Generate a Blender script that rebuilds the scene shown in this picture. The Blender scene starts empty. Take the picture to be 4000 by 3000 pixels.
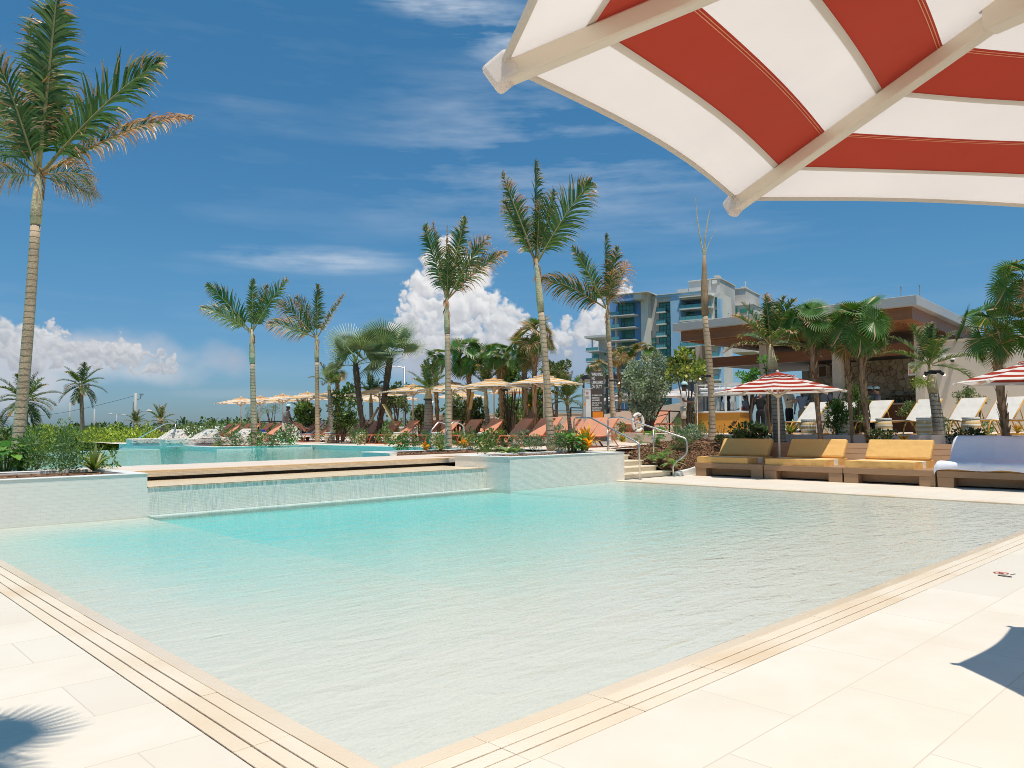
import bpy, math, random
from mathutils import Vector, Matrix, Euler, noise
PI = math.pi
R = math.radians
sc = bpy.context.scene
col = sc.collection
# ------------------------------------------------------------------ camera
FL, YAW, PIT, ROL, CH = 3018.34, .804567, .054655, -.0070817, 1.4
fw = Vector((math.cos(YAW)*math.cos(PIT), math.sin(YAW)*math.cos(PIT), math.sin(PIT)))
rt = Vector((math.sin(YAW), -math.cos(YAW), 0))
up = rt.cross(fw)
rt, up = rt*math.cos(ROL)+up*math.sin(ROL), up*math.cos(ROL)-rt*math.sin(ROL)
CAM = Vector((0, 0, CH))
cd = bpy.data.cameras.new("camera")
cam = bpy.data.objects.new("camera", cd)
col.objects.link(cam)
cd.sensor_width = 36
cd.lens = FL/4000*36
cd.clip_end = 6000
cd.clip_start = .05
m = Matrix((rt, up, -fw)).transposed().to_4x4()
m.translation = CAM
cam.matrix_world = m
sc.camera = cam
# survey helpers: turn a bearing and a pitch measured in the photograph into real-world places
def ray(x, y): return fw*FL+rt*(x-2000)+up*(1500-y)
def G(x, y, z=0):
    d = ray(x, y); return CAM+d*((z-CH)/d.z)
def dist(x, D, z=0):
    """point in bearing x at forward distance D, height z"""
    d = ray(x, 1660); f = Vector((math.cos(YAW), math.sin(YAW), 0))
    t = D/d.dot(f); return Vector((d.x*t, d.y*t, z))
def onA(x, A, z=0):
    d = ray(x, 1660); t = A/d.x; return Vector((A, d.y*t, z))
def onB(x, B, z=0):
    d = ray(x, 1660); t = B/d.y; return Vector((d.x*t, B, z))
def zat(x, y, P):
    d = ray(x, y); return CH+d.z*math.hypot(P.x, P.y)/math.hypot(d.x, d.y)
FWD = Vector((math.cos(YAW), math.sin(YAW), 0)); RGT = Vector((math.sin(YAW), -math.cos(YAW), 0))
ZU, ZT = .72, 1.08          # upper deck, terrace

# ------------------------------------------------------------------ materials
def newmat(name):
    mt = bpy.data.materials.new(name); mt.use_nodes = True
    nt = mt.node_tree; nt.nodes.clear()
    out = nt.nodes.new('ShaderNodeOutputMaterial')
    return mt, nt, nt.nodes, nt.links, out
def N(nt, t, **k):
    n = nt.nodes.new(t)
    for a, b in k.items():
        if a in n.inputs.keys(): n.inputs[a].default_value = b
        else: setattr(n, a, b)
    return n
def mixc(nt, fac, a, b, mode='MIX'):
    n = nt.nodes.new('ShaderNodeMix'); n.data_type = 'RGBA'; n.blend_type = mode
    for s, v in ((n.inputs[0], fac), (n.inputs[6], a), (n.inputs[7], b)):
        if hasattr(v, 'is_linked') or hasattr(v, 'links'): nt.links.new(v, s)
        else: s.default_value = v if not isinstance(v, tuple) else (v if len(v) == 4 else (*v, 1))
    return n.outputs[2]
def mth(nt, op, a, b=0.0, c=None, clamp=False):
    n = nt.nodes.new('ShaderNodeMath'); n.operation = op; n.use_clamp = clamp
    for i, v in enumerate((a, b, c)):
        if v is None: continue
        if hasattr(v, 'links'): nt.links.new(v, n.inputs[i])
        else: n.inputs[i].default_value = v
    return n.outputs[0]
def simple(name, c, rough=.6, c2=None, ns=3.0, amt=.5, bump=0, bs=20.0, metal=0, spec=.5, stretch=None, c3=None, ns3=.4):
    mt, nt, nn, L, out = newmat(name)
    b = N(nt, 'ShaderNodeBsdfPrincipled'); b.inputs['Roughness'].default_value = rough
    b.inputs['Metallic'].default_value = metal; b.inputs['Specular IOR Level'].default_value = spec
    tc = N(nt, 'ShaderNodeTexCoord'); vec = tc.outputs['Object']
    if stretch:
        mp = N(nt, 'ShaderNodeMapping'); mp.inputs['Scale'].default_value = stretch
        L.new(vec, mp.inputs[0]); vec = mp.outputs[0]
    if c2 is None: c2 = tuple(v*.82 for v in c)
    no = N(nt, 'ShaderNodeTexNoise', Scale=ns, Detail=5.0, Roughness=.6); L.new(vec, no.inputs['Vector'])
    rp = N(nt, 'ShaderNodeMapRange'); rp.inputs[1].default_value = .5-.3*amt; rp.inputs[2].default_value = .5+.3*amt
    L.new(no.outputs[0], rp.inputs[0])
    cc = mixc(nt, rp.outputs[0], c, c2)
    if c3:
        n3 = N(nt, 'ShaderNodeTexNoise', Scale=ns3, Detail=3.0); L.new(tc.outputs['Object'], n3.inputs['Vector'])
        r3 = N(nt, 'ShaderNodeMapRange'); r3.inputs[1].default_value = .45; r3.inputs[2].default_value = .68
        L.new(n3.outputs[0], r3.inputs[0]); cc = mixc(nt, r3.outputs[0], cc, c3)
    L.new(cc, b.inputs['Base Color'])
    if bump:
        nb = N(nt, 'ShaderNodeTexNoise', Scale=bs, Detail=4.0); L.new(vec, nb.inputs['Vector'])
        bp = N(nt, 'ShaderNodeBump', Strength=bump, Distance=.02); L.new(nb.outputs[0], bp.inputs['Height'])
        L.new(bp.outputs[0], b.inputs['Normal'])
    L.new(b.outputs[0], out.inputs[0])
    return mt
def tiles(name, c, mortar, sx, sy, off=.5, msize=.004, var=.06, rough=.5, bump=.3, vertical=False, stain=None, rot=0, pebble=0):
    mt, nt, nn, L, out = newmat(name)
    b = N(nt, 'ShaderNodeBsdfPrincipled', Roughness=rough)
    g = N(nt, 'ShaderNodeNewGeometry')
    vec = g.outputs['Position']
    if vertical:
        s = N(nt, 'ShaderNodeSeparateXYZ'); L.new(vec, s.inputs[0])
        cx = N(nt, 'ShaderNodeCombineXYZ'); L.new(mth(nt, 'ADD', s.outputs[0], s.outputs[1]), cx.inputs[0]); L.new(s.outputs[2], cx.inputs[1])
        vec = cx.outputs[0]
    mp = N(nt, 'ShaderNodeMapping'); mp.inputs['Rotation'].default_value = (0, 0, rot); L.new(vec, mp.inputs[0])
    br = N(nt, 'ShaderNodeTexBrick'); br.offset = off
    br.inputs['Scale'].default_value = 1; br.inputs['Brick Width'].default_value = sx; br.inputs['Row Height'].default_value = sy
    br.inputs['Mortar Size'].default_value = msize; br.inputs['Mortar Smooth'].default_value = .3; br.inputs['Bias'].default_value = 0
    br.inputs['Color1'].default_value = (*[v*(1+var) for v in c], 1); br.inputs['Color2'].default_value = (*[v*(1-var) for v in c], 1)
    br.inputs['Mortar'].default_value = (*mortar, 1)
    L.new(mp.outputs[0], br.inputs[0])
    no = N(nt, 'ShaderNodeTexNoise', Scale=1.3, Detail=6.0, Roughness=.65); L.new(g.outputs['Position'], no.inputs['Vector'])
    rp = N(nt, 'ShaderNodeMapRange'); rp.inputs[1].default_value = .35; rp.inputs[2].default_value = .75; L.new(no.outputs[0], rp.inputs[0])
    cc = mixc(nt, rp.outputs[0], br.outputs[0], stain or tuple(v*.9 for v in c), 'MIX') if stain is None else mixc(nt, mth(nt, 'MULTIPLY', rp.outputs[0], .8), br.outputs[0], stain)
    if stain is None: cc = mixc(nt, .25, br.outputs[0], cc)
    if pebble:
        n2 = N(nt, 'ShaderNodeTexNoise', Scale=180.0, Detail=2.0); L.new(g.outputs['Position'], n2.inputs['Vector'])
        cc = mixc(nt, pebble, cc, n2.outputs[0], 'SOFT_LIGHT')
    L.new(cc, b.inputs['Base Color'])
    nb = N(nt, 'ShaderNodeTexNoise', Scale=60.0, Detail=3.0); L.new(g.outputs['Position'], nb.inputs['Vector'])
    h = mth(nt, 'SUBTRACT', mth(nt, 'MULTIPLY', nb.outputs[0], .12), br.outputs['Fac'])
    bp = N(nt, 'ShaderNodeBump', Strength=bump, Distance=.006); L.new(h, bp.inputs['Height']); L.new(bp.outputs[0], b.inputs['Normal'])
    L.new(b.outputs[0], out.inputs[0])
    return mt
def leafmat(name, gloss=.45, trans=.35, tint=(1, 1, 1)):
    mt, nt, nn, L, out = newmat(name)
    at = N(nt, 'ShaderNodeVertexColor'); at.layer_name = 'col'
    g = N(nt, 'ShaderNodeNewGeometry')
    no = N(nt, 'ShaderNodeTexNoise', Scale=2.5, Detail=3.0); L.new(g.outputs['Position'], no.inputs['Vector'])
    cc = mixc(nt, 1.0, at.outputs[0], (*tint, 1), 'MULTIPLY')
    hs = N(nt, 'ShaderNodeHueSaturation'); L.new(cc, hs.inputs['Color'])
    L.new(mth(nt, 'MULTIPLY_ADD', no.outputs[0], 1.0, .85), hs.inputs['Value'])
    b = N(nt, 'ShaderNodeBsdfPrincipled', Roughness=gloss); b.inputs['Specular IOR Level'].default_value = .45
    L.new(hs.outputs[0], b.inputs['Base Color'])
    t = N(nt, 'ShaderNodeBsdfTranslucent')
    L.new(mixc(nt, 1.0, hs.outputs[0], (1.25, 1.3, .6, 1), 'MULTIPLY'), t.inputs[0])
    ms = N(nt, 'ShaderNodeMixShader'); ms.inputs[0].default_value = trans
    L.new(b.outputs[0], ms.inputs[1]); L.new(t.outputs[0], ms.inputs[2]); L.new(ms.outputs[0], out.inputs[0])
    return mt
def fabric(name, c, trans=.3, weave=600., c2=None, rough=.85):
    mt, nt, nn, L, out = newmat(name)
    b = N(nt, 'ShaderNodeBsdfPrincipled', Roughness=rough); b.inputs['Specular IOR Level'].default_value = .2
    tc = N(nt, 'ShaderNodeTexCoord')
    no = N(nt, 'ShaderNodeTexNoise', Scale=3.0, Detail=4.0); L.new(tc.outputs['Object'], no.inputs['Vector'])
    cc = mixc(nt, no.outputs[0], tuple(v*1.06 for v in c), c2 or tuple(v*.88 for v in c))
    L.new(cc, b.inputs['Base Color'])
    nb = N(nt, 'ShaderNodeTexNoise', Scale=3.5, Detail=2.0, Roughness=.4); L.new(tc.outputs['Object'], nb.inputs['Vector'])
    bp = N(nt, 'ShaderNodeBump', Strength=.6, Distance=.07); L.new(nb.outputs[0], bp.inputs['Height']); L.new(bp.outputs[0], b.inputs['Normal'])
    if trans:
        t = N(nt, 'ShaderNodeBsdfTranslucent'); L.new(cc, t.inputs[0])
        ms = N(nt, 'ShaderNodeMixShader'); ms.inputs[0].default_value = trans
        L.new(b.outputs[0], ms.inputs[1]); L.new(t.outputs[0], ms.inputs[2]); L.new(ms.outputs[0], out.inputs[0])
    else: L.new(b.outputs[0], out.inputs[0])
    return mt

M = {}
M['deck'] = tiles('limestone_paving', (.76, .675, .56), (.60, .50, .39), 1.2, .6, off=.5, msize=.004, var=.05, rough=.55, bump=.15, stain=(.70, .59, .455))
M['deck_up'] = tiles('upper_paving', (.74, .62, .50), (.6, .5, .4), .6, .6, off=.5, msize=.004, var=.04, rough=.6, bump=.2)
M['coping'] = simple('coping_stone', (.78, .63, .45), .45, (.82, .71, .57), 2.2, .8, .25, 90, c3=(.72, .54, .35), ns3=1.1)
M['copwet'] = simple('wet_coping_stone', (.74, .57, .39), .15, (.78, .64, .47), 1.8, .8, .1, 60)
M['walk'] = simple('walkway_stone', (.74, .58, .45), .5, (.80, .67, .55), 1.5, .7, .2, 60)
M['walkedge'] = simple('stained_edge_stone', (.60, .40, .20), .45, (.70, .53, .36), 5, .9, .2, 60)
M['mosaic'] = tiles('white_mosaic', (.80, .745, .655), (.64, .62, .56), .10, .026, off=.5, msize=.0022, var=.07, rough=.3, bump=.5, vertical=True)
M['basket'] = tiles('white_basketweave_tile', (.80, .745, .655), (.74, .70, .62), .16, .055, off=.5, msize=.003, var=.02, rough=.35, bump=.35, vertical=True)
M['white'] = simple('white_plaster', (.80, .78, .73), .6, None, 2, .5, .1, 40)
M['cream'] = simple('cream_wall', (.70, .60, .48), .8, (.66, .56, .44), .6, .6, .1, 60)
M['step'] = simple('step_stone', (.74, .62, .44), .5, (.80, .70, .54), 3, .7, .2, 60)
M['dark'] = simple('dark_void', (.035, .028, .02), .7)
M['mulch'] = simple('wood_chip_mulch', (.10, .045, .02), .95, (.24, .12, .055), 60, 1.4, .9, 70)
M['chip'] = simple('wood_chip', (.22, .10, .045), .9, (.34, .19, .10), 9, 1.2)
M['steel'] = simple('brushed_steel', (.70, .66, .60), .32, None, 8, .3, metal=1)
M['blackmetal'] = simple('black_metal', (.02, .019, .018), .45)
M['greypole'] = simple('galvanised_pole', (.42, .43, .43), .45, metal=.4)
M['orangeframe'] = simple('burnt_orange_powdercoat', (.52, .12, .035), .4)
M['coral'] = fabric('coral_sling', (.72, .33, .20), .12, rough=.7)
M['whitesling'] = fabric('white_sling', (.84, .80, .74), .25, rough=.7)
M['yellowframe'] = simple('golden_powdercoat', (.68, .34, .05), .4)
M['polecream'] = simple('cream_pole', (.66, .54, .45), .35)
M['poleivory'] = simple('ivory_aluminium', (.66, .58, .47), .35, (.62, .54, .43), 2, .4)
M['cred'] = fabric('brick_red_canvas', (.40, .048, .026), .28)
M['cwhite'] = fabric('off_white_canvas', (.88, .80, .74), .38)
M['cyellow'] = fabric('golden_canvas', (.90, .54, .16), .5)
M['ccream'] = fabric('cream_canvas', (.95, .91, .83), .5)
M['cgrey'] = fabric('grey_canvas', (.45, .44, .46), .2)
M['seam'] = fabric('seam_binding', (.66, .60, .52), .15)
M['gold'] = fabric('mustard_cushion', (.76, .45, .155), 0, c2=(.68, .39, .13))
M['creamband'] = fabric('cream_band', (.84, .75, .60), 0)
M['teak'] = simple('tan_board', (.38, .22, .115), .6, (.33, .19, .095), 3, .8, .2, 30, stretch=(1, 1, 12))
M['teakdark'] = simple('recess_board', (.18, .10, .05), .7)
M['towel'] = fabric('white_towel', (.84, .84, .90), .05)
M['rattan'] = simple('woven_rattan', (.66, .38, .12), .6, (.78, .58, .32), 40, 1.5, .08, 60)
M['woodceil'] = simple('stained_wood', (.30, .125, .045), .5, (.20, .075, .028), 2, 1, .2, 12, stretch=(6, .4, 6))
M['fascia'] = simple('aluminium_fascia', (.44, .43, .41), .45, (.40, .39, .37), .5, .5)
M['column'] = simple('plaster_column', (.66, .57, .46), .8)
M['sgn'] = simple('brown_sign_panel', (.085, .062, .045), .35)
M['orange'] = simple('orange_panel', (.90, .26, .01), .4)
M['lettering'] = simple('white_lettering', (.82, .80, .76), .5)
M['black'] = simple('black_paint', (.03, .03, .03), .5)
M['redink'] = simple('red_paint', (.5, .06, .03), .5)
M['conc'] = simple('concrete', (.50, .48, .44), .8, None, 2, .8, .2, 30)
M['skin1'] = simple('dark_skin', (.13, .058, .030), .5)
M['skin2'] = simple('light_skin', (.55, .27, .16), .5)
M['whitecloth'] = fabric('white_shirt_cloth', (.80, .76, .69), .05)
M['khaki'] = fabric('khaki_cloth', (.62, .52, .38), 0)
M['mint'] = simple('mint_cap_cloth', (.52, .72, .68), .8)
M['blackcloth'] = fabric('black_cloth', (.018, .018, .02), 0)
M['greycloth'] = fabric('grey_cloth', (.22, .21, .21), 0)
M['bluecloth'] = fabric('pale_blue_cloth', (.42, .46, .52), 0)
M['yellowcloth'] = fabric('mustard_cloth', (.55, .33, .05), 0)
M['tealcloth'] = fabric('teal_cloth', (.02, .22, .20), 0)
M['hairdark'] = simple('dark_hair', (.02, .014, .01), .6)
M['hairfair'] = simple('fair_hair', (.42, .25, .10), .6)
M['glassg'] = simple('green_window_glass', (.03, .20, .15), .15, (.07, .36, .27), .25, 1.2, spec=.8)
M['glassb'] = simple('balcony_glass', (.10, .32, .32), .15, (.13, .38, .38), .3, 1, spec=.8)
M['hcream'] = simple('hotel_cream_render', (.86, .79, .68), .85, None, .15, .6)
M['hgrey'] = simple('hotel_grey_render', (.62, .58, .53), .85, None, .15, .6)
M['hblue'] = simple('hotel_blue_render', (.20, .40, .70), .85, None, .1, .5)
M['hlblue'] = simple('hotel_light_blue_render', (.40, .64, .84), .85, None, .1, .5)
M['hslab'] = simple('hotel_white_slab', (.80, .77, .70), .8)
M['mullion'] = simple('window_mullion', (.10, .13, .12), .5)
M['cartwood'] = simple('honey_wood', (.66, .30, .04), .4, (.56, .24, .03), 3, 1, .15, 20, stretch=(8, 8, .5))
M['leaf'] = leafmat('foliage'); M['leafdull'] = leafmat('foliage_dull', .6, .25)
M['frond'] = leafmat('palm_frond', .4, .3)
M['bulb'] = None

def trunkmat(name, c, c2, ring, rs=.35, cdark=None):
    mt, nt, nn, L, out = newmat(name)
    b = N(nt, 'ShaderNodeBsdfPrincipled', Roughness=.85); b.inputs['Specular IOR Level'].default_value = .2
    tc = N(nt, 'ShaderNodeTexCoord'); s = N(nt, 'ShaderNodeSeparateXYZ'); L.new(tc.outputs['Object'], s.inputs[0])
    no = N(nt, 'ShaderNodeTexNoise', Scale=3.0, Detail=6.0, Roughness=.7); L.new(tc.outputs['Object'], no.inputs['Vector'])
    z = mth(nt, 'ADD', mth(nt, 'MULTIPLY', s.outputs[2], ring), mth(nt, 'MULTIPLY', no.outputs[0], .9))
    fr = mth(nt, 'FRACT', z); rg = mth(nt, 'SMOOTH_MIN', fr, .22, .1)
    ringv = N(nt, 'ShaderNodeMapRange'); ringv.inputs[1].default_value = 0; ringv.inputs[2].default_value = .2; L.new(rg, ringv.inputs[0])
    n2 = N(nt, 'ShaderNodeTexNoise', Scale=1.4, Detail=4.0); L.new(tc.outputs['Object'], n2.inputs['Vector'])
    r2 = N(nt, 'ShaderNodeMapRange'); r2.inputs[1].default_value = .38; r2.inputs[2].default_value = .66; L.new(n2.outputs[0], r2.inputs[0])
    cc = mixc(nt, r2.outputs[0], c, c2)
    cc = mixc(nt, ringv.outputs[0], cdark or tuple(v*.6 for v in c), cc)
    n3 = N(nt, 'ShaderNodeTexNoise', Scale=22.0, Detail=3.0); L.new(tc.outputs['Object'], n3.inputs['Vector'])
    cc = mixc(nt, .6, cc, n3.outputs[0], 'SOFT_LIGHT')
    L.new(cc, b.inputs['Base Color'])
    bp = N(nt, 'ShaderNodeBump', Strength=.6, Distance=.02); L.new(mth(nt, 'ADD', ringv.outputs[0], n3.outputs[0]), bp.inputs['Height']); L.new(bp.outputs[0], b.inputs['Normal'])
    L.new(b.outputs[0], out.inputs[0]); return mt
M['trunk'] = trunkmat('ringed_palm_trunk', (.56, .41, .27), (.40, .29, .19), 8)
M['trunkgrey'] = trunkmat('grey_ringed_trunk', (.36, .31, .24), (.22, .20, .16), 9, cdark=(.06, .055, .05))
M['crownshaft'] = trunkmat('crownshaft', (.60, .48, .30), (.40, .38, .22), .7)
M['boots'] = simple('fibrous_palm_trunk', (.26, .15, .08), .95, (.46, .31, .18), 14, 1.2, .8, 25, stretch=(1, 1, .4))
M['bark'] = simple('bark', (.12, .08, .055), .95, None, 6, 1, .5, 20)

def watermat():
    mt, nt, nn, L, out = newmat('pool_water')
    g = N(nt, 'ShaderNodeNewGeometry')
    mp = N(nt, 'ShaderNodeMapping'); mp.inputs['Rotation'].default_value = (0, 0, PI/2-YAW); mp.inputs['Scale'].default_value = (1.6, 5.0, 1)
    L.new(g.outputs['Position'], mp.inputs[0])
    n1 = N(nt, 'ShaderNodeTexNoise', Scale=1.0, Detail=3.0, Roughness=.5, Distortion=.6); L.new(mp.outputs[0], n1.inputs['Vector'])
    mp2 = N(nt, 'ShaderNodeMapping'); mp2.inputs['Rotation'].default_value = (0, 0, PI/2-YAW+.5); mp2.inputs['Scale'].default_value = (7, 15, 1)
    L.new(g.outputs['Position'], mp2.inputs[0])
    n2 = N(nt, 'ShaderNodeTexNoise', Scale=1.0, Detail=2.0, Roughness=.5, Distortion=.4); L.new(mp2.outputs[0], n2.inputs['Vector'])
    h = mth(nt, 'ADD', mth(nt, 'MULTIPLY', n1.outputs[0], 1.0), mth(nt, 'MULTIPLY', n2.outputs[0], .35))
    bp = N(nt, 'ShaderNodeBump', Strength=.55, Distance=.05); L.new(h, bp.inputs['Height'])
    fr = N(nt, 'ShaderNodeFresnel', IOR=1.33); L.new(bp.outputs[0], fr.inputs['Normal'])
    gl = N(nt, 'ShaderNodeBsdfGlossy', Roughness=.03); L.new(bp.outputs[0], gl.inputs['Normal'])
    tr = N(nt, 'ShaderNodeBsdfTransparent'); tr.inputs[0].default_value = (.97, .99, .985, 1)
    ms = N(nt, 'ShaderNodeMixShader'); L.new(mth(nt, 'MULTIPLY', fr.outputs[0], .72), ms.inputs[0])
    L.new(tr.outputs[0], ms.inputs[1]); L.new(gl.outputs[0], ms.inputs[2]); L.new(ms.outputs[0], out.inputs[0])
    return mt
M['water'] = watermat()
def floormat():
    mt, nt, nn, L, out = newmat('water_tinted_plaster')
    g = N(nt, 'ShaderNodeNewGeometry'); s = N(nt, 'ShaderNodeSeparateXYZ'); L.new(g.outputs['Position'], s.inputs[0])
    def rng(v, a, b_, c=0., d=1.):
        n = N(nt, 'ShaderNodeMapRange'); n.interpolation_type = 'SMOOTHSTEP'; L.new(v, n.inputs[0])
        for i, q in enumerate((a, b_, c, d)): n.inputs[i+1].default_value = q
        return n.outputs[0]
    X, Y = s.outputs[0], s.outputs[1]
    mp = N(nt, 'ShaderNodeMapping'); mp.inputs['Rotation'].default_value = (0, 0, PI/2-YAW); mp.inputs['Scale'].default_value = (1.7, 6, 1); L.new(g.outputs['Position'], mp.inputs[0])
    n1 = N(nt, 'ShaderNodeTexNoise', Scale=1.0, Detail=6.0, Roughness=.68, Distortion=.9); L.new(mp.outputs[0], n1.inputs['Vector'])
    # water's light absorption painted turquoise toward the cascade; pale sand-white on the beach entry
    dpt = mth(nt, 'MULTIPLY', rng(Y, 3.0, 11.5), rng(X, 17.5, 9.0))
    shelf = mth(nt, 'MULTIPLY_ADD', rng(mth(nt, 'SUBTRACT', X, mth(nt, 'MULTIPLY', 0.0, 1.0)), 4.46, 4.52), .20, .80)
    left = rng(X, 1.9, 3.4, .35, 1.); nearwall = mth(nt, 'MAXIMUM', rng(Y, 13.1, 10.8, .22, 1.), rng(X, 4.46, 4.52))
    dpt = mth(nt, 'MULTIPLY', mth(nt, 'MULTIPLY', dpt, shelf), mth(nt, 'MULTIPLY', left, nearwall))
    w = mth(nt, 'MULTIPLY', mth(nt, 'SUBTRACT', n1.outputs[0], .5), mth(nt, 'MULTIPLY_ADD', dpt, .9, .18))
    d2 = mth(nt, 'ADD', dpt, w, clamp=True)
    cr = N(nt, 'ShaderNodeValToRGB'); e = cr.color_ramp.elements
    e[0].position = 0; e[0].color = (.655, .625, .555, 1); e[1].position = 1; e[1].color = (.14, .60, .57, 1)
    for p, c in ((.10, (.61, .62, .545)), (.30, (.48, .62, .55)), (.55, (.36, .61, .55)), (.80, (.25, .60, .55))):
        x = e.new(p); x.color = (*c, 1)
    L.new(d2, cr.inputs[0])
    n3 = N(nt, 'ShaderNodeTexNoise', Scale=60.0, Detail=3.0); L.new(g.outputs['Position'], n3.inputs['Vector'])
    cc = mixc(nt, .30, cr.outputs[0], n3.outputs[0], 'SOFT_LIGHT')
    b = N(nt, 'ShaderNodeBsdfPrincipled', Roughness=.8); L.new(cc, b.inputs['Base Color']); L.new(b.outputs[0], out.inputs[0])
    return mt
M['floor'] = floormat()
def fallmat():
    mt, nt, nn, L, out = newmat('falling_water')
    g = N(nt, 'ShaderNodeNewGeometry')
    mp = N(nt, 'ShaderNodeMapping'); mp.inputs['Scale'].default_value = (44, 44, 1.6); L.new(g.outputs['Position'], mp.inputs[0])
    n1 = N(nt, 'ShaderNodeTexNoise', Scale=1.0, Detail=3.0, Roughness=.6); L.new(mp.outputs[0], n1.inputs['Vector'])
    mp2 = N(nt, 'ShaderNodeMapping'); mp2.inputs['Scale'].default_value = (2.2, 2.2, .2); L.new(g.outputs['Position'], mp2.inputs[0])
    n0 = N(nt, 'ShaderNodeTexNoise', Scale=1.0, Detail=2.0); L.new(mp2.outputs[0], n0.inputs['Vector'])
    bp = N(nt, 'ShaderNodeBump', Strength=1.0, Distance=.03); L.new(n1.outputs[0], bp.inputs['Height'])
    p = N(nt, 'ShaderNodeBsdfPrincipled', Roughness=.4); p.inputs['Base Color'].default_value = (.88, .87, .83, 1); L.new(bp.outputs[0], p.inputs['Normal'])
    tr = N(nt, 'ShaderNodeBsdfTransparent'); tr.inputs[0].default_value = (.98, .98, .96, 1)
    r = N(nt, 'ShaderNodeMapRange'); r.inputs[1].default_value = .46; r.inputs[2].default_value = .60; L.new(n1.outputs[0], r.inputs[0])
    r0 = N(nt, 'ShaderNodeMapRange'); r0.inputs[1].default_value = .35; r0.inputs[2].default_value = .55; L.new(n0.outputs[0], r0.inputs[0])
    ms = N(nt, 'ShaderNodeMixShader'); L.new(mth(nt, 'MULTIPLY', mth(nt, 'MULTIPLY', r.outputs[0], r0.outputs[0]), .5), ms.inputs[0])
    L.new(tr.outputs[0], ms.inputs[1]); L.new(p.outputs[0], ms.inputs[2]); L.new(ms.outputs[0], out.inputs[0])
    return mt
M['fall'] = fallmat()
def foammat():
    mt, nt, nn, L, out = newmat('foam')
    tc = N(nt, 'ShaderNodeTexCoord'); g = N(nt, 'ShaderNodeNewGeometry')
    n1 = N(nt, 'ShaderNodeTexNoise', Scale=5.0, Detail=6.0, Roughness=.7); L.new(g.outputs['Position'], n1.inputs['Vector'])
    s = N(nt, 'ShaderNodeSeparateXYZ'); L.new(g.outputs['Position'], s.inputs[0])
    e = N(nt, 'ShaderNodeMapRange'); e.inputs[1].default_value = 12.35; e.inputs[2].default_value = 13.15; L.new(s.outputs[1], e.inputs[0])
    a = mth(nt, 'MULTIPLY', mth(nt, 'ADD', mth(nt, 'SUBTRACT', n1.outputs[0], .95), e.outputs[0]), 2.2, clamp=True)
    p = N(nt, 'ShaderNodeBsdfPrincipled', Roughness=.6); p.inputs['Base Color'].default_value = (.80, .85, .82, 1)
    tr = N(nt, 'ShaderNodeBsdfTransparent'); ms = N(nt, 'ShaderNodeMixShader'); L.new(mth(nt, 'MULTIPLY', a, .5), ms.inputs[0])
    L.new(tr.outputs[0], ms.inputs[1]); L.new(p.outputs[0], ms.inputs[2]); L.new(ms.outputs[0], out.inputs[0]); return mt
M['foam'] = foammat()
def stonemat():
    mt, nt, nn, L, out = newmat('rubble_stone_wall')
    g = N(nt, 'ShaderNodeNewGeometry'); b = N(nt, 'ShaderNodeBsdfPrincipled', Roughness=.9)
    v = N(nt, 'ShaderNodeTexVoronoi', Scale=4.2); L.new(g.outputs['Position'], v.inputs['Vector'])
    ve = N(nt, 'ShaderNodeTexVoronoi', Scale=4.2); ve.feature = 'DISTANCE_TO_EDGE'; L.new(g.outputs['Position'], ve.inputs['Vector'])
    hs = N(nt, 'ShaderNodeSeparateColor'); L.new(v.outputs['Color'], hs.inputs[0])
    c = mixc(nt, hs.outputs[0], (.46, .35, .22), (.62, .52, .38))
    r = N(nt, 'ShaderNodeMapRange'); r.inputs[1].default_value = 0; r.inputs[2].default_value = .045; L.new(ve.outputs[0], r.inputs[0])
    c = mixc(nt, r.outputs[0], (.16, .11, .07), c); L.new(c, b.inputs['Base Color'])
    bp = N(nt, 'ShaderNodeBump', Strength=.8, Distance=.05); L.new(r.outputs[0], bp.inputs['Height']); L.new(bp.outputs[0], b.inputs['Normal'])
    L.new(b.outputs[0], out.inputs[0]); return mt
M['stone'] = stonemat()
def printmat():
    mt, nt, nn, L, out = newmat('botanical_print_fabric')
    g = N(nt, 'ShaderNodeTexCoord'); b = N(nt, 'ShaderNodeBsdfPrincipled', Roughness=.9)
    mp = N(nt, 'ShaderNodeMapping'); mp.inputs['Scale'].default_value = (2.2, 6, 5); mp.inputs['Rotation'].default_value = (.5, .4, .6); L.new(g.outputs['Object'], mp.inputs[0])
    n = N(nt, 'ShaderNodeTexNoise', Scale=1.2, Detail=2.0, Distortion=1.5); L.new(mp.outputs[0], n.inputs['Vector'])
    cr = N(nt, 'ShaderNodeValToRGB'); cr.color_ramp.interpolation = 'CONSTANT'; e = cr.color_ramp.elements
    e[0].position = 0; e[0].color = (.72, .62, .5, 1); e[1].position = .40; e[1].color = (.16, .22, .24, 1)
    for p, c in ((.45, (.78, .72, .62)), (.53, (.5, .25, .15)), (.56, (.8, .74, .66)), (.62, (.35, .42, .42)), (.66, (.76, .68, .58))):
        x = e.new(p); x.color = (*c, 1)
    L.new(n.outputs[0], cr.inputs[0]); L.new(cr.outputs[0], b.inputs['Base Color']); L.new(b.outputs[0], out.inputs[0]); return mt
M['print'] = printmat()
def bulbmat():
    mt, nt, nn, L, out = newmat('warm_bulb'); e = N(nt, 'ShaderNodeEmission', Strength=3.0); e.inputs[0].default_value = (1, .75, .45, 1)
    L.new(e.outputs[0], out.inputs[0]); return mt
M['bulb'] = bulbmat()
for k, v in M.items(): v.name = v.name

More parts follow.
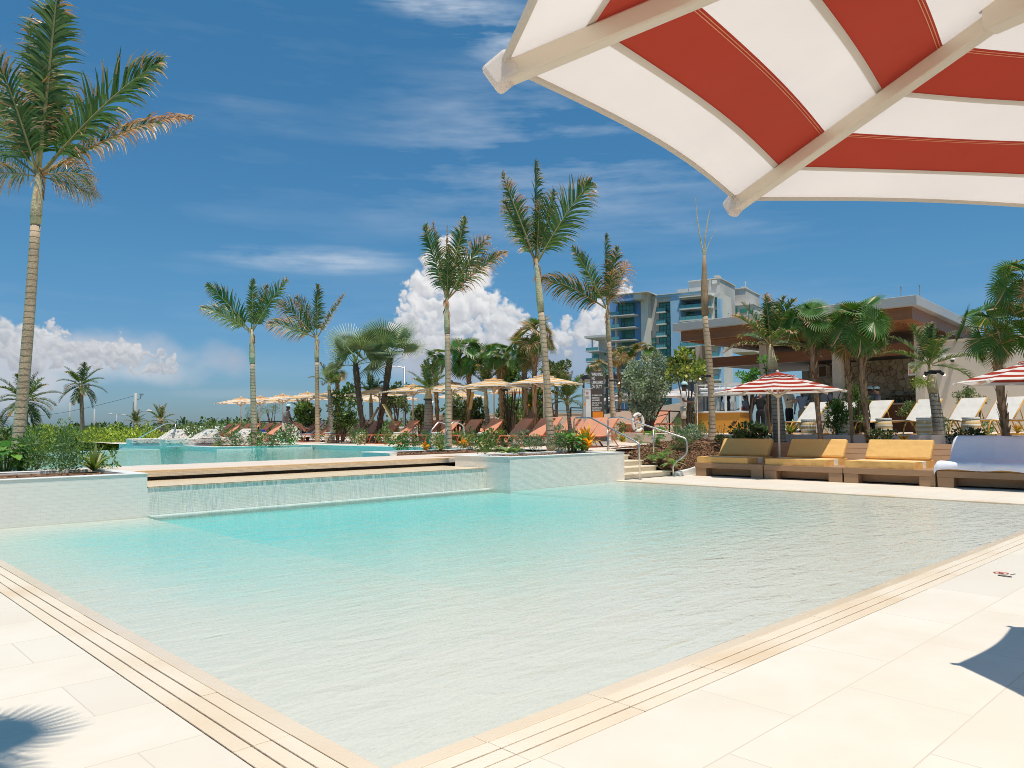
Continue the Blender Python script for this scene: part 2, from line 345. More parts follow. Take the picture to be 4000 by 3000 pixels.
# ------------------------------------------------------------------ mesh builder
class MB:
    def __init__(s): s.v = []; s.f = []; s.mi = []; s.c = []; s.mats = []; s.cur = 0; s.cc = None
    def mat(s, key):
        if key not in s.mats: s.mats.append(key)
        s.cur = s.mats.index(key); return s
    def color(s, c): s.cc = c; return s
    def face(s, idx):
        s.f.append(tuple(idx)); s.mi.append(s.cur); s.c.append(s.cc or (1, 1, 1))
    def add(s, vs, fs):
        o = len(s.v); s.v += [tuple(v) for v in vs]
        for f in fs: s.face([i+o for i in f])
    def quad(s, a, b, c, d): s.add([a, b, c, d], [(0, 1, 2, 3)])
    def box(s, lo, hi, M_=None):
        x0, y0, z0 = lo; x1, y1, z1 = hi
        vs = [Vector(p) for p in ((x0, y0, z0), (x1, y0, z0), (x1, y1, z0), (x0, y1, z0), (x0, y0, z1), (x1, y0, z1), (x1, y1, z1), (x0, y1, z1))]
        if M_: vs = [M_ @ v for v in vs]
        s.add(vs, [(0, 3, 2, 1), (4, 5, 6, 7), (0, 1, 5, 4), (1, 2, 6, 5), (2, 3, 7, 6), (3, 0, 4, 7)])
    def prism(s, poly, z0, z1):
        n = len(poly)
        s.add([(p[0], p[1], z0) for p in poly]+[(p[0], p[1], z1) for p in poly],
              [tuple(range(n))[::-1], tuple(range(n, 2*n))]+[(i, (i+1) % n, n+(i+1) % n, n+i) for i in range(n)])
    def tube(s, pts, r, n=8, cap=True, flat=None):
        pts = [Vector(p) for p in pts]; rs = r if isinstance(r, (list, tuple)) else [r]*len(pts)
        o = len(s.v); prev = None
        for i, p in enumerate(pts):
            t = (pts[min(i+1, len(pts)-1)]-pts[max(i-1, 0)]).normalized()
            if prev is None:
                a = Vector((0, 0, 1)) if abs(t.z) < .9 else Vector((1, 0, 0))
                u = t.cross(a).normalized()
            else: u = (prev-t*prev.dot(t)).normalized()
            prev = u; w = t.cross(u)
            for k in range(n):
                a = 2*PI*k/n; s.v.append(tuple(p+(u*math.cos(a)+w*math.sin(a))*rs[i]))
        for i in range(len(pts)-1):
            for k in range(n):
                a = o+i*n+k; b = o+i*n+(k+1) % n; s.face((a, b, b+n, a+n))
        if cap: s.face([o+k for k in range(n)][::-1]); s.face([o+(len(pts)-1)*n+k for k in range(n)])
    def lathe(s, prof, n=16, c=(0, 0, 0)):
        o = len(s.v)
        for r, z in prof:
            for k in range(n):
                a = 2*PI*k/n; s.v.append((c[0]+r*math.cos(a), c[1]+r*math.sin(a), c[2]+z))
        for i in range(len(prof)-1):
            for k in range(n): a = o+i*n+k; b = o+i*n+(k+1) % n; s.face((a, b, b+n, a+n))
        s.face([o+k for k in range(n)][::-1]); s.face([o+(len(prof)-1)*n+k for k in range(n)])
    def mesh(s, name, mats=None, smooth=False):
        me = bpy.data.meshes.new(name); me.from_pydata(s.v, [], s.f)
        for k in (mats or s.mats): me.materials.append(M[k])
        if s.mats and not mats: me.polygons.foreach_set('material_index', s.mi)
        if any(c != (1, 1, 1) for c in s.c):
            ca = me.color_attributes.new('col', 'BYTE_COLOR', 'CORNER'); dat = []
            for f, c in zip(s.f, s.c):
                for i in f: dat += [*[min(1, x)for x in c], 1]
            ca.data.foreach_set('color', dat)
        if smooth: me.polygons.foreach_set('use_smooth', [True]*len(s.f))
        me.update(); return me
    def build(s, name, mat=None, parent=None, smooth=False, bevel=0):
        me = s.mesh(name, [mat] if mat else None, smooth)
        return put(name, me, parent, bevel)
def put(name, me, parent=None, bevel=0, loc=None, rot=None, scale=None):
    o = bpy.data.objects.new(name, me); col.objects.link(o)
    if parent: o.parent = parent
    if loc: o.location = loc
    if rot: o.rotation_euler = rot
    if scale: o.scale = scale if not isinstance(scale, (int, float)) else (scale,)*3
    if bevel:
        b = o.modifiers.new('bevel', 'BEVEL'); b.width = bevel; b.segments = 2; b.limit_method = 'ANGLE'
    return o
def tag(o, label=None, cat=None, group=None, kind=None):
    if label is not None: o['label'] = label
    if cat: o['category'] = cat
    if group: o['group'] = group
    if kind: o['kind'] = kind
    return o
def thing(name, label, cat, loc=(0, 0, 0), rz=0, group=None, sc_=1):
    o = bpy.data.objects.new(name, None); col.objects.link(o); o.location = loc; o.rotation_euler = (0, 0, rz); o.empty_display_size = .2
    o.scale = (sc_,)*3
    return tag(o, label, cat, group)
def copy_tree(o, parent=None):
    c = o.copy(); col.objects.link(c); c.parent = parent
    for ch in list(o.children): copy_tree(ch, c)
    return c
def place(o, loc, rz=0, label=None, group=None, s=None):
    o.location = loc; o.rotation_euler = (0, 0, rz)
    if label is not None: o['label'] = label
    if group: o['group'] = group
    if s: o.scale = (s,)*3
    return o
def text_mesh(s, size, xs=1.0, mat='lettering', extr=.002, align='LEFT', space=1.0):
    cu = bpy.data.curves.new('lettering', 'FONT'); cu.body = s; cu.size = size; cu.extrude = extr; cu.align_x = align; cu.space_line = space
    cu.offset = size*.012
    o = bpy.data.objects.new('tmp_text', cu); col.objects.link(o); dg = bpy.context.evaluated_depsgraph_get(); dg.update()
    me = bpy.data.meshes.new_from_object(o.evaluated_get(dg)); bpy.data.objects.remove(o)
    for v in me.vertices: v.co.x *= xs
    me.materials.clear(); me.materials.append(M[mat]); me.name = 'lettering'; return me
ORD = ['first', 'second', 'third', 'fourth', 'fifth', 'sixth', 'seventh', 'eighth', 'ninth', 'tenth', 'eleventh', 'twelfth', 'thirteenth', 'fourteenth', 'fifteenth', 'sixteenth', 'seventeenth', 'eighteenth', 'nineteenth', 'twentieth', 'twenty-first', 'twenty-second', 'twenty-third']
# ------------------------------------------------------------------ setting
def struct(name, mb, mat=None, **k):
    o = mb.build(name, mat, **k); o['kind'] = 'structure'; return o
XW0, XW1, YW0, YW1 = 1.85, 15.6, 2.75, 13.2      # lower pool
b = MB()
for r in ((-400, -400, 900, 1200),): pass
# surrounding land, one sheet to the horizon
b.quad((-1500, -1500, -1.1), (1500, -1500, -1.1), (1500, 1500, -1.1), (-1500, 1500, -1.1))
M['land'] = simple('scrubland', (.10, .11, .05), .95, (.16, .14, .08), .05, 1)
struct('ground', b, 'land')
M['sea'] = simple('sea', (.03, .12, .22), .2, (.04, .16, .26), .02, 1)
b = MB(); b.quad((-3500, 260, -1.05), (-60, 260, -1.05), (1400, 3500, -1.05), (-3500, 3500, -1.05)); struct('sea', b, 'sea')
# lower deck
b = MB()
def rect(b, x0, y0, x1, y1, z): b.quad((x0, y0, z), (x1, y0, z), (x1, y1, z), (x0, y1, z))
rect(b, -14, -14, 1.49, YW1, 0); rect(b, 1.49, -14, 40, 2.34, 0); rect(b, XW1+.28, 2.34, 22, 12.42, 0)
struct('lower_deck', b, 'deck')
# pool floor: shallow shelves left and right, a ramp down to the cascade between them
b = MB(); nx, ny = 90, 80
def fh(x, y):
    edge = min((x-XW0), (y-YW0), (XW1-x))
    sh = -.022-.03*min(1, max(0, edge)/5.0)
    if y > 7.2: pass
    if 4.47 < x < 11.9:
        t = max(0, (y-5.2)/(YW1-5.2)); w = min(1, (x-4.47)/.04, (11.9-x)/.04)
        return sh-.05*(t**.6)*w
    return sh
xs = sorted(set([XW0+(XW1-XW0)*i/nx for i in range(nx+1)]+[4.471, 4.51, 11.86, 11.899])); ys = [YW0+(YW1-YW0)*j/ny for j in range(ny+1)]
b.v = [(x, y, fh(x, y)) for y in ys for x in xs]; w_ = len(xs)
for j in range(len(ys)-1):
    for i in range(w_-1): b.face((j*w_+i, j*w_+i+1, (j+1)*w_+i+1, (j+1)*w_+i))
struct('pool_floor', b, 'floor', smooth=False)
b = MB(); rect(b, XW0-.09, YW0-.09, XW1+.02, YW1, -.012); struct('pool_water', b, 'water')
# coping of the near edges: four stone courses with open slots over a drain channel
random.seed(3)
b = MB(); ch = MB()
ch.box((1.49, 2.34, -.12), (1.86, YW1, -.075)); ch.box((1.49, 2.34, -.121), (XW1+.3, 2.76, -.076))
struct('drain_channel', ch, 'dark')
cw = .083; gap = .0095
for k in range(4):
    a0 = 1.505+k*(cw+gap); mk = 'copwet' if k == 3 else 'coping'
    n = 14; L0 = YW1-(a0+.85)
    y = a0+.85
    i = 0
    while y < YW1-.05:
        y1 = min(YW1, y+.80 if i else 2.75+.45-.0+.0) if i else 3.33
        b.mat(mk); dz = random.uniform(-.0015, .0015); z1 = (-.004 if k < 3 else -.008)+dz
        b.box((a0, y+.002, -.07), (a0+cw+(.012 if k == 3 else 0), y1-.002, z1)); y = y1; i += 1
    x = a0; c0 = 2.355+k*(cw+gap); i = 0
    while x < XW1:
        x1 = 2.36 if i == 0 else x+.80
        dz = random.uniform(-.0015, .0015); z1 = (-.004 if k < 3 else -.008)+dz
        xa = x if i else a0+0.0
        b.mat(mk); b.box((xa+.002, c0, -.07), (min(x1, XW1+.25)-.002, c0+cw+(.012 if k == 3 else 0), z1)); x = x1; i += 1
struct('coping_stones', b, bevel=.004)
b = MB(); rect(b, XW1-.02, 2.72, XW1+.28, 12.42, .003); b.box((XW1-.02, 2.72, -.2), (XW1+.0, 12.42, .002)); struct('far_coping', b, 'coping')
# planters and cascade
def ring_planter(name, x0, y0, x1, y1, z1, wmat, label, inner=True, t=.22):
    o = thing(name, label, 'planter')
    b = MB(); b.box((x0, y0, -.4), (x1, y0+t, z1)); b.box((x0, y1-t, -.4), (x1, y1, z1-.001)); b.box((x0, y0+t, -.4), (x0+t, y1-t, z1)); b.box((x1-t, y0+t, -.4), (x1, y1-t, z1))
    b.build('wall', wmat, o)
    b = MB(); e = .015; zc = z1+.018
    b.box((x0-e, y0-e, z1+.001), (x1+e, y0+t, zc)); b.box((x0-e, y1-t, z1+.001), (x1+e, y1+e, zc)); b.box((x0-e, y0+t, z1+.001), (x0+t, y1-t, zc)); b.box((x1-t, y0+t, z1+.001), (x1+e, y1-t, zc))
    b.build('rim', 'white', o, bevel=.008)
    b = MB(); b.box((x0+t, y0+t, -.3), (x1-t, y1-t, z1-.03)); b.build('soil', 'mulch', o)
    return o
ring_planter('planter', -7, 13.2, 4.47, 15.6, .665, 'basket', 'long white basketweave tiled planter at left side of lower pool, with tall palm')
ring_planter('planter', 11.86, 12.4, 15.93, 14.3, .705, 'mosaic', 'white mosaic tiled planter between cascade and stone steps')
b = MB()
b.box((4.47, 13.2, -1.1), (11.86, 13.45, .44)); struct('cascade_wall', b, 'mosaic')
b = MB(); b.box((4.47, 13.45, -1.1), (11.86, 15.3, .42)); b.box((4.48, 13.18, .442), (11.855, 13.5, .452)); struct('cascade_ledge', b, 'walkedge')
M['ledgewater'] = simple('ledge_water', (.80, .62, .40), .25, (.84, .70, .50), 3, 1, .25, 9)
M['wface'] = tiles('stained_mosaic', (.86, .72, .54), (.60, .45, .30), .10, .026, msize=.002, var=.1, rough=.4, bump=.4, vertical=True)
b = MB(); rect(b, 4.475, 13.19, 11.85, 15.2, .458); struct('cascade_ledge_water', b, 'ledgewater')
b = MB(); b.quad((4.5, 13.17, .455), (11.84, 13.17, .455), (11.84, 13.15, -.02), (4.5, 13.15, -.02)); struct('cascade_water', b, 'fall')
b = MB(); rect(b, 4.475, 12.2, 11.85, 13.19, -.004); struct('cascade_foam', b, 'foam')
# walkway between pools: overhanging slab, mosaic face, dark slot below
b = MB(); b.box((4.0, 14.72, .53), (13, 16.55, .625)); struct('walkway_face', b, 'wface')
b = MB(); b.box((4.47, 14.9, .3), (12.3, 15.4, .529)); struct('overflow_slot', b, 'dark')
random.seed(9); b = MB(); x = -12
while x < 17:
    w = .75; z = .658+random.uniform(-.002, .002)
    y0 = 14.70 if x > 4.4 and x < 12 else 15.62
    if x > 12: y0 = 14.32
    b.box((x, y0, .627), (x+w-.006, 16.62, z)); x += w
struct('walkway', b, 'walk', bevel=.01)
b = MB(); x = 4.5
b.box((4.47, 14.685, .622), (12.0, 14.715, .650)); struct('walkway_edge', b, 'walkedge', bevel=.008)
# upper pool
b = MB(); rect(b, -25, 16.6, 11.6, 40, -.5); rect(b, 11.6, 17.8, 15.4, 27.3, -.5)
M['floor2'] = simple('upper_pool_floor', (.10, .68, .70), .8, (.20, .76, .74), .5, .8)
struct('upper_pool_floor', b, 'floor2')
b = MB(); rect(b, -25, 16.6, 15.39, 31.2, .60); M['water2'] = M['water'].copy(); M['water2'].name = 'upper_pool_water'
for n_ in M['water2'].node_tree.nodes:
    if n_.type == 'BUMP': n_.inputs['Strength'].default_value = .12
    if n_.type == 'MATH' and n_.operation == 'MULTIPLY' and abs(n_.inputs[1].default_value-.72) < .01: n_.inputs[1].default_value = .5
struct('upper_pool_water', b, 'water2')
b = MB(); b.box((-25, 31.0, -.6), (11.6, 31.2, .61)); struct('infinity_edge', b, 'mosaic')
# upper deck platforms
b = MB(); rect(b, 12.0, 29.0, 60, 60, ZU); rect(b, 15.62, 16.62, 60, 29.0, ZU); rect(b, 15.95, 13.95, 60, 16.62, ZU); rect(b, 11.6, 37, 40, 40, ZU+.001)
rect(b, 11.88, 27.6, 15.62, 29.0, ZU)
struct('upper_deck', b, 'deck_up')
b = MB()
b.box((11.6, 27.3, -1.0), (11.86, 38, ZU-.001)); b.box((11.86, 27.3, -.6), (15.4, 27.56, ZU-.001)); b.box((15.4, 17.9, -.6), (15.62, 27.56, ZU-.001))
b.box((11.6, 16.6, -.6), (11.8, 17.9, ZU-.01)); b.box((11.8, 17.7, -.6), (15.4, 17.9, ZU-.01)); struct('upper_pool_wall', b, 'mosaic')
b = MB(); e = .02
b.box((11.6-e, 27.3-e, ZU), (11.95, 38, ZU+.02)); b.box((11.95, 27.3-e, ZU), (15.35, 27.65, ZU+.02)); b.box((15.38, 17.95, ZU), (15.75, 27.65, ZU+.02))
b.box((11.58, 16.62, ZU-.009), (11.85, 17.95, ZU+.02)); b.box((11.85, 17.65, ZU-.009), (15.38, 17.95, ZU+.02)); struct('upper_pool_coping', b, 'white', bevel=.01)
b = MB(); b.box((11.85, 16.62, .2), (18.5, 17.65, .685)); struct('planting_bed', b, 'mulch')
b = MB(); b.box((11.95, 27.65, .3), (15.3, 30.2, ZU+.015)); struct('planting_bed', b, 'mulch')
# depth marks
dm = thing('depth_marking', "black 4' 12\" depth figures with no diving roundel on pool wall", 'marking', (15.39, 0, 0))
dm.location = (15.392, onA(1205, 15.39).y, .645); dm.rotation_euler = (PI/2, 0, -PI/2)
def roundel(parent, c, r, plane_rot=None):
    b = MB(); n = 28; o = 0
    for k in range(n):
        a0 = 2*PI*k/n; a1 = 2*PI*(k+1)/n
        b.quad((c[0]+r*math.cos(a0), c[1]+r*math.sin(a0), .001), (c[0]+r*math.cos(a1), c[1]+r*math.sin(a1), .001), (c[0]+.8*r*math.cos(a1), c[1]+.8*r*math.sin(a1), .001), (c[0]+.8*r*math.cos(a0), c[1]+.8*r*math.sin(a0), .001))
    b.box((-r*.8, -.006, 0), (r*.8, .006, .001), Matrix.Translation(c) @ Matrix.Rotation(.78, 4, 'Z'))
    b.box((-r*.4, -.01, .0005), (r*.5, .012, .0015), Matrix.Translation(c) @ Matrix.Rotation(-.5, 4, 'Z'))
    return b.build('no_diving_symbol', 'redink', parent)
put('lettering', text_mesh("4' 12\"", .13, .7, 'black', .001), dm, loc=(0, -.1, 0)); roundel(dm, (.42, -.055, 0), .055)
p = G(3920, 2249, 0)
dm = thing('depth_marking', 'black 0 depth figure and red no diving roundel on pale deck', 'marking', (p.x, p.y, .004), YAW-PI/2+.55)
put('lettering', text_mesh("0", .17, .75, 'black', .0005, 'CENTER'), dm, loc=(-.02, -.08, 0)); roundel(dm, (.10, .07, 0), .062)
put('lettering', text_mesh("NO DIVING", .022, .8, 'black', .0005, 'CENTER'), dm, loc=(.12, -.03, 0))
# steps
o = thing('stone_steps', 'five pale stone steps rising beside white tiled planter', 'steps')
for k in range(5):
    b = MB(); z1 = .144*(k+1); y0 = 12.42+.36*k; x1 = 18.05-.16*k
    b.box((15.95, y0+.03, z1-.145), (x1, 13.96 if k < 4 else 14.2, z1-.036)); b.box((15.95, y0, z1-.035), (x1+.03, 13.97, z1))
    b.build('step', 'step', o, bevel=.012)
# terrace, retaining walls, slope bed
b = MB(); TP = [(22.6, -20), (22.6, 12.2), (22.8, 15.2), (23.8, 17.4), (25.3, 19.6), (25.3, 28), (90, 28), (90, -20)]
b.prism(TP, ZU-.2, ZT); struct('terrace', b, 'deck_up')
b = MB()
for p0, p1 in zip(TP[:5], TP[1:6]):
    v0 = Vector((*p0, 0)); v1 = Vector((*p1, 0)); d = (v1-v0).normalized(); n_ = Vector((-d.y, d.x, 0))
    b.prism([(v0+n_*.12)[:2], (v0-n_*.1)[:2], (v1-n_*.1)[:2], (v1+n_*.12)[:2]], ZU-.4, ZT+.004)
struct('terrace_curb', b, 'walk')
b = MB(); b.box((20.75, -20, -.2), (22.48, 12.0, .70)); struct('planting_bed', b, 'mulch')
b = MB()
pts = {'a': (18.05, 12.45, .06), 'b': (18.7, 12.25, .20), 'c': (20.75, 12.1, .72), 'd': (22.5, 12.3, .95), 'e': (22.75, 15.0, .98), 'f': (21.5, 15.4, .80), 'g': (17.5, 14.3, .70), 'h': (17.7, 13.5, .45)}
vs = [Vector(pts[k]) for k in 'abcdefgh']; 
import bmesh
bm = bmesh.new(); fv = [bm.verts.new(v) for v in vs]; cv = bm.verts.new((20, 13.5, .72))
for i in range(8): bm.faces.new((fv[i], fv[(i+1) % 8], cv))
bmesh.ops.subdivide_edges(bm, edges=bm.edges, cuts=7, use_grid_fill=True)
for v in bm.verts: v.co.z += .06*noise.noise(v.co*2.3)+.02*noise.noise(v.co*9)
me = bpy.data.meshes.new('slope_bed'); bm.to_mesh(me); slope_faces = [[v.co.copy() for v in f.verts] for f in bm.faces]; bm.free(); me.materials.append(M['mulch'])
slope = put('mulch_slope', me); slope['kind'] = 'structure'
b = MB(); b.add([(18.1, 12.42, -.1), (18.15, 12.26, -.1), (20.8, 12.0, -.1), (20.8, 12.2, -.1), (18.1, 12.42, .10), (18.15, 12.26, .09), (20.8, 12.0, .55), (20.8, 12.2, .56)], [(0, 3, 2, 1), (4, 5, 6, 7), (0, 1, 5, 4), (1, 2, 6, 5), (2, 3, 7, 6), (3, 0, 4, 7)])
wq = thing('bed_curb', 'low white curb holding mulch beside yellow daybed', 'curb'); b.build('wall', 'white', wq, bevel=.01)
# loose chips over the beds
random.seed(5); b = MB()
def chip(p, s=.03):
    a = random.random()*PI; d = Vector((math.cos(a), math.sin(a), random.uniform(-.5, .5)))*s; e = Vector((-d.y, d.x, random.uniform(-.02, .02)))*.3
    b.mat(random.choice(['chip', 'chip', 'mulch', 'boots'])); b.quad(p-d-e, p+d-e, p+d+e, p-d+e)
for f in slope_faces:
    if len(f) < 3: continue
    for k in range(16):
        i = random.randrange(1, len(f)-1) if len(f) > 3 else 1
        u, v = random.random(), random.random()
        if u+v > 1: u, v = 1-u, 1-v
        chip(f[0]+(f[i]-f[0])*u+(f[i+1]-f[0])*v+Vector((0, 0, .012)))
for k in range(2600):
    r_ = random.choice([((-6.5, 13.45), (4.2, 15.3), .645), ((12.1, 12.65), (15.7, 14.05), .685), ((11.9, 16.7), (18, 17.6), .695), ((12.0, 27.7), (15.2, 29.5), ZU+.02)])
    chip(Vector((random.uniform(r_[0][0], r_[1][0]), random.uniform(r_[0][1], r_[1][1]), r_[2])))
o = b.build('mulch_chips'); tag(o, 'loose brown wood chips scattered over the planting beds', 'mulch', kind='stuff')

# ------------------------------------------------------------------ parasols
def parasol(R0, rim, rise, cols, bands=9, pole=True, detail=1, vent=.74, polem='polecream', phi=PI/8, base=True, label='', cat='parasol', name='parasol', thick=.016):
    o = thing(name, label, cat)
    b = MB(); nu = 8*detail; nb = bands
    def pt(i, u, t, off=0):
        a0 = phi+i*PI/4; a1 = a0+PI/4
        p0 = Vector((math.cos(a0), math.sin(a0), 0))*R0*(1-t); p1 = Vector((math.cos(a1), math.sin(a1), 0))*R0*(1-t)
        p = p0.lerp(p1, u); s = math.sin(PI*u)
        p *= 1-.03*s*(1-t)
        z = rim+rise*(t+.02*math.sin(PI*t))-.026*R0*s*(1-t)*(t*3 if t < .33 else 1)*.8
        return (p.x, p.y, z+off)
    seamw = .012
    for i in range(8):
        for k in range(nb):
            t0 = k/nb; t1 = (k+1)/nb
            if t0 > vent+.12: continue
            for sub in range(2 if detail > 1 else 1):
                ta = t0+(t1-t0)*sub/(2 if detail > 1 else 1); tb = t0+(t1-t0)*(sub+1)/(2 if detail > 1 else 1)
                b.mat(cols[k % 2])
                for j in range(nu): b.quad(pt(i, j/nu, ta), pt(i, (j+1)/nu, ta), pt(i, (j+1)/nu, tb), pt(i, j/nu, tb))
    can = b.build('canopy', None, o, smooth=True)
    b = MB()
    for i in range(8):      # hem
        b.tube([pt(i, j/nu, 0, 0) for j in range(nu+1)], thick*.5, 5)
    b.build('hem', 'seam', can)
    if detail > 1:
        for k in (1, 3, 5, 7):
            b = MB()
            for i in range(8):
                for j in range(nu):
                    for (ta, tb) in ((k/nb-.006, k/nb+.006),):
                        b.quad(pt(i, j/nu, ta, -.003), pt(i, (j+1)/nu, ta, -.003), pt(i, (j+1)/nu, tb, -.003), pt(i, j/nu, tb, -.003))
            b.build('seam', 'seam', can)
        for k in (2, 4, 6):
            b = MB()
            for i in range(8):
                for q in (-.0085, -.004):
                    for j in range(nu):
                        b.quad(pt(i, j/nu, k/nb+q, -.003), pt(i, (j+1)/nu, k/nb+q, -.003), pt(i, (j+1)/nu, k/nb+q+.0014, -.003), pt(i, j/nu, k/nb+q+.0014, -.003))
            if 'stitch' not in M: M['stitch'] = simple('orange_stitching', (.75, .30, .16), .8)
            b.build('stitching', 'stitch', can)
    # vent cap
    b = MB(); b.mat(cols[1])
    for i in range(8):
        for j in range(nu):
            q0 = j/nu; q1 = (j+1)/nu
            w = .022*R0/1.7
            zz = lambda u: w*(.5+.5*math.cos(4*PI*u))
            for ta, tb in ((vent-.02, vent+.12), (vent+.12, .998)):
                f = 1 if ta < vent else 0
                b.quad(pt(i, q0, ta, .03+f*zz(q0)), pt(i, q1, ta, .03+f*zz(q1)), pt(i, q1, tb, .035), pt(i, q0, tb, .035))
    vc = b.build('vent_cap', None, can, smooth=True)
    b = MB()
    for i in range(8): b.tube([pt(i, j/nu, vent-.02, .03+.022*R0/1.7*(.5+.5*math.cos(4*PI*j/nu))) for j in range(nu+1)], thick*.45, 4)
    b.build('piping', 'cwhite', vc)
    zh = rim-.02
    for i in range(8):
        a = phi+i*PI/4; d = Vector((math.cos(a), math.sin(a), 0)); s = Vector((-d.y, d.x, 0))
        b = MB(); h = .027 if detail < 2 else .021; w = .012 if detail < 2 else .017
        n = 1; P = [d*R0*(1-t)*(1.0)+Vector((0, 0, pt(i, 0, t)[2]-.004)) for t in [k/n*.97 for k in range(n+1)]]
        for p0, p1 in zip(P[:-1], P[1:]):
            z0 = Vector((0, 0, 2*h)); 
            vs = [p0-s*w-z0, p0+s*w-z0, p0+s*w, p0-s*w, p1-s*w-z0, p1+s*w-z0, p1+s*w, p1-s*w]
            b.add(vs, [(3, 2, 1, 0), (4, 5, 6, 7), (0, 1, 5, 4), (1, 2, 6, 5), (2, 3, 7, 6), (3, 0, 4, 7)])
        rb = b.build('rib', polem, o, bevel=.004 if detail > 1 else 0)
        m_ = d*R0*.44+Vector((0, 0, rim+rise*.60-.03)); hb = d*.06+Vector((0, 0, rim-.10))
        b = MB(); b.tube([hb, m_], .016, 6); b.build('strut', polem, rb)
        if detail > 1:
            b = MB(); c = m_; b.box((-.07, -.03, -.05), (.07, .03, .03), Matrix.Translation(c) @ Matrix.Rotation(a, 4, 'Z')); b.build('bracket', polem, rb, bevel=.008)
        b = MB(); tp = Vector(pt(i, 0, 0))
        b.box((-.03, -.02, -.05), (.035, .02, .012), Matrix.Translation(tp+d*.01) @ Matrix.Rotation(a, 4, 'Z') @ Matrix.Rotation(.6, 4, 'Y'))
        b.build('tip_pocket', 'cwhite' if i % 2 or detail < 2 else 'cwhite', can, bevel=.01 if detail > 1 else 0)
    b = MB(); b.tube([(0, 0, 0.02), (0, 0, rim+rise*.98)], .028 if detail < 2 else .035, 12); b.build('pole', polem, o, smooth=True)
    b = MB(); b.lathe([(.05, rim-.16), (.07, rim-.14), (.07, rim-.07), (.05, rim-.05)], 10); b.build('hub', polem, o)
    b = MB(); b.lathe([(.05, rim+rise+.02), (.045, rim+rise+.06), (.01, rim+rise+.09)], 8); b.build('finial', 'cwhite', o)
    if base:
        b = MB(); b.box((-.38, -.38, 0), (.38, .38, .06)); b.lathe([(.05, .06), (.05, .25), (.035, .27)], 10); b.build('base', polem, o, bevel=.01)
    return o
RED = ('cwhite', 'cred')
near = parasol(1.55, 2.125, .43, RED, 9, detail=2, polem='poleivory', phi=2.103, label='huge red and white striped parasol seen from below in the foreground, upper right corner')
near.location = (1.824, -.24, 0)
nb2 = copy_tree(near); place(nb2, (5.36, -.47, 0), 2.103-2.103+.02, 'striped parasol off to the right whose shadow falls on the pale deck'); nb2.rotation_euler.z = -2.103+PI/8; nb2.scale = (.98, .98, 1.0)
dbp = parasol(1.66, 2.27, .50, RED, 9, polem='poleivory', label='red and white striped parasol standing between the two yellow daybeds nearest the steps')
dbp.location = (19.45, 9.95, .0)
P_ = copy_tree(dbp); place(P_, (19.45, onA(4085, 19.45).y, 0), 0, 'red and white striped parasol at the right picture edge over the towel covered daybed')
# yellow parasols
YEL = ('ccream', 'cyellow')
yp = parasol(1.42, 1.98, .30, YEL, 9, label='', phi=PI/8)
yx = [940, 1015, 1103, 1200, 1300, 1482, 1613, 1765, 1930, 2125]
names = ['farthest and leftmost', 'second from the left', 'third from the left', 'fourth from the left', 'fifth, beside the bathers', 'sixth from the left, beside the leaning palm', 'seventh from the left', 'eighth from the left', 'ninth from the left', 'nearest and rightmost']
UY = []
for i, (x, n) in enumerate(zip(yx, names)):
    o = yp if i == 0 else copy_tree(yp)
    pk = [1548, 1543, 1535, 1527, 1520, 1505, 1495, 1484, 1470, 1456][i]
    P = onA(x, 19.9, ZU); UY.append(P)
    h = zat(x, pk, P)-ZU
    place(o, P, random.uniform(-.06, .06), 'yellow and cream striped parasol in front row, '+n, 'front row of yellow striped parasols'); o.scale = (1, 1, h/2.37)
for i, (x, A, pk) in enumerate([(1445, 25.5, 1536), (1542, 25.5, 1530), (1800, 25.5, 1520), (2003, 25.5, 1497), (2075, 27, 1498)]):
    o = copy_tree(yp); P = onA(x, A, ZU); h = zat(x, pk, P)-ZU
    place(o, P, .3, 'yellow and cream striped parasol in back row, '+ORD[i]+' from the left', 'back row of yellow striped parasols'); o.scale = (1, 1, h/2.37)
gp = parasol(1.7, 2.1, .5, ('cwhite', 'cgrey'), 12, label='')
for i, (x, pk, D) in enumerate([(2562, 1512, 46), (2658, 1512, 44), (2440, 1530, 50)]):
    o = gp if i == 0 else copy_tree(gp); P = dist(x, D, ZT); h = zat(x, pk, P)-ZT
    place(o, P, .2*i, ['white and grey striped parasol behind the silver tree', 'white and grey striped parasol right of the silver tree', 'white and grey striped parasol left of the silver tree, mostly hidden'][i], 'white and grey striped parasols near the hotel'); o.scale = (1, 1, h/2.69)

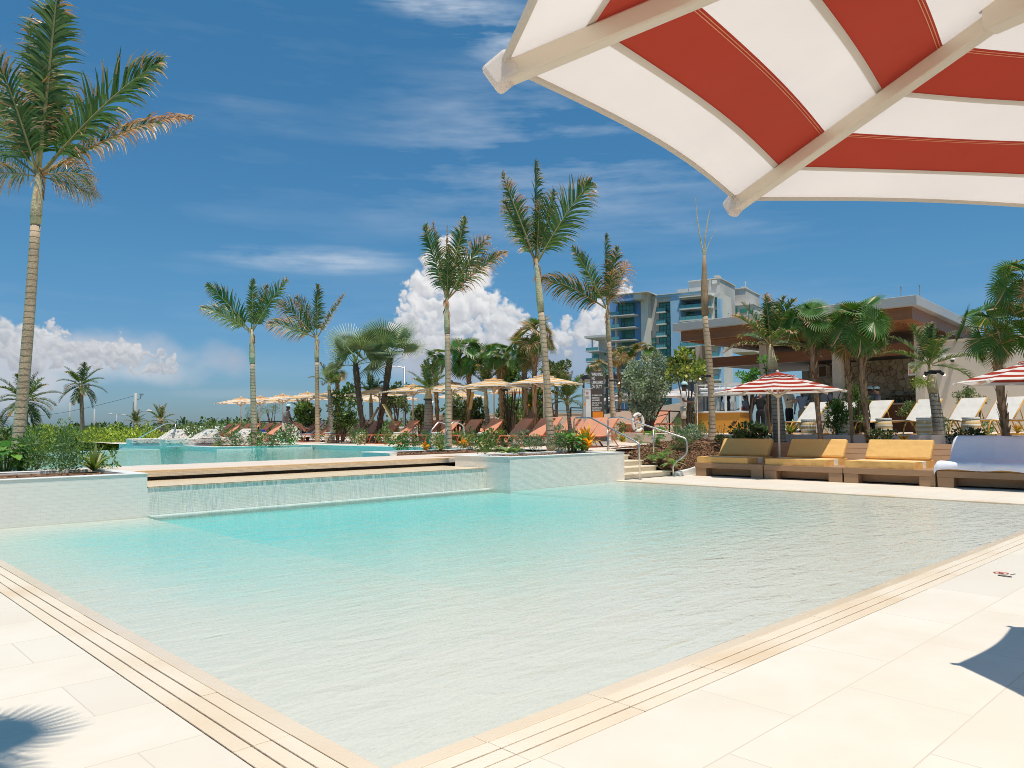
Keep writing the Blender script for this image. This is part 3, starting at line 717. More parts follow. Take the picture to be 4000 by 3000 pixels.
# ------------------------------------------------------------------ sun loungers: feet at x=0, head at +x
def lounger(fm, sm, label=''):
    o = thing('sun_lounger', label, 'sun lounger')
    W = .33; zs = .36
    def tr(name, pts, r=.018):
        b = MB(); b.tube(pts, r, 6); return b.build(name, fm, o, smooth=True)
    a = R(42); bx, bz = 1.15, zs; tx, tz = bx+.86*math.cos(a), bz+.86*math.sin(a)
    b = MB()
    for s in (-1, 1):
        b.tube([(.02, s*W, .02), (.10, s*W, .22), (.17, s*W, .33), (.25, s*W, zs), (.7, s*W, zs-.03), (1.15, s*W, zs), (1.75, s*W, zs-.02)], .019, 6)
    b.tube([(.25, -W, zs-.01), (.25, W, zs-.01)], .015, 6); b.tube([(1.75, -W, zs-.02), (1.75, W, zs-.02)], .015, 6)
    b.build('frame', fm, o, smooth=True)
    b = MB(); b.tube([(.02, -W, .02), (.02, W, .02)], .018, 6)
    b.tube([(.02, -W, .018), (.62, -W, .018)], .016, 6); b.tube([(.02, W, .018), (.62, W, .018)], .016, 6); b.build('foot_rail', fm, o, smooth=True)
    for s in (-1, 1):
        b = MB(); b.tube([(.62, s*W, .018), (.42, s*W, zs-.03)], .015, 6); b.build('leg', fm, o)
        b = MB(); b.tube([(1.72, s*W, .018), (1.38, s*W, zs-.02)], .016, 6); b.build('leg', fm, o)
    b = MB(); b.tube([(1.72, -W, .018), (1.72, W, .018)], .016, 6); b.build('rear_rail', fm, o)
    b = MB()
    for s in (-1, 1): b.tube([(bx, s*W, bz), (tx, s*W, tz)], .019, 6)
    b.tube([(tx, -W, tz), (tx, W, tz)], .019, 6); b.tube([(1.62, -W, zs-.02), (bx+.45*math.cos(a), -W, bz+.45*math.sin(a))], .012, 5); b.tube([(1.62, W, zs-.02), (bx+.45*math.cos(a), W, bz+.45*math.sin(a))], .012, 5)
    b.build('back_frame', fm, o, smooth=True)
    b = MB(); n = 8
    P = [(.24, zs+.012), (.45, zs-.005), (.7, zs-.018), (.95, zs-.01), (1.15, zs+.012)]
    for (x0, z0), (x1, z1) in zip(P[:-1], P[1:]): b.box((0, -W+.012, 0), (math.hypot(x1-x0, z1-z0)+.002, W-.012, .012), Matrix.Translation((x0, 0, z0)) @ Matrix.Rotation(-math.atan2(z1-z0, x1-x0), 4, 'Y'))
    b.build('seat_sling', sm, o)
    b = MB(); b.box((0, -W+.012, .004), (.86, W-.012, .018), Matrix.Translation((bx, 0, bz)) @ Matrix.Rotation(-a, 4, 'Y')); b.build('backrest_sling', sm, o)
    return o
cl = lounger('orangeframe', 'coral'); first = True
def put_lounger(proto, P, rz, label, group, s=1.0):
    global first
    o = proto if proto.get('label') is None or proto['label'] == '' else copy_tree(proto)
    place(o, P, rz, label, group); o.scale = (s,)*3; return o
FA = 17.75
def stool_proto():
    o = thing('drum_stool', '', 'side table')
    b = MB(); b.lathe([(.17, 0), (.20, .06), (.225, .2), (.225, .3), (.20, .42)], 20); b.build('woven_drum', 'rattan', o, smooth=True)
    b = MB()
    prf = lambda z: .178+.052*math.sin(PI*(z+.06)/.54)
    for z in (.0, .12, .24, .36): b.lathe([(prf(z), z), (prf(z+.03)+.004, z+.03), (prf(z+.055), z+.055)], 20)
    b.build('pale_band', 'creamband', o)
    b = MB(); b.lathe([(.19, .425), (.215, .43), (.215, .47), (.2, .48)], 20); b.build('top', 'white', o)
    return o
stp = stool_proto()
def put_stool(P, label, group):
    o = stp if stp['label'] == '' else copy_tree(stp)
    return place(o, P, 0, label, group)
tops = []
k = 0
for i, P in enumerate(UY):
    for j, dy in enumerate((.52, -.62)):
        y = P.y+dy
        lab = 'coral sling sun lounger in the pool side row, %s from the left' % ORD[k]
        put_lounger(cl, Vector((FA, y, ZU)), R(random.uniform(-3, 3)), lab, 'coral loungers in the front row'); k += 1
    if i in (3, 4, 5, 6, 7, 8, 9): put_stool(Vector((FA+.35, P.y+1.25, ZU)), 'woven drum side table left of the %s yellow parasol of the front row' % ORD[i], 'woven drum tables among coral loungers')
for i, x in enumerate([2250, 2190, 1]):
    if x > 1: put_lounger(cl, onA(x, FA+.2, ZU), R(2), 'coral sling sun lounger at the row\'s right end, %s' % ['beside the white post', 'beside the tall palm trunk'][i], 'coral loungers in the front row')
for i, x in enumerate([1420, 1490, 1590, 1650, 1690, 1750, 1850, 1930, 1990, 2060, 2110, 2180, 2240]):
    put_lounger(cl, onA(x-40, 23.4, ZU+.12 if x > 1800 else ZU), R(3), 'coral sling sun lounger in the second row, %s from the left' % ORD[i], 'coral loungers in the second row')
b = MB(); b.box((23.2, 19.5, .5), (26, 27, ZU+.118)); struct('raised_deck', b, 'deck_up')
for i, (x, yb) in enumerate([(2215, 0), (2300, 0), (2395, 0), (2482, 0), (2572, 0)]):
    put_lounger(cl, onA(x, 27.0, ZT), R(-6), 'sunlit coral sun lounger on the terrace behind the sign, %s from the left' % ORD[i], 'coral loungers on the terrace', 1.06)
put_stool(onA(2508, 27.2, ZT), 'woven drum side table between sunlit coral loungers on the terrace', 'woven drum tables among coral loungers')
put_stool(onA(2175, 27.2, ZT), 'woven drum side table left of the white post, half hidden', 'woven drum tables among coral loungers')
wl = lounger('yellowframe', 'whitesling')
for i, x in enumerate([3042, 3168, 3290, 3478, 3650, 3800, 3975]):
    put_lounger(wl, onA(x, 23.1, ZT), R(-14), 'white sling lounger with golden frame on the bar terrace, %s from the left' % ORD[i], 'white loungers on the bar terrace', 1.1)
for i, x in enumerate([3157, 3300, 3452, 3612, 3793]):
    put_stool(onA(x, 23.2, ZT), 'woven drum side table on the bar terrace, %s from the left' % ORD[i], 'drum tables among white loungers')

# ------------------------------------------------------------------ daybeds
def cushion(b, x0, x1, y0, y1, z0, z1):
    b.box((x0, y0, z0), (x1, y1, z1))
def daybed(label, towel=False):
    """front edge at x=0, runs along y 0..1.98, back at +x"""
    o = thing('daybed', label, 'daybed')
    W = 2.02
    b = MB(); b.box((.0, 0.002, .22), (2.1, W-.002, .36)); b.box((.3, .02, .03), (1.9, W-.02, .219)); 
    b.build('platform', 'teak', o, bevel=.006)
    for y in (0.004, W-.34):
        b = MB(); b.box((.012, y, 0), (.3, y+.33, .218)); b.build('leg', 'teak', o, bevel=.005)
    T = Matrix.Translation((1.48, 0, .37)) @ Matrix.Rotation(-R(58), 4, 'Y')
    b = MB()
    for k in range(4): b.box((k*.157, .005, -.03), (k*.157+.152, W-.005, 0), T)
    b.build('backboard', 'teak', o, bevel=.003)
    c0 = .45
    b = MB(); b.mat('gold'); b.box((.05, c0, .362), (.62, W-.03, .52)); b.mat('creamband'); b.box((.62, c0+.001, .362), (.86, W-.031, .5195)); b.mat('gold'); b.box((.86, c0, .362), (1.42, W-.03, .52))
    if not towel:
        cu = b.build('seat_cushion', None, o)
    else:
        b = MB(); b.mat('gold'); b.box((.05, c0-.15, .362), (1.42, W-.03, .52)); b.build('seat_cushion', None, o)
    T = Matrix.Translation((1.22, 0, .49)) @ Matrix.Rotation(-R(55), 4, 'Y')
    b = MB(); n = 8; y0, y1 = (c0 if not towel else c0-.15), W-.06
    b.box((0, y0, -.02), (.56, y1, .13), T); b.build('back_cushion', 'gold', o, bevel=.045)
    return o
db = daybed('')
spots = [(9.97, 'yellow cushioned daybed nearest the steps, half in parasol shade'), (7.92, 'yellow cushioned daybed just right of the daybed parasol pole'), (5.87, 'fully sunlit yellow cushioned daybed left of the towel covered one')]
for i, (y, lab) in enumerate(spots):
    o = db if i == 0 else copy_tree(db)
    place(o, (18.55, y, .001), 0, lab, 'daybeds in a row beside the lower pool')
o = daybed('daybed under white towels at the right picture edge', True); place(o, (18.55, 3.82, .001)); o['group'] = 'daybeds in a row beside the lower pool'
# towel cover draped over the daybed
b = MB(); nx, ny = 34, 60
prof = [(-.03, .34), (-.045, .42), (-.01, .52), (.06, .545), (.5, .545), (1.0, .55), (1.04, .58), (1.10, .67), (1.25, .89), (1.36, 1.05), (1.44, 1.09), (1.56, 1.05), (1.64, .92)]
L_ = [0]
for p, q in zip(prof[:-1], prof[1:]): L_.append(L_[-1]+math.hypot(q[0]-p[0], q[1]-p[1]))
def at_(s):
    s *= L_[-1]
    for i in range(len(L_)-1):
        if s <= L_[i+1]+1e-9:
            f = (s-L_[i])/(L_[i+1]-L_[i]); return (prof[i][0]+(prof[i+1][0]-prof[i][0])*f, prof[i][1]+(prof[i+1][1]-prof[i][1])*f)
    return prof[-1]
for i in range(nx+1):
    for j in range(ny+1):
        x, z = at_(i/nx); y = .24+1.80*j/ny
        nz = noise.noise(Vector((x*3, y*3.5, 1.3)))*.02+noise.noise(Vector((x*1.5, y*8, 4)))*.010
        e = min(y-.24, 2.04-y)
        zz = z+nz*.8+.01-max(0, .05-e)*1.6
        sg = -.03*abs(math.sin((y-.24)/1.8*2*PI))*(1 if i < 4 else 0)
        fold = .02*math.exp(-((y-1.14)/.03)**2)
        b.v.append((x-nz*.5-fold*.6-sg*.3, y, zz+fold*.6+(-sg*1.5 if i < 3 else 0)))
for i in range(nx):
    for j in range(ny): a = i*(ny+1)+j; b.face((a, a+1, a+ny+2, a+ny+1))
o = b.build('towel', 'towel', None, smooth=True); o.location = (18.53, 3.84, .012); tag(o, 'white towels spread over the seat and back of the rightmost daybed', 'towel')
# printed pool loungers on the platform
for i, x in enumerate([630, 760, 915]):
    P = onB(x, [32.5, 30.6, 33.0][i], ZU)
    o = thing('print_daybed', ['leaf print sun bed with raised back, leftmost on the pool platform', 'leaf print sun bed with raised back, nearest the pool platform planting', 'leaf print sun bed behind the platform shrubs, partly hidden'][i], 'sun bed', P, R(-4), 'leaf print sun beds on the pool platform')
    b = MB(); b.box((-1.2, -.45, .08), (.9, .45, .30)); b.build('mattress', 'print', o, bevel=.04)
    b = MB(); b.prism([(.1, -.45), (.9, -.45), (.9, .45), (.1, .45)], .301, .302); b.add([(.0, -.44, .30), (.0, .44, .30), (.95, .44, .30), (.95, -.44, .30), (.50, -.30, .66), (.50, .30, .66), (.72, .30, .66), (.72, -.30, .66)], [(0, 1, 5, 4), (4, 5, 6, 7), (7, 6, 2, 3), (0, 4, 7, 3), (1, 2, 6, 5)])
    b.build('backrest_wedge', 'print', o, bevel=.03)
    b = MB(); b.box((-1.15, -.42, .0), (.88, .42, .079)); b.build('base', 'white', o)
# ------------------------------------------------------------------ palms
GREEN = [(.055, .10, .022), (.075, .13, .03), (.045, .085, .022), (.11, .165, .04)]
DRY = [(.40, .19, .08), (.33, .15, .07), (.50, .29, .17), (.46, .30, .20)]
def lerp3(a, b, t): return tuple(x+(y-x)*t for x, y in zip(a, b))
def frond_mesh(L, droop, dry=.2, ll=.6, n=46, wind=(0, 0, 0), seed=0, up0=1.2, side=None, base=.16, green=None, width=.04, ragged=.3, vee=.25, roll=0):
    """feather frond; starts at the origin along +x (tilted by up0), bends down with droop; +z is up"""
    rnd = random.Random(seed); b = MB(); green = green or GREEN
    P = []; T = []; p = Vector((0, 0, 0)); d = Vector((math.cos(up0), 0, math.sin(up0))); st = 40; wind = Vector(wind)
    for i in range(st+1):
        P.append(p.copy()); T.append(d.copy()); t = i/st
        p = p+d*(L/st); d = (d+Vector((0, 0, -1))*droop*(t**1.2)*2.2/st+wind*t*2/st).normalized()
    rc = lerp3((.22, .22, .09), (.38, .22, .11), dry)
    b.color(rc)
    b.tube([P[i] for i in range(0, st+1, 4)], [.028*(1-.9*i/st)*(L/2.4)+.003 for i in range(0, st+1, 4)], 5)
    S0 = Vector((0, 1, 0))
    for k in range(n):
        t = base+(1-base)*(k+.5)/n; fi = t*st; i0 = min(int(fi), st-1); q = P[i0].lerp(P[i0+1], fi-i0); tg = T[i0]
        nrm = tg.cross(S0).normalized()
        if nrm.z < 0: nrm = -nrm
        SS = (S0*math.cos(roll)+nrm*math.sin(roll)); nr = (nrm*math.cos(roll)-S0*math.sin(roll))
        for s in (-1, 1):
            if rnd.random() < ragged*.16: continue
            tt = (t-base)/(1-base)
            ln = ll*(math.sin(PI*min(1, .18+.80*tt))**.6)*rnd.uniform(.82, 1.08)
            ang = R(57-32*tt)+rnd.uniform(-.08, .08)
            dr = (tg*math.cos(ang)+SS*s*math.sin(ang)+nr*(vee+rnd.uniform(-.1, .2))).normalized()
            mydry = min(1, max(0, dry+rnd.uniform(-.3, .3)+(.25 if tt > .75 else 0)))
            w = width*rnd.uniform(.8, 1.1)*(1-.45*mydry)*(L/2.4)
            g = rnd.choice(green); dc = rnd.choice(DRY); tipstart = 1.18-mydry*1.25
            a = q; segs = 4; dd = dr.copy(); 
            wv = dd.cross(nr).normalized(); 
            for m in range(segs):
                f = m/segs; f1 = (m+1)/segs
                wa = w*(math.sin(PI*min(1, .25+.7*f))); wb = w*(math.sin(PI*min(1, .25+.7*f1))) if m < segs-1 else .002
                c = a+dd*(ln/segs)
                b.color(g if f1 < tipstart+.01 else lerp3(g, dc, min(1, .35+mydry)))
                b.quad(a-wv*wa*.5, a+wv*wa*.5, c+wv*wb*.5, c-wv*wb*.5)
                a = c
                dd = (dd+Vector((0, 0, -1))*(.25+.75*mydry*(f+.3))+Vector((rnd.uniform(-1, 1), rnd.uniform(-1, 1), 0))*.18*mydry+wind*.15).normalized()
                wv = (wv+Vector((rnd.uniform(-1, 1), rnd.uniform(-1, 1), rnd.uniform(-1, 1)))*.5*mydry).normalized()
    return b.mesh('frond', ['frond'])
def fan_mesh(Rb, pet, seed=0, n=38, span=300, droop=.35, green=((.05, .11, .02), (.07, .14, .03)), tip=(.35, .26, .12), split=.5, dry=0, curve=.3, tilt=.7):
    """fan leaf: petiole along +x from the origin, blade at its end facing +z"""
    rnd = random.Random(seed); b = MB()
    P = [Vector((pet*t, 0, -curve*pet*t*t)) for t in (0, .25, .5, .75, 1)]
    b.color(lerp3((.16, .20, .05), (.35, .2, .1), dry)); b.tube(P, [.026, .018, .014, .012, .010], 5)
    c = P[-1]; dirx = (P[-1]-P[-2]).normalized(); side = Vector((0, 1, 0)); nrm = dirx.cross(side)
    if nrm.z < 0: nrm = -nrm
    dirx, nrm = dirx*math.cos(tilt)-nrm*math.sin(tilt), nrm*math.cos(tilt)+dirx*math.sin(tilt)
    for i in range(n):
        a0 = R(-span/2+span*i/n); a1 = R(-span/2+span*(i+1)/n); am = (a0+a1)/2
        L = Rb*(.80+.2*math.cos(am*.55))*rnd.uniform(.92, 1.05)
        g = lerp3(green[0], green[1], rnd.random()); 
        if rnd.random() < dry: g = rnd.choice(DRY)
        def dirv(a): return dirx*math.cos(a)+side*math.sin(a)
        def cup(r): return nrm*(.12*r-.16*r*r)   # slight cupping
        h = .022*(Rb/.8)
        m0 = c+dirv(a0)*L*split+cup(L*split); m1 = c+dirv(a1)*L*split+cup(L*split); mm = c+dirv(am)*L*split+cup(L*split)+nrm*h
        b.color(g); b.add([c, m0, mm, m1], [(0, 1, 2), (0, 2, 3)])
        q = mm; w = L*split*(a1-a0)*.5; dd = dirv(am); wv = dirv(am+PI/2); fall = droop*rnd.uniform(.4, 1.5)
        seg = 4
        for k in range(seg):
            f1 = (k+1)/seg; nd = (dd+Vector((0, 0, -1))*fall*.6*(k+.4)/seg).normalized(); e = q+nd*(L*(1-split)/seg)
            wb = w*(1-f1)**.8+.001
            b.color(g if k < 3 else lerp3(g, tip, .7))
            if k == 0: b.add([m0, mm, m1, e+wv*wb, e-wv*wb], [(0, 1, 4), (1, 2, 3), (1, 3, 4)])
            else: b.quad(q-wv*wp, q+wv*wp, e+wv*wb, e-wv*wb)
            q = e; wp = wb; dd = nd
    return b.mesh('frond', ['frond'])
def bend(p0, p1, sag, n=10):
    p0 = Vector(p0); p1 = Vector(p1); s = Vector(sag)
    return [p0.lerp(p1, i/n)+s*math.sin(PI*i/n) for i in range(n+1)]
def tall_palm(label, base, top, r0, r1, shaft, fronds, crown_up=.5, sagv=(0, 0, 0), group=None, brown=True):
    """feather palm; top = top of ringed trunk; shaft = length of crownshaft; fronds = list of (azimuth, up, L, droop, dry)"""
    o = thing('palm_tree', label, 'palm tree', base, 0, group)
    t = Vector(top)-Vector(base); pts = bend((0, 0, -.15), t, sagv, 12)
    rr = [r0*1.25, r0*1.05]+[r0+(r1-r0)*i/10 for i in range(11)]
    b = MB(); b.tube(pts, rr, 14); b.build('trunk', 'trunk', o, smooth=True)
    d = (pts[-1]-pts[-2]).normalized(); sp = [t+d*shaft*k/5-d*.02 for k in range(6)]
    b = MB(); b.tube(sp, [r1*1.12, r1*1.2, r1*1.12, r1*.95, r1*.72, r1*.5], 12); b.build('crownshaft', 'crownshaft', o, smooth=True)
    b = MB(); rnd = random.Random(len(label))
    for k in range(14):
        a = rnd.random()*2*PI; z = rnd.uniform(.55, 1.05)*shaft; dd = Vector((math.cos(a), math.sin(a), 0))
        p = t+d*z+dd*r1*.7; b.color(rnd.choice(DRY)); s = dd.cross(Vector((0, 0, 1)))*.03
        b.quad(p-s, p+s, p+dd*.07+Vector((0, 0, rnd.uniform(-.25, -.05)))+s*.3, p+dd*.07+Vector((0, 0, -.25))-s*.3)
    b.build('dry_husk', 'leafdull', o)
    for i, fr in enumerate(fronds):
        az, upa, L, dr, dry = fr[:5]; dry = max(.05, dry-.15); ll = (fr[5] if len(fr) > 5 else .24*L)*1.18
        me = frond_mesh(L, dr, dry, ll, n=int(36+L*17), seed=i*7+len(label), up0=R(upa), wind=(0, 0, 0), width=.040, ragged=1, vee=.15, roll=(fr[6] if len(fr) > 6 else 1.1*(1 if i % 2 else -1)))
        put('frond', me, o, loc=t+d*(shaft*.88), rot=(0, 0, az))
    return o
# bearings used for the fronds: the azimuth that points picture-right / picture-left / toward / away
AR = YAW-PI/2; AL = YAW+PI/2; AT = YAW+PI; AW = YAW
def palm_px(label, bx, by, bz, tx, ty, shaft_y, fr, wpx, D=None, sag=(0, 0, 0), group=None):
    base = dist(bx, D, bz) if D else G(bx, by, bz)
    Dd = base.dot(FWD); top = dist(tx, Dd, 0); top.z = zat(tx, ty, top); sh = zat(tx, shaft_y, top)-top.z
    r = wpx/FL*Dd/2
    return tall_palm(label, base, top, r, r*.8, sh, fr, sagv=sag, group=group)
GP = 'tall slender feather palms'
s1 = dist(60, 15.2, .66)
palm_px('tallest feather palm with ringed trunk in the left tiled planter', 62, 0, .64, 118, 870, 660,
        [(AR+.1, 52, 3.4, .48, .35, .85, 1.2), (AR, 30, 3.3, .55, .95, .55, 1.2), (AR-.4, 84, 3.9, .12, .35, .70, -.5), (AL-.2, 84, 3.3, .05, .45, .75, 1.2), (AL, 58, 2.6, .35, .25, .75, -1.1), (AL-.4, 34, 2.1, .6, .7, .6, 1.1), (AL+.2, 5, 1.5, .8, .9, .55, 1.0), (AW+.4, 74, 2.9, .25, .25, .7, .3), (AR-.2, 6, 1.3, .9, .85, .55, -1.2), (AR+.3, -8, 1.1, .7, .8, .5, 1.1), (AT-.5, 70, 2.4, .4, .55, .6, .3)], 44, 15.2, sag=(.02, -.03, 0), group=GP)
palm_px('slender feather palm rising from the shrubs on the pool platform, farthest left of the midground', 995, 0, ZU, 983, 1417, 1285,
        [(AR, 60, 2.5, .30, .35, .55, 1.1), (AL, 52, 2.6, .50, .3, .62, 1.2), (AL+.2, 36, 2.1, .6, .3, .6, -1.0), (AW+.2, 84, 2.2, .0, .2, .30, .2), (AR+.4, 74, 2.0, .2, .4, .5, -.9)], 24, 30, group=GP)
palm_px('feather palm with windswept brown fronds behind the reclining bathers', 1241, 0, ZU, 1236, 1410, 1310,
        [(AL, 50, 2.5, .62, .65, .95, 1.2), (AL+.2, 26, 2.3, .6, .6, .85, -1.1), (AW+.2, 84, 2.6, .0, .1, .55, .9), (AR, 60, 2.5, .15, .75, .28, 1.2), (AL-.1, 66, 2.2, .45, .4, .7, 1.0)], 19, 36, group=GP)
palm_px('feather palm with open dry fronds in front of the big white cloud', 1753, 0, .7, 1748, 1300, 1155,
        [(AL, 74, 2.5, .10, .3, .55, 1.1), (AL-.2, 80, 2.6, .08, .85, .25, 1.0), (AW, 87, 2.5, 0, .8, .10, .9), (AR, 78, 2.7, .10, .35, .48, -1.1), (AR, 60, 2.4, .38, .6, .66, 1.2), (AR-.1, 45, 2.4, .55, .65, .62, 1.1), (AT+.2, 72, 1.7, .3, .4, .45, .6)], 25, 24.3, group=GP)
palm_px('tallest midground feather palm standing in the middle tiled planter', 2152, 0, .7, 2117, 1215, 1005,
        [(AL, 70, 2.7, .0, .6, .48, 1.1), (AL-.2, 64, 2.0, .1, .45, .5, -1.0), (AW, 87, 2.9, .0, .05, .58, 1.2), (AR, 60, 2.7, .42, .3, .80, 1.2), (AR+.2, 76, 2.1, .2, .25, .6, -1.0), (AT+.3, 80, 1.7, .2, .6, .5, .9)], 30, 21, sag=(.02, -.02, 0), group=GP)
palm_px('feather palm with curling fronds right of the warning sign', 2400, 0, 1.0, 2383, 1330, 1190,
        [(AL, 34, 2.8, .62, .65, .78, 1.2), (AL, 64, 2.7, .30, .25, .52, -1.1), (AW, 87, 2.9, 0, .05, .55, 1.1), (AR, 80, 2.4, .10, .55, .6, 1.1), (AR+.3, 68, 2.0, .5, .98, .75, 1.0), (AT+.2, 66, 1.5, .6, .7, .6, .5)], 22, 29, group=GP)
# the bare palm
base = dist(2782, 24.8, .82); tp = dist(2762, 24.8, 0); tp.z = zat(2762, 1232, tp); t = tp-base
o = thing('palm_tree', 'leafless palm trunk topped by three bare stalks, left of the towel kiosk', 'palm tree', base)
b = MB(); b.tube(bend((0, 0, -.2), t, (.03, -.05, 0), 12), [.20, .145]+[.105]*9+[.09, .085], 14); b.build('trunk', 'trunk', o, smooth=True)
k = 24.8/FL
b = MB(); b.tube([t, t+Vector((0, 0, 70*k)), t+RGT*2*k+Vector((0, 0, 190*k)), t+RGT*3*k+Vector((0, 0, 240*k))], [.095, .12, .075, .045], 10); b.build('dry_crownshaft', 'boots', o, smooth=True)
for dx, dz, w in ((-28, 480, .022), (30, 425, .025), (55, 345, .014)):
    b = MB(); q = t+RGT*3*k+Vector((0, 0, 230*k)); e = t+RGT*dx*k+Vector((0, 0, dz*k)); b.tube(bend(q, e, RGT*(-6*k), 6), [w*1.3, w*1.2, w, w, w*.8, w*.6, w*.3], 6); b.build('bare_stalk', 'crownshaft', o)
# fan palms
def fanset(kind):
    r = []
    for i in range(4):
        if kind == 'silver': r.append(fan_mesh(.95, .60, i, 40, 250, .10, ((.12, .17, .09), (.19, .24, .14)), (.42, .40, .28), .42, tilt=-.1+.15*i))
        elif kind == 'green': r.append(fan_mesh(.66, .62, i+10, 38, 330, .75, ((.045, .11, .02), (.08, .16, .03)), (.36, .27, .12), .5, dry=.04, tilt=.4+.25*i))
        else: r.append(fan_mesh(.66, .6, i+20, 34, 320, .95, ((.12, .13, .04), (.18, .17, .06)), (.40, .28, .14), .45, dry=.35, tilt=.4+.25*i))
    return r
FAN = {k: fanset(k) for k in ('silver', 'green', 'dry')}
def fan_palm(label, base, crown, r0, kind='green', s=1.0, n=20, boots=True, seed=0, lo=-35, group='fan palms', smooth_low=.0):
    rnd = random.Random(seed+17); o = thing('fan_palm', label, 'palm tree', base, 0, group)
    t = Vector(crown)-Vector(base); b = MB(); pts = bend((0, 0, -.15), t*.97, RGT*rnd.uniform(-.08, .08), 9)
    b.tube(pts, [r0*1.15]+[r0*.85]*3+[r0*1.0]*3+[r0*1.15]*2+[r0*.9], 10)
    b.build('trunk', ('bark' if kind == 'silver' else 'boots') if boots else 'trunkgrey', o, smooth=True)
    if boots:
        b = MB(); H = t.length
        for k in range(int(60+H*22)):
            f = rnd.uniform(smooth_low, .98); i = min(int(f*9), 8); p = pts[i].lerp(pts[i+1], f*9-i); a = rnd.random()*2*PI; d = Vector((math.cos(a), math.sin(a), 0)); sd = Vector((-d.y, d.x, 0))
            w = rnd.uniform(.015, .04); h = rnd.uniform(.10, .24); out_ = rnd.uniform(.03, .11)*(1.4 if f > .6 else .7); p = p+d*r0*.85
            b.color(rnd.choice([(.34, .22, .12), (.42, .28, .16), (.22, .13, .07), (.16, .09, .05)] if kind != 'silver' else [(.10, .07, .05), (.18, .13, .09), (.06, .04, .03)]))
            tipv = p+d*out_+Vector((0, 0, h)); b.quad(p-sd*w, p+sd*w, tipv+sd*w*.4, tipv-sd*w*.4); b.quad(p-sd*w+d*.012, p+sd*w+d*.012, tipv+sd*w*.4, tipv-sd*w*.4)
        b.build('leaf_boots', 'leafdull', o)
    ga = 2.4
    for k in range(n):
        f = (k+.5)/n; elv = 84-(84-lo)*f**.95+rnd.uniform(-6, 6); az = k*ga+rnd.uniform(-.2, .2)
        me = rnd.choice(FAN['dry'] if (kind == 'dry' and rnd.random() < .6) or (f > .85 and kind == 'green' and rnd.random() < .4) else FAN['green' if kind == 'dry' else kind])
        ss = s*rnd.uniform(.85, 1.08)
        # blade roll about its petiole so fans face outward
        M4 = Matrix.Rotation(az, 4, 'Z') @ Matrix.Rotation(-R(elv), 4, 'Y') @ Matrix.Rotation(rnd.uniform(-1.25, 1.25)*(1.2 if kind == 'silver' else 1), 4, 'X')
        q = put('frond', me, o); q.matrix_local = Matrix.Translation(t*.97-Vector((0, 0, .12*f))) @ M4 @ Matrix.Scale(ss, 4)
    return o
def fan_px(label, tx, bx, D, bz, cy, rpx, wpx, kind='green', n=20, boots=True, seed=0, lo=-35, smooth_low=0):
    base = dist(bx, D, bz); c = dist(tx, D, 0); c.z = zat(tx, cy, c)-.1
    return fan_palm(label, base, c, wpx/FL*D/2*.72, kind, rpx/FL*D/1.2, n, boots, seed, lo, smooth_low=smooth_low)
fan_px('silvery fan palm on a thick dark leaning trunk, left of the big umbrella row centre', 1386, 1432, 33, ZU, 1400, 155, 30, 'silver', 10, True, 1, 15)
fan_px('silvery fan palm with stiff fans and a trunk leaning left, beside the yellow brace board', 1525, 1468, 33.5, ZU, 1375, 138, 32, 'silver', 8, True, 2, 35)
fan_px('small green fan palm left of the leaning silvery ones', 1312, 1318, 38, ZU, 1440, 58, 17, 'dry', 14, True, 3)
fan_px('green fan palm just left of the cloud-backed feather palm trunk', 1700, 1720, 33, ZU, 1385, 72, 22, 'green', 16, True, 4, -45)
fan_px('full drooping green fan palm right of the cloud-backed feather palm', 1828, 1822, 31, ZU, 1360, 100, 24, 'green', 20, True, 5, -55)
fan_px('upright fan palm with bright radiating fan, middle of the row', 1943, 1958, 30, ZU, 1370, 88, 22, 'green', 16, True, 6, -40)
fan_px('fan palm with brown hanging leaves left of the tallest midground palm', 2046, 2053, 29, ZU, 1345, 92, 26, 'dry', 18, True, 7, -50)
fan_px('tallest fan palm with dry edged fans, touching the tallest midground palm trunk', 2092, 2090, 28, ZU, 1290, 112, 28, 'dry', 20, True, 8, -45)
fan_px('fan palm partly hidden behind the top of the warning sign', 2335, 2340, 40, 1.0, 1420, 62, 16, 'dry', 13, True, 9, -45)
fan_px('thin fan palm with drooping dry fans right of the sign', 2420, 2420, 36, 1.0, 1365, 68, 15, 'dry', 13, True, 10, -50)
fan_px('fan palm with folded golden fans above the silver tree', 2522, 2520, 36, 1.0, 1365, 78, 12, 'dry', 11, True, 11, 5)
fan_px('large fan palm behind the daybed parasol, left of the pair', 3168, 3208, 22.3, .7, 1225, 132, 30, 'green', 16, True, 12, -45, .35)
fan_px('left of the two close-set fan palms in front of the bar', 3310, 3330, 22.3, .7, 1255, 125, 24, 'green', 14, True, 13, -50, .4)
fan_px('right of the two close-set fan palms in front of the bar, with shaggy trunk', 3378, 3398, 21.8, .7, 1240, 158, 34, 'green', 16, True, 14, -50)
fan_px('big green fan palm at the right picture edge in front of the cream wall', 3905, 3942, 18.8, .7, 1255, 200, 40, 'green', 14, True, 15, -40)
fan_px('fan palm entering at the far right picture edge', 4035, 4060, 17.5, .7, 1060, 160, 40, 'green', 14, True, 16, -40)
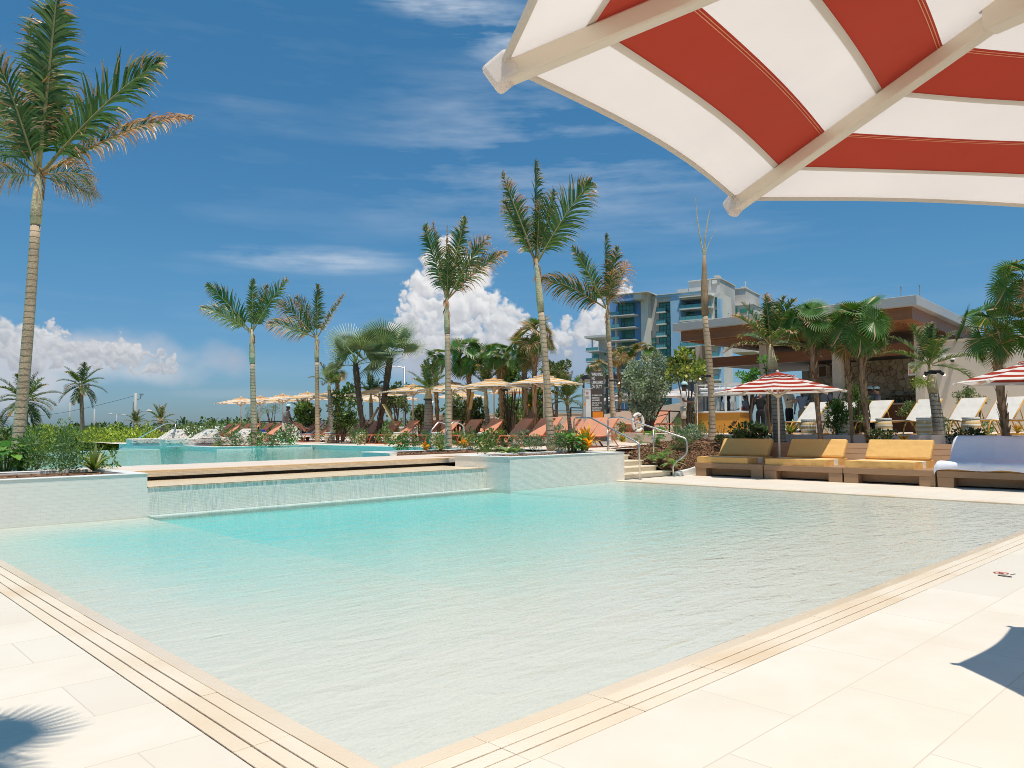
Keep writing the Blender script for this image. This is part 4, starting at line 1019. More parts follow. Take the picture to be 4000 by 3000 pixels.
# shorter, fuller feather palms
def short_palm(label, tx, bx, D, bz, cy, Lpx, wpx, n=11, seed=0, shaft=.7, thick=True, dry=.12, elv=(75, -5), group='short feather palms', droop=.85, fruit=False):
    rnd = random.Random(seed+5); base = dist(bx, D, bz); c = dist(tx, D, 0); c.z = zat(tx, cy, c); t = c-base; r0 = wpx/FL*D/2; L = Lpx/FL*D
    o = thing('palm_tree', label, 'palm tree', base, 0, group)
    b = MB(); th = t*(1-min(.5, shaft/t.length)); b.tube(bend((0, 0, -.1), th, RGT*.03, 8), [r0*1.2, r0*1.15, r0*1.1, r0*1.05, r0, r0*.95, r0*.9, r0*.85, r0*.8], 12); b.build('trunk', 'trunkgrey' if thick else 'trunk', o, smooth=True)
    b = MB(); b.tube([th.lerp(t, k/5) for k in range(6)], [r0*.85, r0*.95, r0*.8, r0*.6, r0*.45, r0*.3], 10); b.build('crownshaft', 'crownshaft', o, smooth=True)
    vs = [frond_mesh(L, droop*rnd.uniform(.8, 1.2), dry, .30*L, n=36, seed=seed*31+i, up0=0, width=.06, ragged=.3, vee=.45) for i in range(3)]
    for k in range(n):
        f = k/(n-1); e = elv[0]+(elv[1]-elv[0])*f
        me = frond_mesh(L*rnd.uniform(.85, 1.05), droop*(.5+.7*f), dry*rnd.uniform(.3, 1.8), .30*L, n=36, seed=seed*31+k, up0=R(e), width=.06, ragged=.3, vee=.45)
        put('frond', me, o, loc=t*.985, rot=(0, 0, k*2.4+seed+rnd.uniform(-.3, .3)))
    if fruit:
        b = MB()
        for k in range(500):
            p = th.lerp(t, .25)-RGT*.32+Vector((rnd.gauss(0, .12), rnd.gauss(0, .12), rnd.gauss(.1, .09))); s = .02
            b.color((.30, .38, .04)); d = Vector((rnd.uniform(-1, 1), rnd.uniform(-1, 1), rnd.uniform(-1, 1)))*s; e = Vector((d.y, -d.z, d.x)); b.quad(p-d, p-e, p+d, p+e)
        b.build('flower_cluster', 'leaf', o)  # yellow green flower cluster of loose blossoms, no leaves
    return o
short_palm('grey ringed feather palm rising behind the red striped daybed parasol', 3018, 3046, 23.2, .7, 1345, 215, 42, 13, 1, .75, dry=.25, elv=(85, 0))
short_palm('dark curved feather palm with yellow green flower cluster, right of the stone wall bar', 3640, 3672, 20.8, .7, 1420, 190, 44, 13, 2, .8, dry=.1, elv=(88, -5), fruit=True)
short_palm('bulging base feather palm behind the coral loungers, centre left', 1675, 1668, 31, ZU, 1515, 115, 36, 12, 3, .5, elv=(80, 5), droop=.6)
short_palm('green crownshaft palm between the fan palms, centre', 1897, 1905, 30.5, ZU, 1500, 105, 20, 9, 4, .9, elv=(82, 35), droop=.35)
short_palm('low spreading feather palm left of the warning sign', 2215, 2228, 28.5, ZU, 1560, 130, 16, 13, 5, .2, elv=(78, -15), droop=.75)
short_palm('small feather palm behind the grey shirted man', 1178, 1180, 40, ZU, 1605, 70, 9, 9, 6, .3, elv=(75, 10))
short_palm('feather palm with arching fronds left of the silvery fan palms', 1284, 1292, 36, ZU, 1490, 95, 16, 9, 7, .4, elv=(72, 10), droop=.8)
short_palm('small feather palm between the two silvery fan palms', 1448, 1450, 35, ZU, 1540, 90, 18, 9, 8, .4, elv=(78, 10), droop=.8)
short_palm('low palm tuft beside the utility pole behind the green thicket', 531, 531, 60, -.4, 1650, 55, 20, 11, 9, .2, elv=(78, 10), dry=.3, group='palms beyond the pool')
short_palm('low palm with drooping pale fans left of the white roof', 628, 630, 52, -.4, 1640, 70, 30, 13, 10, .2, elv=(82, -20), dry=.35, group='palms beyond the pool')
short_palm('wind bent coconut palm standing alone against the cloud at left', 312, 325, 75, -.4, 1500, 100, 16, 20, 11, .3, thick=False, elv=(70, -55), droop=1.2, dry=.15, group='coconut palms at left')
short_palm('bushy coconut palm behind the tallest left palm trunk', 95, 100, 62, -.4, 1560, 130, 20, 22, 12, .3, thick=False, elv=(72, -50), droop=1.15, dry=.15, group='coconut palms at left')
for i, x in enumerate([5, 715, 835, 890, 935, 1000]):
    short_palm('small distant palm on the horizon, %s from the left' % ORD[i], x, x, 110, -.4, 1660-(4 if i else 10), 34, 6, 12, 20+i, .2, thick=False, elv=(70, -30), droop=1, group='distant palms on the horizon')
# palm out of frame to the left whose frond shadow falls on the deck
ob_ = FWD*2.10-RGT*2.85; oc_ = FWD*2.22-RGT*2.06
op = fan_palm('fan palm standing just left of the photographer beside the deck', (ob_.x, ob_.y, 0), (oc_.x, oc_.y, 3.95), .13, 'green', .70, 5, True, 40, 25)

# ------------------------------------------------------------------ shrubs and trees
def leafcloud(b, n, rad, c=(0, 0, 0), ls=.05, greens=GREEN, rnd=None, asp=.45, shell=.55, clumps=0, up=.3, zmin=None):
    rnd = rnd or random; c = Vector(c); rx, ry, rz = rad
    cl = None
    if clumps:
        cl = []
        for k in range(clumps):
            v = Vector((rnd.gauss(0, 1), rnd.gauss(0, 1), rnd.gauss(0, 1))).normalized()*rnd.uniform(.45, .98)
            cl.append((v, rnd.uniform(.20, .38), rnd.uniform(.75, 1.25)))
    for k in range(n):
        if cl:
            v, r, bright = rnd.choice(cl); d = Vector((rnd.gauss(0, 1), rnd.gauss(0, 1), rnd.gauss(0, 1))).normalized(); q = v+d*r*rnd.uniform(.5, 1)
        else:
            d = Vector((rnd.gauss(0, 1), rnd.gauss(0, 1), rnd.gauss(0, 1))).normalized(); q = d*rnd.uniform(shell, 1)**.6*(1+.18*noise.noise(d*2.2+c)); bright = 1
        p = c+Vector((q.x*rx, q.y*ry, q.z*rz))
        if zmin is not None and p.z < zmin: p.z = zmin+rnd.random()*.05
        dd = (d+Vector((rnd.uniform(-1, 1), rnd.uniform(-1, 1), rnd.uniform(-1, 1)+up))*.9).normalized(); a = dd.cross(Vector((rnd.uniform(-1, 1), rnd.uniform(-1, 1), rnd.uniform(-1, 1)))).normalized()
        l = ls*rnd.uniform(.6, 1.3); g = rnd.choice(greens); sh = rnd.uniform(.75, 1.25)*bright; b.color(tuple(min(1, x*sh) for x in g))
        w = l*asp; tip = p+dd*l*2; mid = p+dd*l; nn_ = dd.cross(a)
        b.quad(p, mid+a*w, tip, mid-a*w+nn_*w*.3)
def limbs(b, base, tips, r=.05, rnd=random):
    for tp in tips:
        p = Vector(base); q = Vector(tp); b.tube([p, p.lerp(q, .35)+Vector((rnd.uniform(-.1, .1), rnd.uniform(-.1, .1), .08)), p.lerp(q, .7)+Vector((rnd.uniform(-.1, .1), rnd.uniform(-.1, .1), .03)), q], [r, r*.7, r*.45, r*.2], 6)
def tree(name, label, base, ctr, rad, n, ls, greens, tr=.05, clumps=26, seed=0, cat='tree', asp=.45, group=None):
    rnd = random.Random(seed); o = thing(name, label, cat, base, 0, group); c = Vector(ctr)
    b = MB(); limbs(b, (0, 0, -.1), [c+Vector((rnd.uniform(-.7, .7)*rad[0], rnd.uniform(-.7, .7)*rad[1], rnd.uniform(-.5, .8)*rad[2])) for k in range(7)], tr, rnd); b.build('trunk', 'bark', o)
    b = MB(); leafcloud(b, n, rad, c, ls, greens, rnd, asp, clumps=clumps); b.build('crown', 'leaf', o); return o
SILV = [(.20, .25, .19), (.28, .33, .26), (.15, .19, .13), (.36, .40, .33)]
DKG = [(.05, .10, .022), (.08, .15, .03), (.04, .08, .02), (.14, .21, .05)]
YG = [(.16, .24, .02), (.24, .31, .03), (.10, .17, .02), (.34, .36, .05)]
OLV = [(.10, .13, .05), (.14, .17, .07), (.07, .10, .035)]
def tree_px(name, label, x, D, bz, cy, rxp, ryp, n, lsp, greens, **k):
    base = dist(x, D, bz); c = dist(x, D, 0); c.z = zat(x, cy, c); s = D/FL
    return tree(name, label, base, (0, 0, c.z-bz), (rxp*s, rxp*s, ryp*s), n, lsp*s, greens, **k)
tree_px('silver_buttonwood', 'rounded silver leaved tree behind the sunlit coral loungers', 2530, 31.5, 1.0, 1500, 86, 128, 9000, 6.0, SILV, seed=1, clumps=46, tr=.09)
tree_px('sea_grape', 'yellow green broad leaved tree left of the pavilion column', 2690, 29.8, 1.0, 1428, 85, 78, 1300, 7.5, [(.13, .19, .03), (.20, .24, .05), (.08, .13, .02), (.30, .28, .07)], seed=2, clumps=22, asp=.8, tr=.05)
tree_px('shrub', 'tall grey green shrub behind the man in the white shirt', 2700, 31, 1.0, 1610, 38, 75, 1100, 4.5, OLV+[(.2, .22, .11)], seed=3, clumps=16, cat='shrub')
tree_px('frangipani', 'glossy bright green frangipani left of the red daybed parasol top', 2935, 26, 1.0, 1468, 45, 32, 500, 8, [(.08, .20, .03), (.12, .27, .05)], seed=4, clumps=9, asp=.35)
tree_px('frangipani', 'glossy bright green frangipani right behind the red daybed parasol top', 3010, 26, 1.0, 1425, 32, 40, 360, 8, [(.08, .20, .03), (.12, .27, .05)], seed=5, clumps=7, asp=.35)
bg = [(1200, 1618, 45, 45, 38, 'dark leafy tree behind the reclining bathers'), (1338, 1590, 62, 90, 37, 'tall dark leafy tree left of the leaning silvery fan palm'), (1545, 1560, 52, 70, 40, 'grey green tree behind the yellow brace board'), (1640, 1620, 30, 45, 36, 'slender shrub beside the black gate'),
      (1790, 1600, 48, 62, 33, 'olive green shrub behind the centre coral loungers'), (1860, 1610, 42, 60, 32, 'grey green shrub left of the second sign'), (1990, 1600, 60, 80, 32, 'glossy green tree in front of the second warning sign'), (1995, 1480, 52, 55, 31, 'leafy tree top between the fan palms'), (2170, 1440, 58, 48, 36, 'open airy tree right of the tallest midground palm'), (2110, 1570, 46, 60, 30, 'dark shrub behind the nearest yellow parasol'), (1060, 1600, 40, 30, 60, 'feathery pine like tree left of the grey shirted man'), (985, 1610, 45, 34, 60, 'feathery pine like tree behind the slender palm')]
for i, (x, cy, rx, ry, D, lab) in enumerate(bg):
    gr = DKG+[(.14, .22, .05), (.12, .18, .05)] if i in (0, 1, 6, 7, 9) else OLV+[(.16, .2, .09)]
    tree_px('leafy_tree', lab, x, D, ZU, cy, rx, ry, int(700+rx*20), 6.4 if i < 10 else 2.6, gr, seed=30+i, clumps=20, asp=.5 if i < 10 else .15, group='leafy trees behind the loungers')
tree_px('shrub', 'leafy green bush in front of the bar, left of the close-set fan palms', 3275, 23.2, ZT, 1600, 55, 90, 1900, 5.5, DKG+[(.12, .18, .05)], seed=51, clumps=22, cat='shrub')
tree_px('shrub', 'leafy green bush behind the close-set fan palms', 3345, 23.8, ZT, 1570, 45, 90, 1500, 5.5, DKG+[(.12, .18, .05)], seed=52, clumps=20, cat='shrub')
tree_px('shrub', 'olive bush between white loungers below the bottle shelf', 3575, 23.6, ZT, 1610, 50, 50, 1200, 5, OLV, seed=53, clumps=16, cat='shrub')
tree_px('ornamental_tree', 'small open branched tree against the cream wall', 3800, 24, ZT, 1555, 62, 42, 1500, 4.2, OLV+[(.16, .2, .08)], seed=54, clumps=18)
# mangrove thicket beyond the infinity edge, and the far tree line
rnd = random.Random(77); b = MB()
for k in range(46):
    x = rnd.uniform(150, 610); D = rnd.uniform(40, 50); p = dist(x, D, 0); yt = 1655+28*abs(noise.noise(Vector((x*.011, 3, 1))))-22*math.exp(-((x-480)/60)**2)+rnd.uniform(0, 40); zt = zat(x, yt, p)
    leafcloud(b, 620, (1.5, 1.5, max(.5, (zt+.5)/2)), (p.x, p.y, (zt-.5)/2), .085, YG+[(.07, .12, .02)], rnd, .4, clumps=9)
o = b.build('mangrove_thicket', 'leaf'); tag(o, 'dense yellow green mangrove thicket behind the upper pool edge at left', 'bushes', kind='stuff')
b = MB()
for k in range(90):
    x = rnd.uniform(-900, 1900); D = rnd.uniform(90, 130); p = dist(x, D, 0); yt = 1672-10*noise.noise(Vector((x*.012, 0, 0)))-rnd.uniform(0, 14)-(16 if x > 760 else 0); zt = zat(x, yt, p)
    leafcloud(b, 300, (4.2, 4.2, (zt+.6)/2+.2), (p.x, p.y, (zt-.6)/2), .28, DKG+OLV, rnd, .5, clumps=10)
o = b.build('distant_woodland', 'leafdull'); tag(o, 'low dark line of distant trees along the horizon', 'trees', kind='stuff')
b = MB()
for k in range(36):
    x = rnd.uniform(600, 1700); D = rnd.uniform(48, 58); p = dist(x, D, 0); yt = 1672-rnd.uniform(0, 18); zt = zat(x, yt, p)
    leafcloud(b, 260, (1.6, 1.6, (zt)/2+.3), (p.x, p.y, zt/2), .11, DKG+OLV, rnd, .5, clumps=8)
o = b.build('hedge', 'leafdull'); tag(o, 'dense green hedge growing along the wire fence beyond the loungers', 'bushes', kind='stuff')

# planter plants
def shrub_proto(kind, seed):
    rnd = random.Random(seed); b = MB()
    if kind == 'feathery':
        leafcloud(b, 1500, (.36, .36, .26), (0, 0, .26), .022, [(.06, .12, .035), (.09, .16, .05), (.12, .20, .07), (.05, .09, .03)], rnd, .28, clumps=20, up=.8, zmin=.0)
    elif kind == 'leafy':
        leafcloud(b, 520, (.34, .34, .30), (0, 0, .28), .034, DKG+[(.10, .20, .03)], rnd, .5, clumps=16, up=.6, zmin=0)
    elif kind == 'grey':
        leafcloud(b, 560, (.34, .34, .30), (0, 0, .28), .032, [(.14, .20, .12), (.19, .25, .15), (.10, .15, .08)], rnd, .35, clumps=16, up=.8, zmin=0)
    elif kind == 'dark':
        leafcloud(b, 900, (.5, .42, .34), (0, 0, .33), .042, [(.02, .045, .012), (.03, .07, .015), (.045, .09, .02), (.10, .05, .03)], rnd, .6, clumps=18, up=.5, zmin=0)
    elif kind == 'white':
        leafcloud(b, 600, (.30, .30, .28), (0, 0, .28), .028, DKG, rnd, .5, clumps=14, zmin=0); leafcloud(b, 260, (.33, .33, .31), (0, 0, .31), .020, [(.75, .68, .60), (.7, .55, .45)], rnd, .9, zmin=.05)
    elif kind in ('rosette', 'croton', 'agave', 'bromeliad'):
        cfg = {'rosette': (24, .5, .035, [(.10, .15, .03), (.20, .24, .08), (.34, .34, .16)], .7), 'croton': (46, .42, .055, [(.75, .38, .03), (.6, .22, .02), (.15, .18, .03), (.8, .5, .06)], .35), 'agave': (30, .46, .05, [(.16, .24, .20), (.22, .30, .25)], .25), 'bromeliad': (22, .30, .035, [(.30, .34, .10), (.45, .2, .05), (.2, .25, .06)], .6)}[kind]
        for k in range(cfg[0]):
            a = k*2.4; e = R(rnd.uniform(25, 80)); d = Vector((math.cos(a)*math.cos(e), math.sin(a)*math.cos(e), math.sin(e))); L = cfg[1]*rnd.uniform(.7, 1.1); s = Vector((-math.sin(a), math.cos(a), 0)); p = Vector((0, 0, .02+.1*rnd.random()*(2 if kind == 'croton' else 0)))
            b.color(rnd.choice(cfg[3])); 
            for m in range(5):
                f = m/5; q = p+d*L/5; w0 = cfg[2]*math.sin(PI*(.15+.8*f)); w1 = cfg[2]*math.sin(PI*(.15+.8*(f+.2))) if m < 4 else .001
                b.quad(p-s*w0, p+s*w0, q+s*w1, q-s*w1); p = q; d = (d+Vector((0, 0, -1))*cfg[4]*.3).normalized()
    elif kind in ('broad', 'monstera'):
        for k in range(46 if kind == 'broad' else 16):
            a = rnd.random()*2*PI; rr = rnd.uniform(.02, .3); h = rnd.uniform(.12, .45 if kind == 'broad' else .55); p0 = Vector((math.cos(a)*rr*.3, math.sin(a)*rr*.3, 0)); p = Vector((math.cos(a)*rr, math.sin(a)*rr, h))
            b.color((.12, .18, .05)); b.tube([p0, p0.lerp(p, .6)+Vector((0, 0, .05)), p], .005, 4)
            L = rnd.uniform(.12, .19) if kind == 'broad' else rnd.uniform(.2, .3); d = Vector((math.cos(a), math.sin(a), rnd.uniform(-.4, .4))).normalized(); s = d.cross(Vector((0, 0, 1))).normalized(); u = s.cross(d)
            g = rnd.choice([(.08, .20, .03), (.14, .28, .05), (.05, .14, .03), (.20, .30, .08)]); b.color(g)
            prof = [(0, 0), (.12, .32), (.35, .42), (.6, .33), (.82, .17), (1, 0)]
            for (t0, w0), (t1, w1) in zip(prof[:-1], prof[1:]):
                for sg in (-1, 1):
                    gp = .72 if kind == 'monstera' and t0 > .1 else 1
                    A = p+d*L*t0-u*L*.35*t0*t0; B = p+d*L*t1-u*L*.35*t1*t1
                    if gp < 1: B2 = A.lerp(B, gp); b.quad(A, A+s*sg*w0*L+u*.02, B2+s*sg*w1*L+u*.02, B2)
                    else: b.quad(A, A+s*sg*w0*L+u*.02, B+s*sg*w1*L+u*.02, B)
    elif kind == 'fern':
        for k in range(15):
            a = k*2.4; L = rnd.uniform(.4, .65)
            e = R(rnd.uniform(25, 65)); d = Vector((math.cos(a)*math.cos(e), math.sin(a)*math.cos(e), math.sin(e))); p = Vector((0, 0, .02)); g = rnd.choice([(.16, .24, .08), (.24, .32, .13), (.10, .18, .05)])
            s = Vector((-math.sin(a), math.cos(a), 0))
            for m in range(18):
                q = p+d*L/18; l = .10*math.sin(PI*(.12+.85*m/18)); b.color(g)
                for sg in (-1, 1): b.add([p, q, q+s*sg*l+d*l*.45-Vector((0, 0, l*.2))], [(0, 1, 2)])
                p = q; d = (d+Vector((0, 0, -1))*.075).normalized()
    elif kind == 'twiggy':
        for k in range(7):
            a = rnd.random()*2*PI; tip = Vector((math.cos(a)*.22, math.sin(a)*.22, rnd.uniform(.6, .95))); b.color((.12, .08, .05)); b.tube([(0, 0, 0), tip*.5+Vector((.03, .02, 0)), tip], [.008, .006, .003], 4)
            for j in range(26):
                t_ = rnd.uniform(.25, 1); p = tip*t_; dd = Vector((rnd.uniform(-1, 1), rnd.uniform(-1, 1), rnd.uniform(-.3, .8))).normalized(); s = dd.cross(Vector((0, 0, 1)))*.018; b.color(rnd.choice([(.07, .11, .035), (.16, .20, .07), (.3, .25, .12)])); b.quad(p, p+dd*.04+s, p+dd*.085, p+dd*.04-s)
    return b.mesh(kind+'_leaves', ['leaf'])
SH = {k: [shrub_proto(k, 3*i+ord(k[0])) for i in range(2)] for k in ('feathery', 'leafy', 'grey', 'dark', 'white', 'rosette', 'croton', 'agave', 'bromeliad', 'broad', 'monstera', 'fern', 'twiggy')}
KN = {'feathery': 'feathery_shrub', 'leafy': 'shrub', 'grey': 'shrub', 'dark': 'shrub', 'white': 'flowering_shrub', 'rosette': 'strap_leaf_plant', 'croton': 'croton', 'agave': 'agave', 'bromeliad': 'bromeliad', 'broad': 'broadleaf_plant', 'monstera': 'monstera', 'fern': 'fern', 'twiggy': 'twiggy_plant'}
KD = {'feathery': 'soft feathery green shrub', 'leafy': 'small leaved green shrub', 'grey': 'grey green shrub', 'dark': 'dark glossy shrub', 'white': 'shrub covered in pale flowers', 'rosette': 'striped strap leaved plant', 'croton': 'golden orange croton', 'agave': 'blue grey agave', 'bromeliad': 'reddish bromeliad', 'broad': 'broad leaved green plant', 'monstera': 'split leaved monstera', 'fern': 'light green fern palm', 'twiggy': 'thin upright twiggy plant'}
def plant(kind, P, s, where, i=0):
    me = SH[kind][i % 2]; o = put(KN[kind], me, None, loc=P, rot=(0, 0, random.random()*6), scale=s)
    tag(o, KD[kind]+' '+where, 'plant' if kind not in ('feathery', 'leafy', 'grey', 'dark', 'white') else 'shrub'); return o
random.seed(21)
def pl(kind, x, D, z, wpx, where, i=0):
    base = {'feathery': .72, 'leafy': .7, 'grey': .7, 'dark': 1.0, 'white': .62, 'rosette': .8, 'croton': .6, 'agave': .75, 'bromeliad': .5, 'broad': .75, 'monstera': .8, 'fern': .9, 'twiggy': .45}[kind]
    P = dist(x, D, z); return plant(kind, P, wpx/FL*D/base*1.28, where, i)
zl = .64
pl('broad', 25, 13.9, zl, 170, 'at the left picture edge in the tiled planter'); pl('broad', 85, 14.0, zl, 110, 'just right of the left picture edge in the tiled planter', 1)
pl('rosette', 120, 15.2, zl, 120, 'at the foot of the tallest left palm'); pl('feathery', 185, 14.0, zl, 190, 'right of the tallest left palm', 0); pl('feathery', 285, 13.9, zl, 185, 'in the middle of the left planter', 1)
pl('feathery', 240, 14.5, zl, 150, 'behind the middle of the left planter', 1); pl('rosette', 370, 13.7, zl, 150, 'with yellow tinge at the right end of the left planter', 1); pl('leafy', 410, 14.3, zl, 80, 'behind the strap leaved plant of the left planter')
pl('feathery', 10, 16.5, zl, 110, 'behind the tallest left palm trunk')
zp = ZU+.02
for i, (k, x, w) in enumerate([('rosette', 845, 40), ('feathery', 885, 75), ('feathery', 940, 78), ('leafy', 1000, 60), ('feathery', 1045, 62), ('feathery', 1085, 60), ('white', 1125, 70)]):
    pl(k, x, 28.6+.2*(i % 2), zp-.05, w, 'in the pool platform bed, %s from the left' % ORD[i], i)
zc = .69
for i, (k, x, D, w, lab) in enumerate([
    ('leafy', 1555, 22.6, 60, 'leftmost in the long bed'), ('leafy', 1600, 22.6, 70, 'second in the long bed'), ('feathery', 1655, 22.8, 90, 'left of the pool ladder rails'), ('croton', 1662, 22.2, 35, 'small in front of the feathery shrub'), ('feathery', 1700, 23.2, 80, 'left of the cloud-backed palm trunk'), ('rosette', 1722, 22.3, 75, 'at the foot of the cloud-backed palm'),
    ('feathery', 1815, 23.2, 80, 'right of the cloud-backed palm'), ('croton', 1812, 24.2, 40, 'behind the feathery shrub right of the cloud-backed palm'), ('leafy', 1880, 19.9, 95, 'at the left end of the middle tiled planter'), ('leafy', 1915, 20.4, 80, 'bright, second in the middle tiled planter'), ('fern', 1985, 20.0, 90, 'dark, in the middle tiled planter'), ('grey', 2040, 20.2, 90, 'left of the tallest midground palm foot'), ('grey', 2085, 20.6, 80, 'just left of the tallest midground palm'), ('fern', 2015, 19.9, 70, 'low behind the tiled planter rim'),
    ('grey', 2175, 20.9, 80, 'just right of the tallest midground palm'), ('feathery', 2215, 21.2, 90, 'right part of the middle tiled planter'), ('broad', 2235, 20.8, 100, 'bright in the middle tiled planter'), ('grey', 2215, 21.8, 100, 'tall at the back of the middle tiled planter'), ('croton', 2290, 21.2, 80, 'at the right end of the middle tiled planter'), ('bromeliad', 2275, 20.9, 45, 'below the golden croton'), ('dark', 1960, 21.2, 50, 'at the back of the middle tiled planter')]):
    pl(k, x, D, zc if x > 1850 else .69, w, lab, i)
for i, (k, x, D, z, w, lab) in enumerate([
    ('bromeliad', 2430, 26.5, .8, 60, 'at the foot of the palm right of the warning sign'), ('grey', 2492, 27, .75, 35, 'small, on the path edge'), ('monstera', 2560, 23.9, .72, 90, 'beside the middle of the right stair rail'), ('fern', 2585, 21.9, .42, 95, 'below the monstera on the mulch slope'), ('fern', 2625, 21.4, .30, 85, 'lowest on the mulch slope'), ('fern', 2545, 21.7, .42, 50, 'small beside the stair rail foot', ),
    ('grey', 2690, 23.4, .70, 95, 'on the mulch slope left of the bare palm'), ('feathery', 2660, 23.2, .62, 85, 'on the mulch slope'), ('grey', 2720, 24.0, .8, 80, 'upper mulch slope'), ('twiggy', 2815, 24.2, .8, 32, 'just right of the bare palm trunk', ), ('dark', 2825, 23.0, .75, 60, 'low behind the first daybed'),
    ('dark', 2925, 22.9, .62, 150, 'large, behind the first daybed'), ('dark', 3445, 20.6, .72, 100, 'behind the sunlit daybed', ), ('croton', 3530, 20.7, .7, 50, 'behind the sunlit daybed'), ('dark', 3770, 20.2, .7, 110, 'left of the towel covered daybed back'), ('leafy', 3870, 20.2, .7, 60, 'behind the towel covered daybed'),
    ('feathery', 2630, 28.6, ZT, 75, 'in front of the rightmost terrace lounger'), ('agave', 2705, 28.6, ZT, 55, 'at the feet of the man in the white shirt'), ('leafy', 2755, 28.0, ZT, 45, 'between the man in white and the bare palm'), ('leafy', 2420, 33, 1.0, 45, 'below the terrace lounger right of the palm'), ('bromeliad', 3085, 24.2, ZT, 60, 'under the leftmost white lounger'), ('bromeliad', 3095, 25.0, ZT, 75, 'behind the leftmost white lounger'), ('leafy', 3260, 24.0, ZT, 50, 'under the second white lounger'), ('leafy', 3700, 23.0, ZT, 60, 'under the white loungers right of the curved palm'), ('leafy', 3860, 23.0, ZT, 60, 'under the rightmost white loungers'), ('bromeliad', 3975, 22.6, ZT, 60, 'purple tinged at the right picture edge'), ('leafy', 2990, 27, ZT, 40, 'beside the kiosk'),
    ('leafy', 1400, 29, ZU, 60, 'under the fifth yellow parasol'), ('leafy', 1740, 27.5, ZU, 55, 'between the centre coral loungers'), ('leafy', 1500, 29.5, ZU, 60, 'beside the leaning dark trunk'), ('feathery', 1790, 29, ZU, 70, 'behind the centre coral loungers'), ('leafy', 1960, 27, ZU, 60, 'behind the right coral loungers'), ('agave', 1570, 31, ZU, 40, 'in front of the concrete box')]):
    pl(k, x, D, z, w, lab, i)
# ------------------------------------------------------------------ hotel
HA = R(58); HU = RGT*math.sin(HA)-FWD*math.cos(HA); HV = RGT*math.cos(HA)+FWD*math.sin(HA)
HO = dist(2560, 190, 0); HANG = math.atan2(HU.y, HU.x)
def HP(zx, zy, v=0):
    d = ray(2200+.3616*zx, 1050+.3616*zy); t = ((HO-CAM).dot(HV)+v)/d.dot(HV); P = CAM+d*t; return ((P-HO).dot(HU), P.z)
hotel = thing('hotel_building', 'tall blue, grey and cream hotel block with glass balconies in the background', 'building', HO, HANG)
def hbox(b, zx0, zy0, zx1, zy1, v0, v1):
    u0, zt = HP(zx0, zy0, v0); u1, _ = HP(zx1, zy0, v0); _, zb = HP((zx0+zx1)/2, zy1, v0); _, zt = HP((zx0+zx1)/2, zy0, v0)
    b.box((u0, v0, zb), (u1, v1, zt))
def hpart(name, rects, mat, parent=None, o=None):
    b = MB()
    for r in rects: hbox(b, *r)
    return b.build(name, mat, parent or o or hotel)
hpart('wall', [(835, 245, 912, 1700, 0, 14), (1565, 262, 1692, 1700, 2.5, 12), (500, 268, 840, 340, -3, 8)], 'hcream')
hpart('wall', [(918, 290, 1155, 1700, 2.2, 14), (1008, 262, 1500, 340, .6, 12)], 'hgrey')
hpart('wall', [(765, 350, 836, 1700, .9, 10), (590, 285, 752, 347, -3.2, 1), (1260, 285, 1500, 1700, 5, 10), (500, 350, 770, 1700, 2.2, 9)], 'hblue')
hpart('wall', [(1155, 262, 1262, 1700, .4, 10), (998, 262, 1500, 290, .3, 10), (1660, 320, 1695, 1700, 2.3, 4)], 'hlblue')
hpart('tower', [(1352, 118, 1692, 620, 9, 22)], 'hgrey'); 
hpart('roof_edge', [(1346, 112, 1698, 120, 8.7, 22.3), (998, 256, 1500, 264, .1, 12), (495, 262, 912, 270, -3.4, 12)], 'hslab')
hpart('roof_plant', [(1625, 70, 1680, 84, 12, 14), (1232, 218, 1350, 262, 9, 14)], 'hgrey')
hpart('tower_vent', [(1604, 120, 1662, 158, 8.6, 9)], 'hslab'); hpart('tower_vent', [(1506, 130, 1526, 168, 8.6, 9)], 'hslab')
hpart('ladder', [(1576, 110, 1579, 235, 8.5, 8.7), (1590, 110, 1593, 235, 8.5, 8.7)]+[(1579, 110+k*12, 1590, 113+k*12, 8.5, 8.6) for k in range(10)], 'hslab')
hpart('louvre', [(1712+7*(k % 3), 350+k*19, 1765+8*(k % 2), 355+k*19, 8.9, 9) for k in range(0)]+[], 'hslab') if 0 else None
def window(zx0, zy0, zx1, zy1, v, cols, rows, par=None):
    w = hpart('window', [(zx0, zy0, zx1, zy1, v, v+.4)], 'glassg', par)
    b = MB(); u0, zt = HP(zx0, zy0, v); u1, _ = HP(zx1, zy0, v); _, zb = HP((zx0+zx1)/2, zy1, v); _, zt = HP((zx0+zx1)/2, zy0, v)
    for i in range(cols+1): x = u0+(u1-u0)*i/cols; b.box((x-.06, v-.08, zb), (x+.06, v-.01, zt))
    for j in range(rows+1): z = zb+(zt-zb)*j/rows; b.box((u0, v-.09, z-.06), (u1, v-.005, z+.06))
    b.build('mullion', 'mullion', w)
    # curtains and dark rooms: uneven tint behind panes
    return w
def balcony(zx0, zx1, zy, v0, v1, glass=True, h=38):
    s = hpart('balcony', [(zx0, zy, zx1, zy+14, v0, v1)], 'hslab')
    g = hpart('glass_rail', [(zx0+2, zy-h, zx1-2, zy, v0+.05, v0+.12)], 'glassb', s)
    b = MB(); u0, z0 = HP(zx0, zy-h, v0); u1, _ = HP(zx1, zy-h, v0)
    b.box((u0, v0, z0), (u1, v0+.1, z0+.08))
    for i in range(6): x = u0+(u1-u0)*i/5; b.box((x-.03, v0+.01, z0-(38/140)*3), (x+.03, v0+.04, z0))
    b.build('handrail', 'mullion', s)
ys = [490, 624, 758, 880, 990, 1105, 1215, 1330]
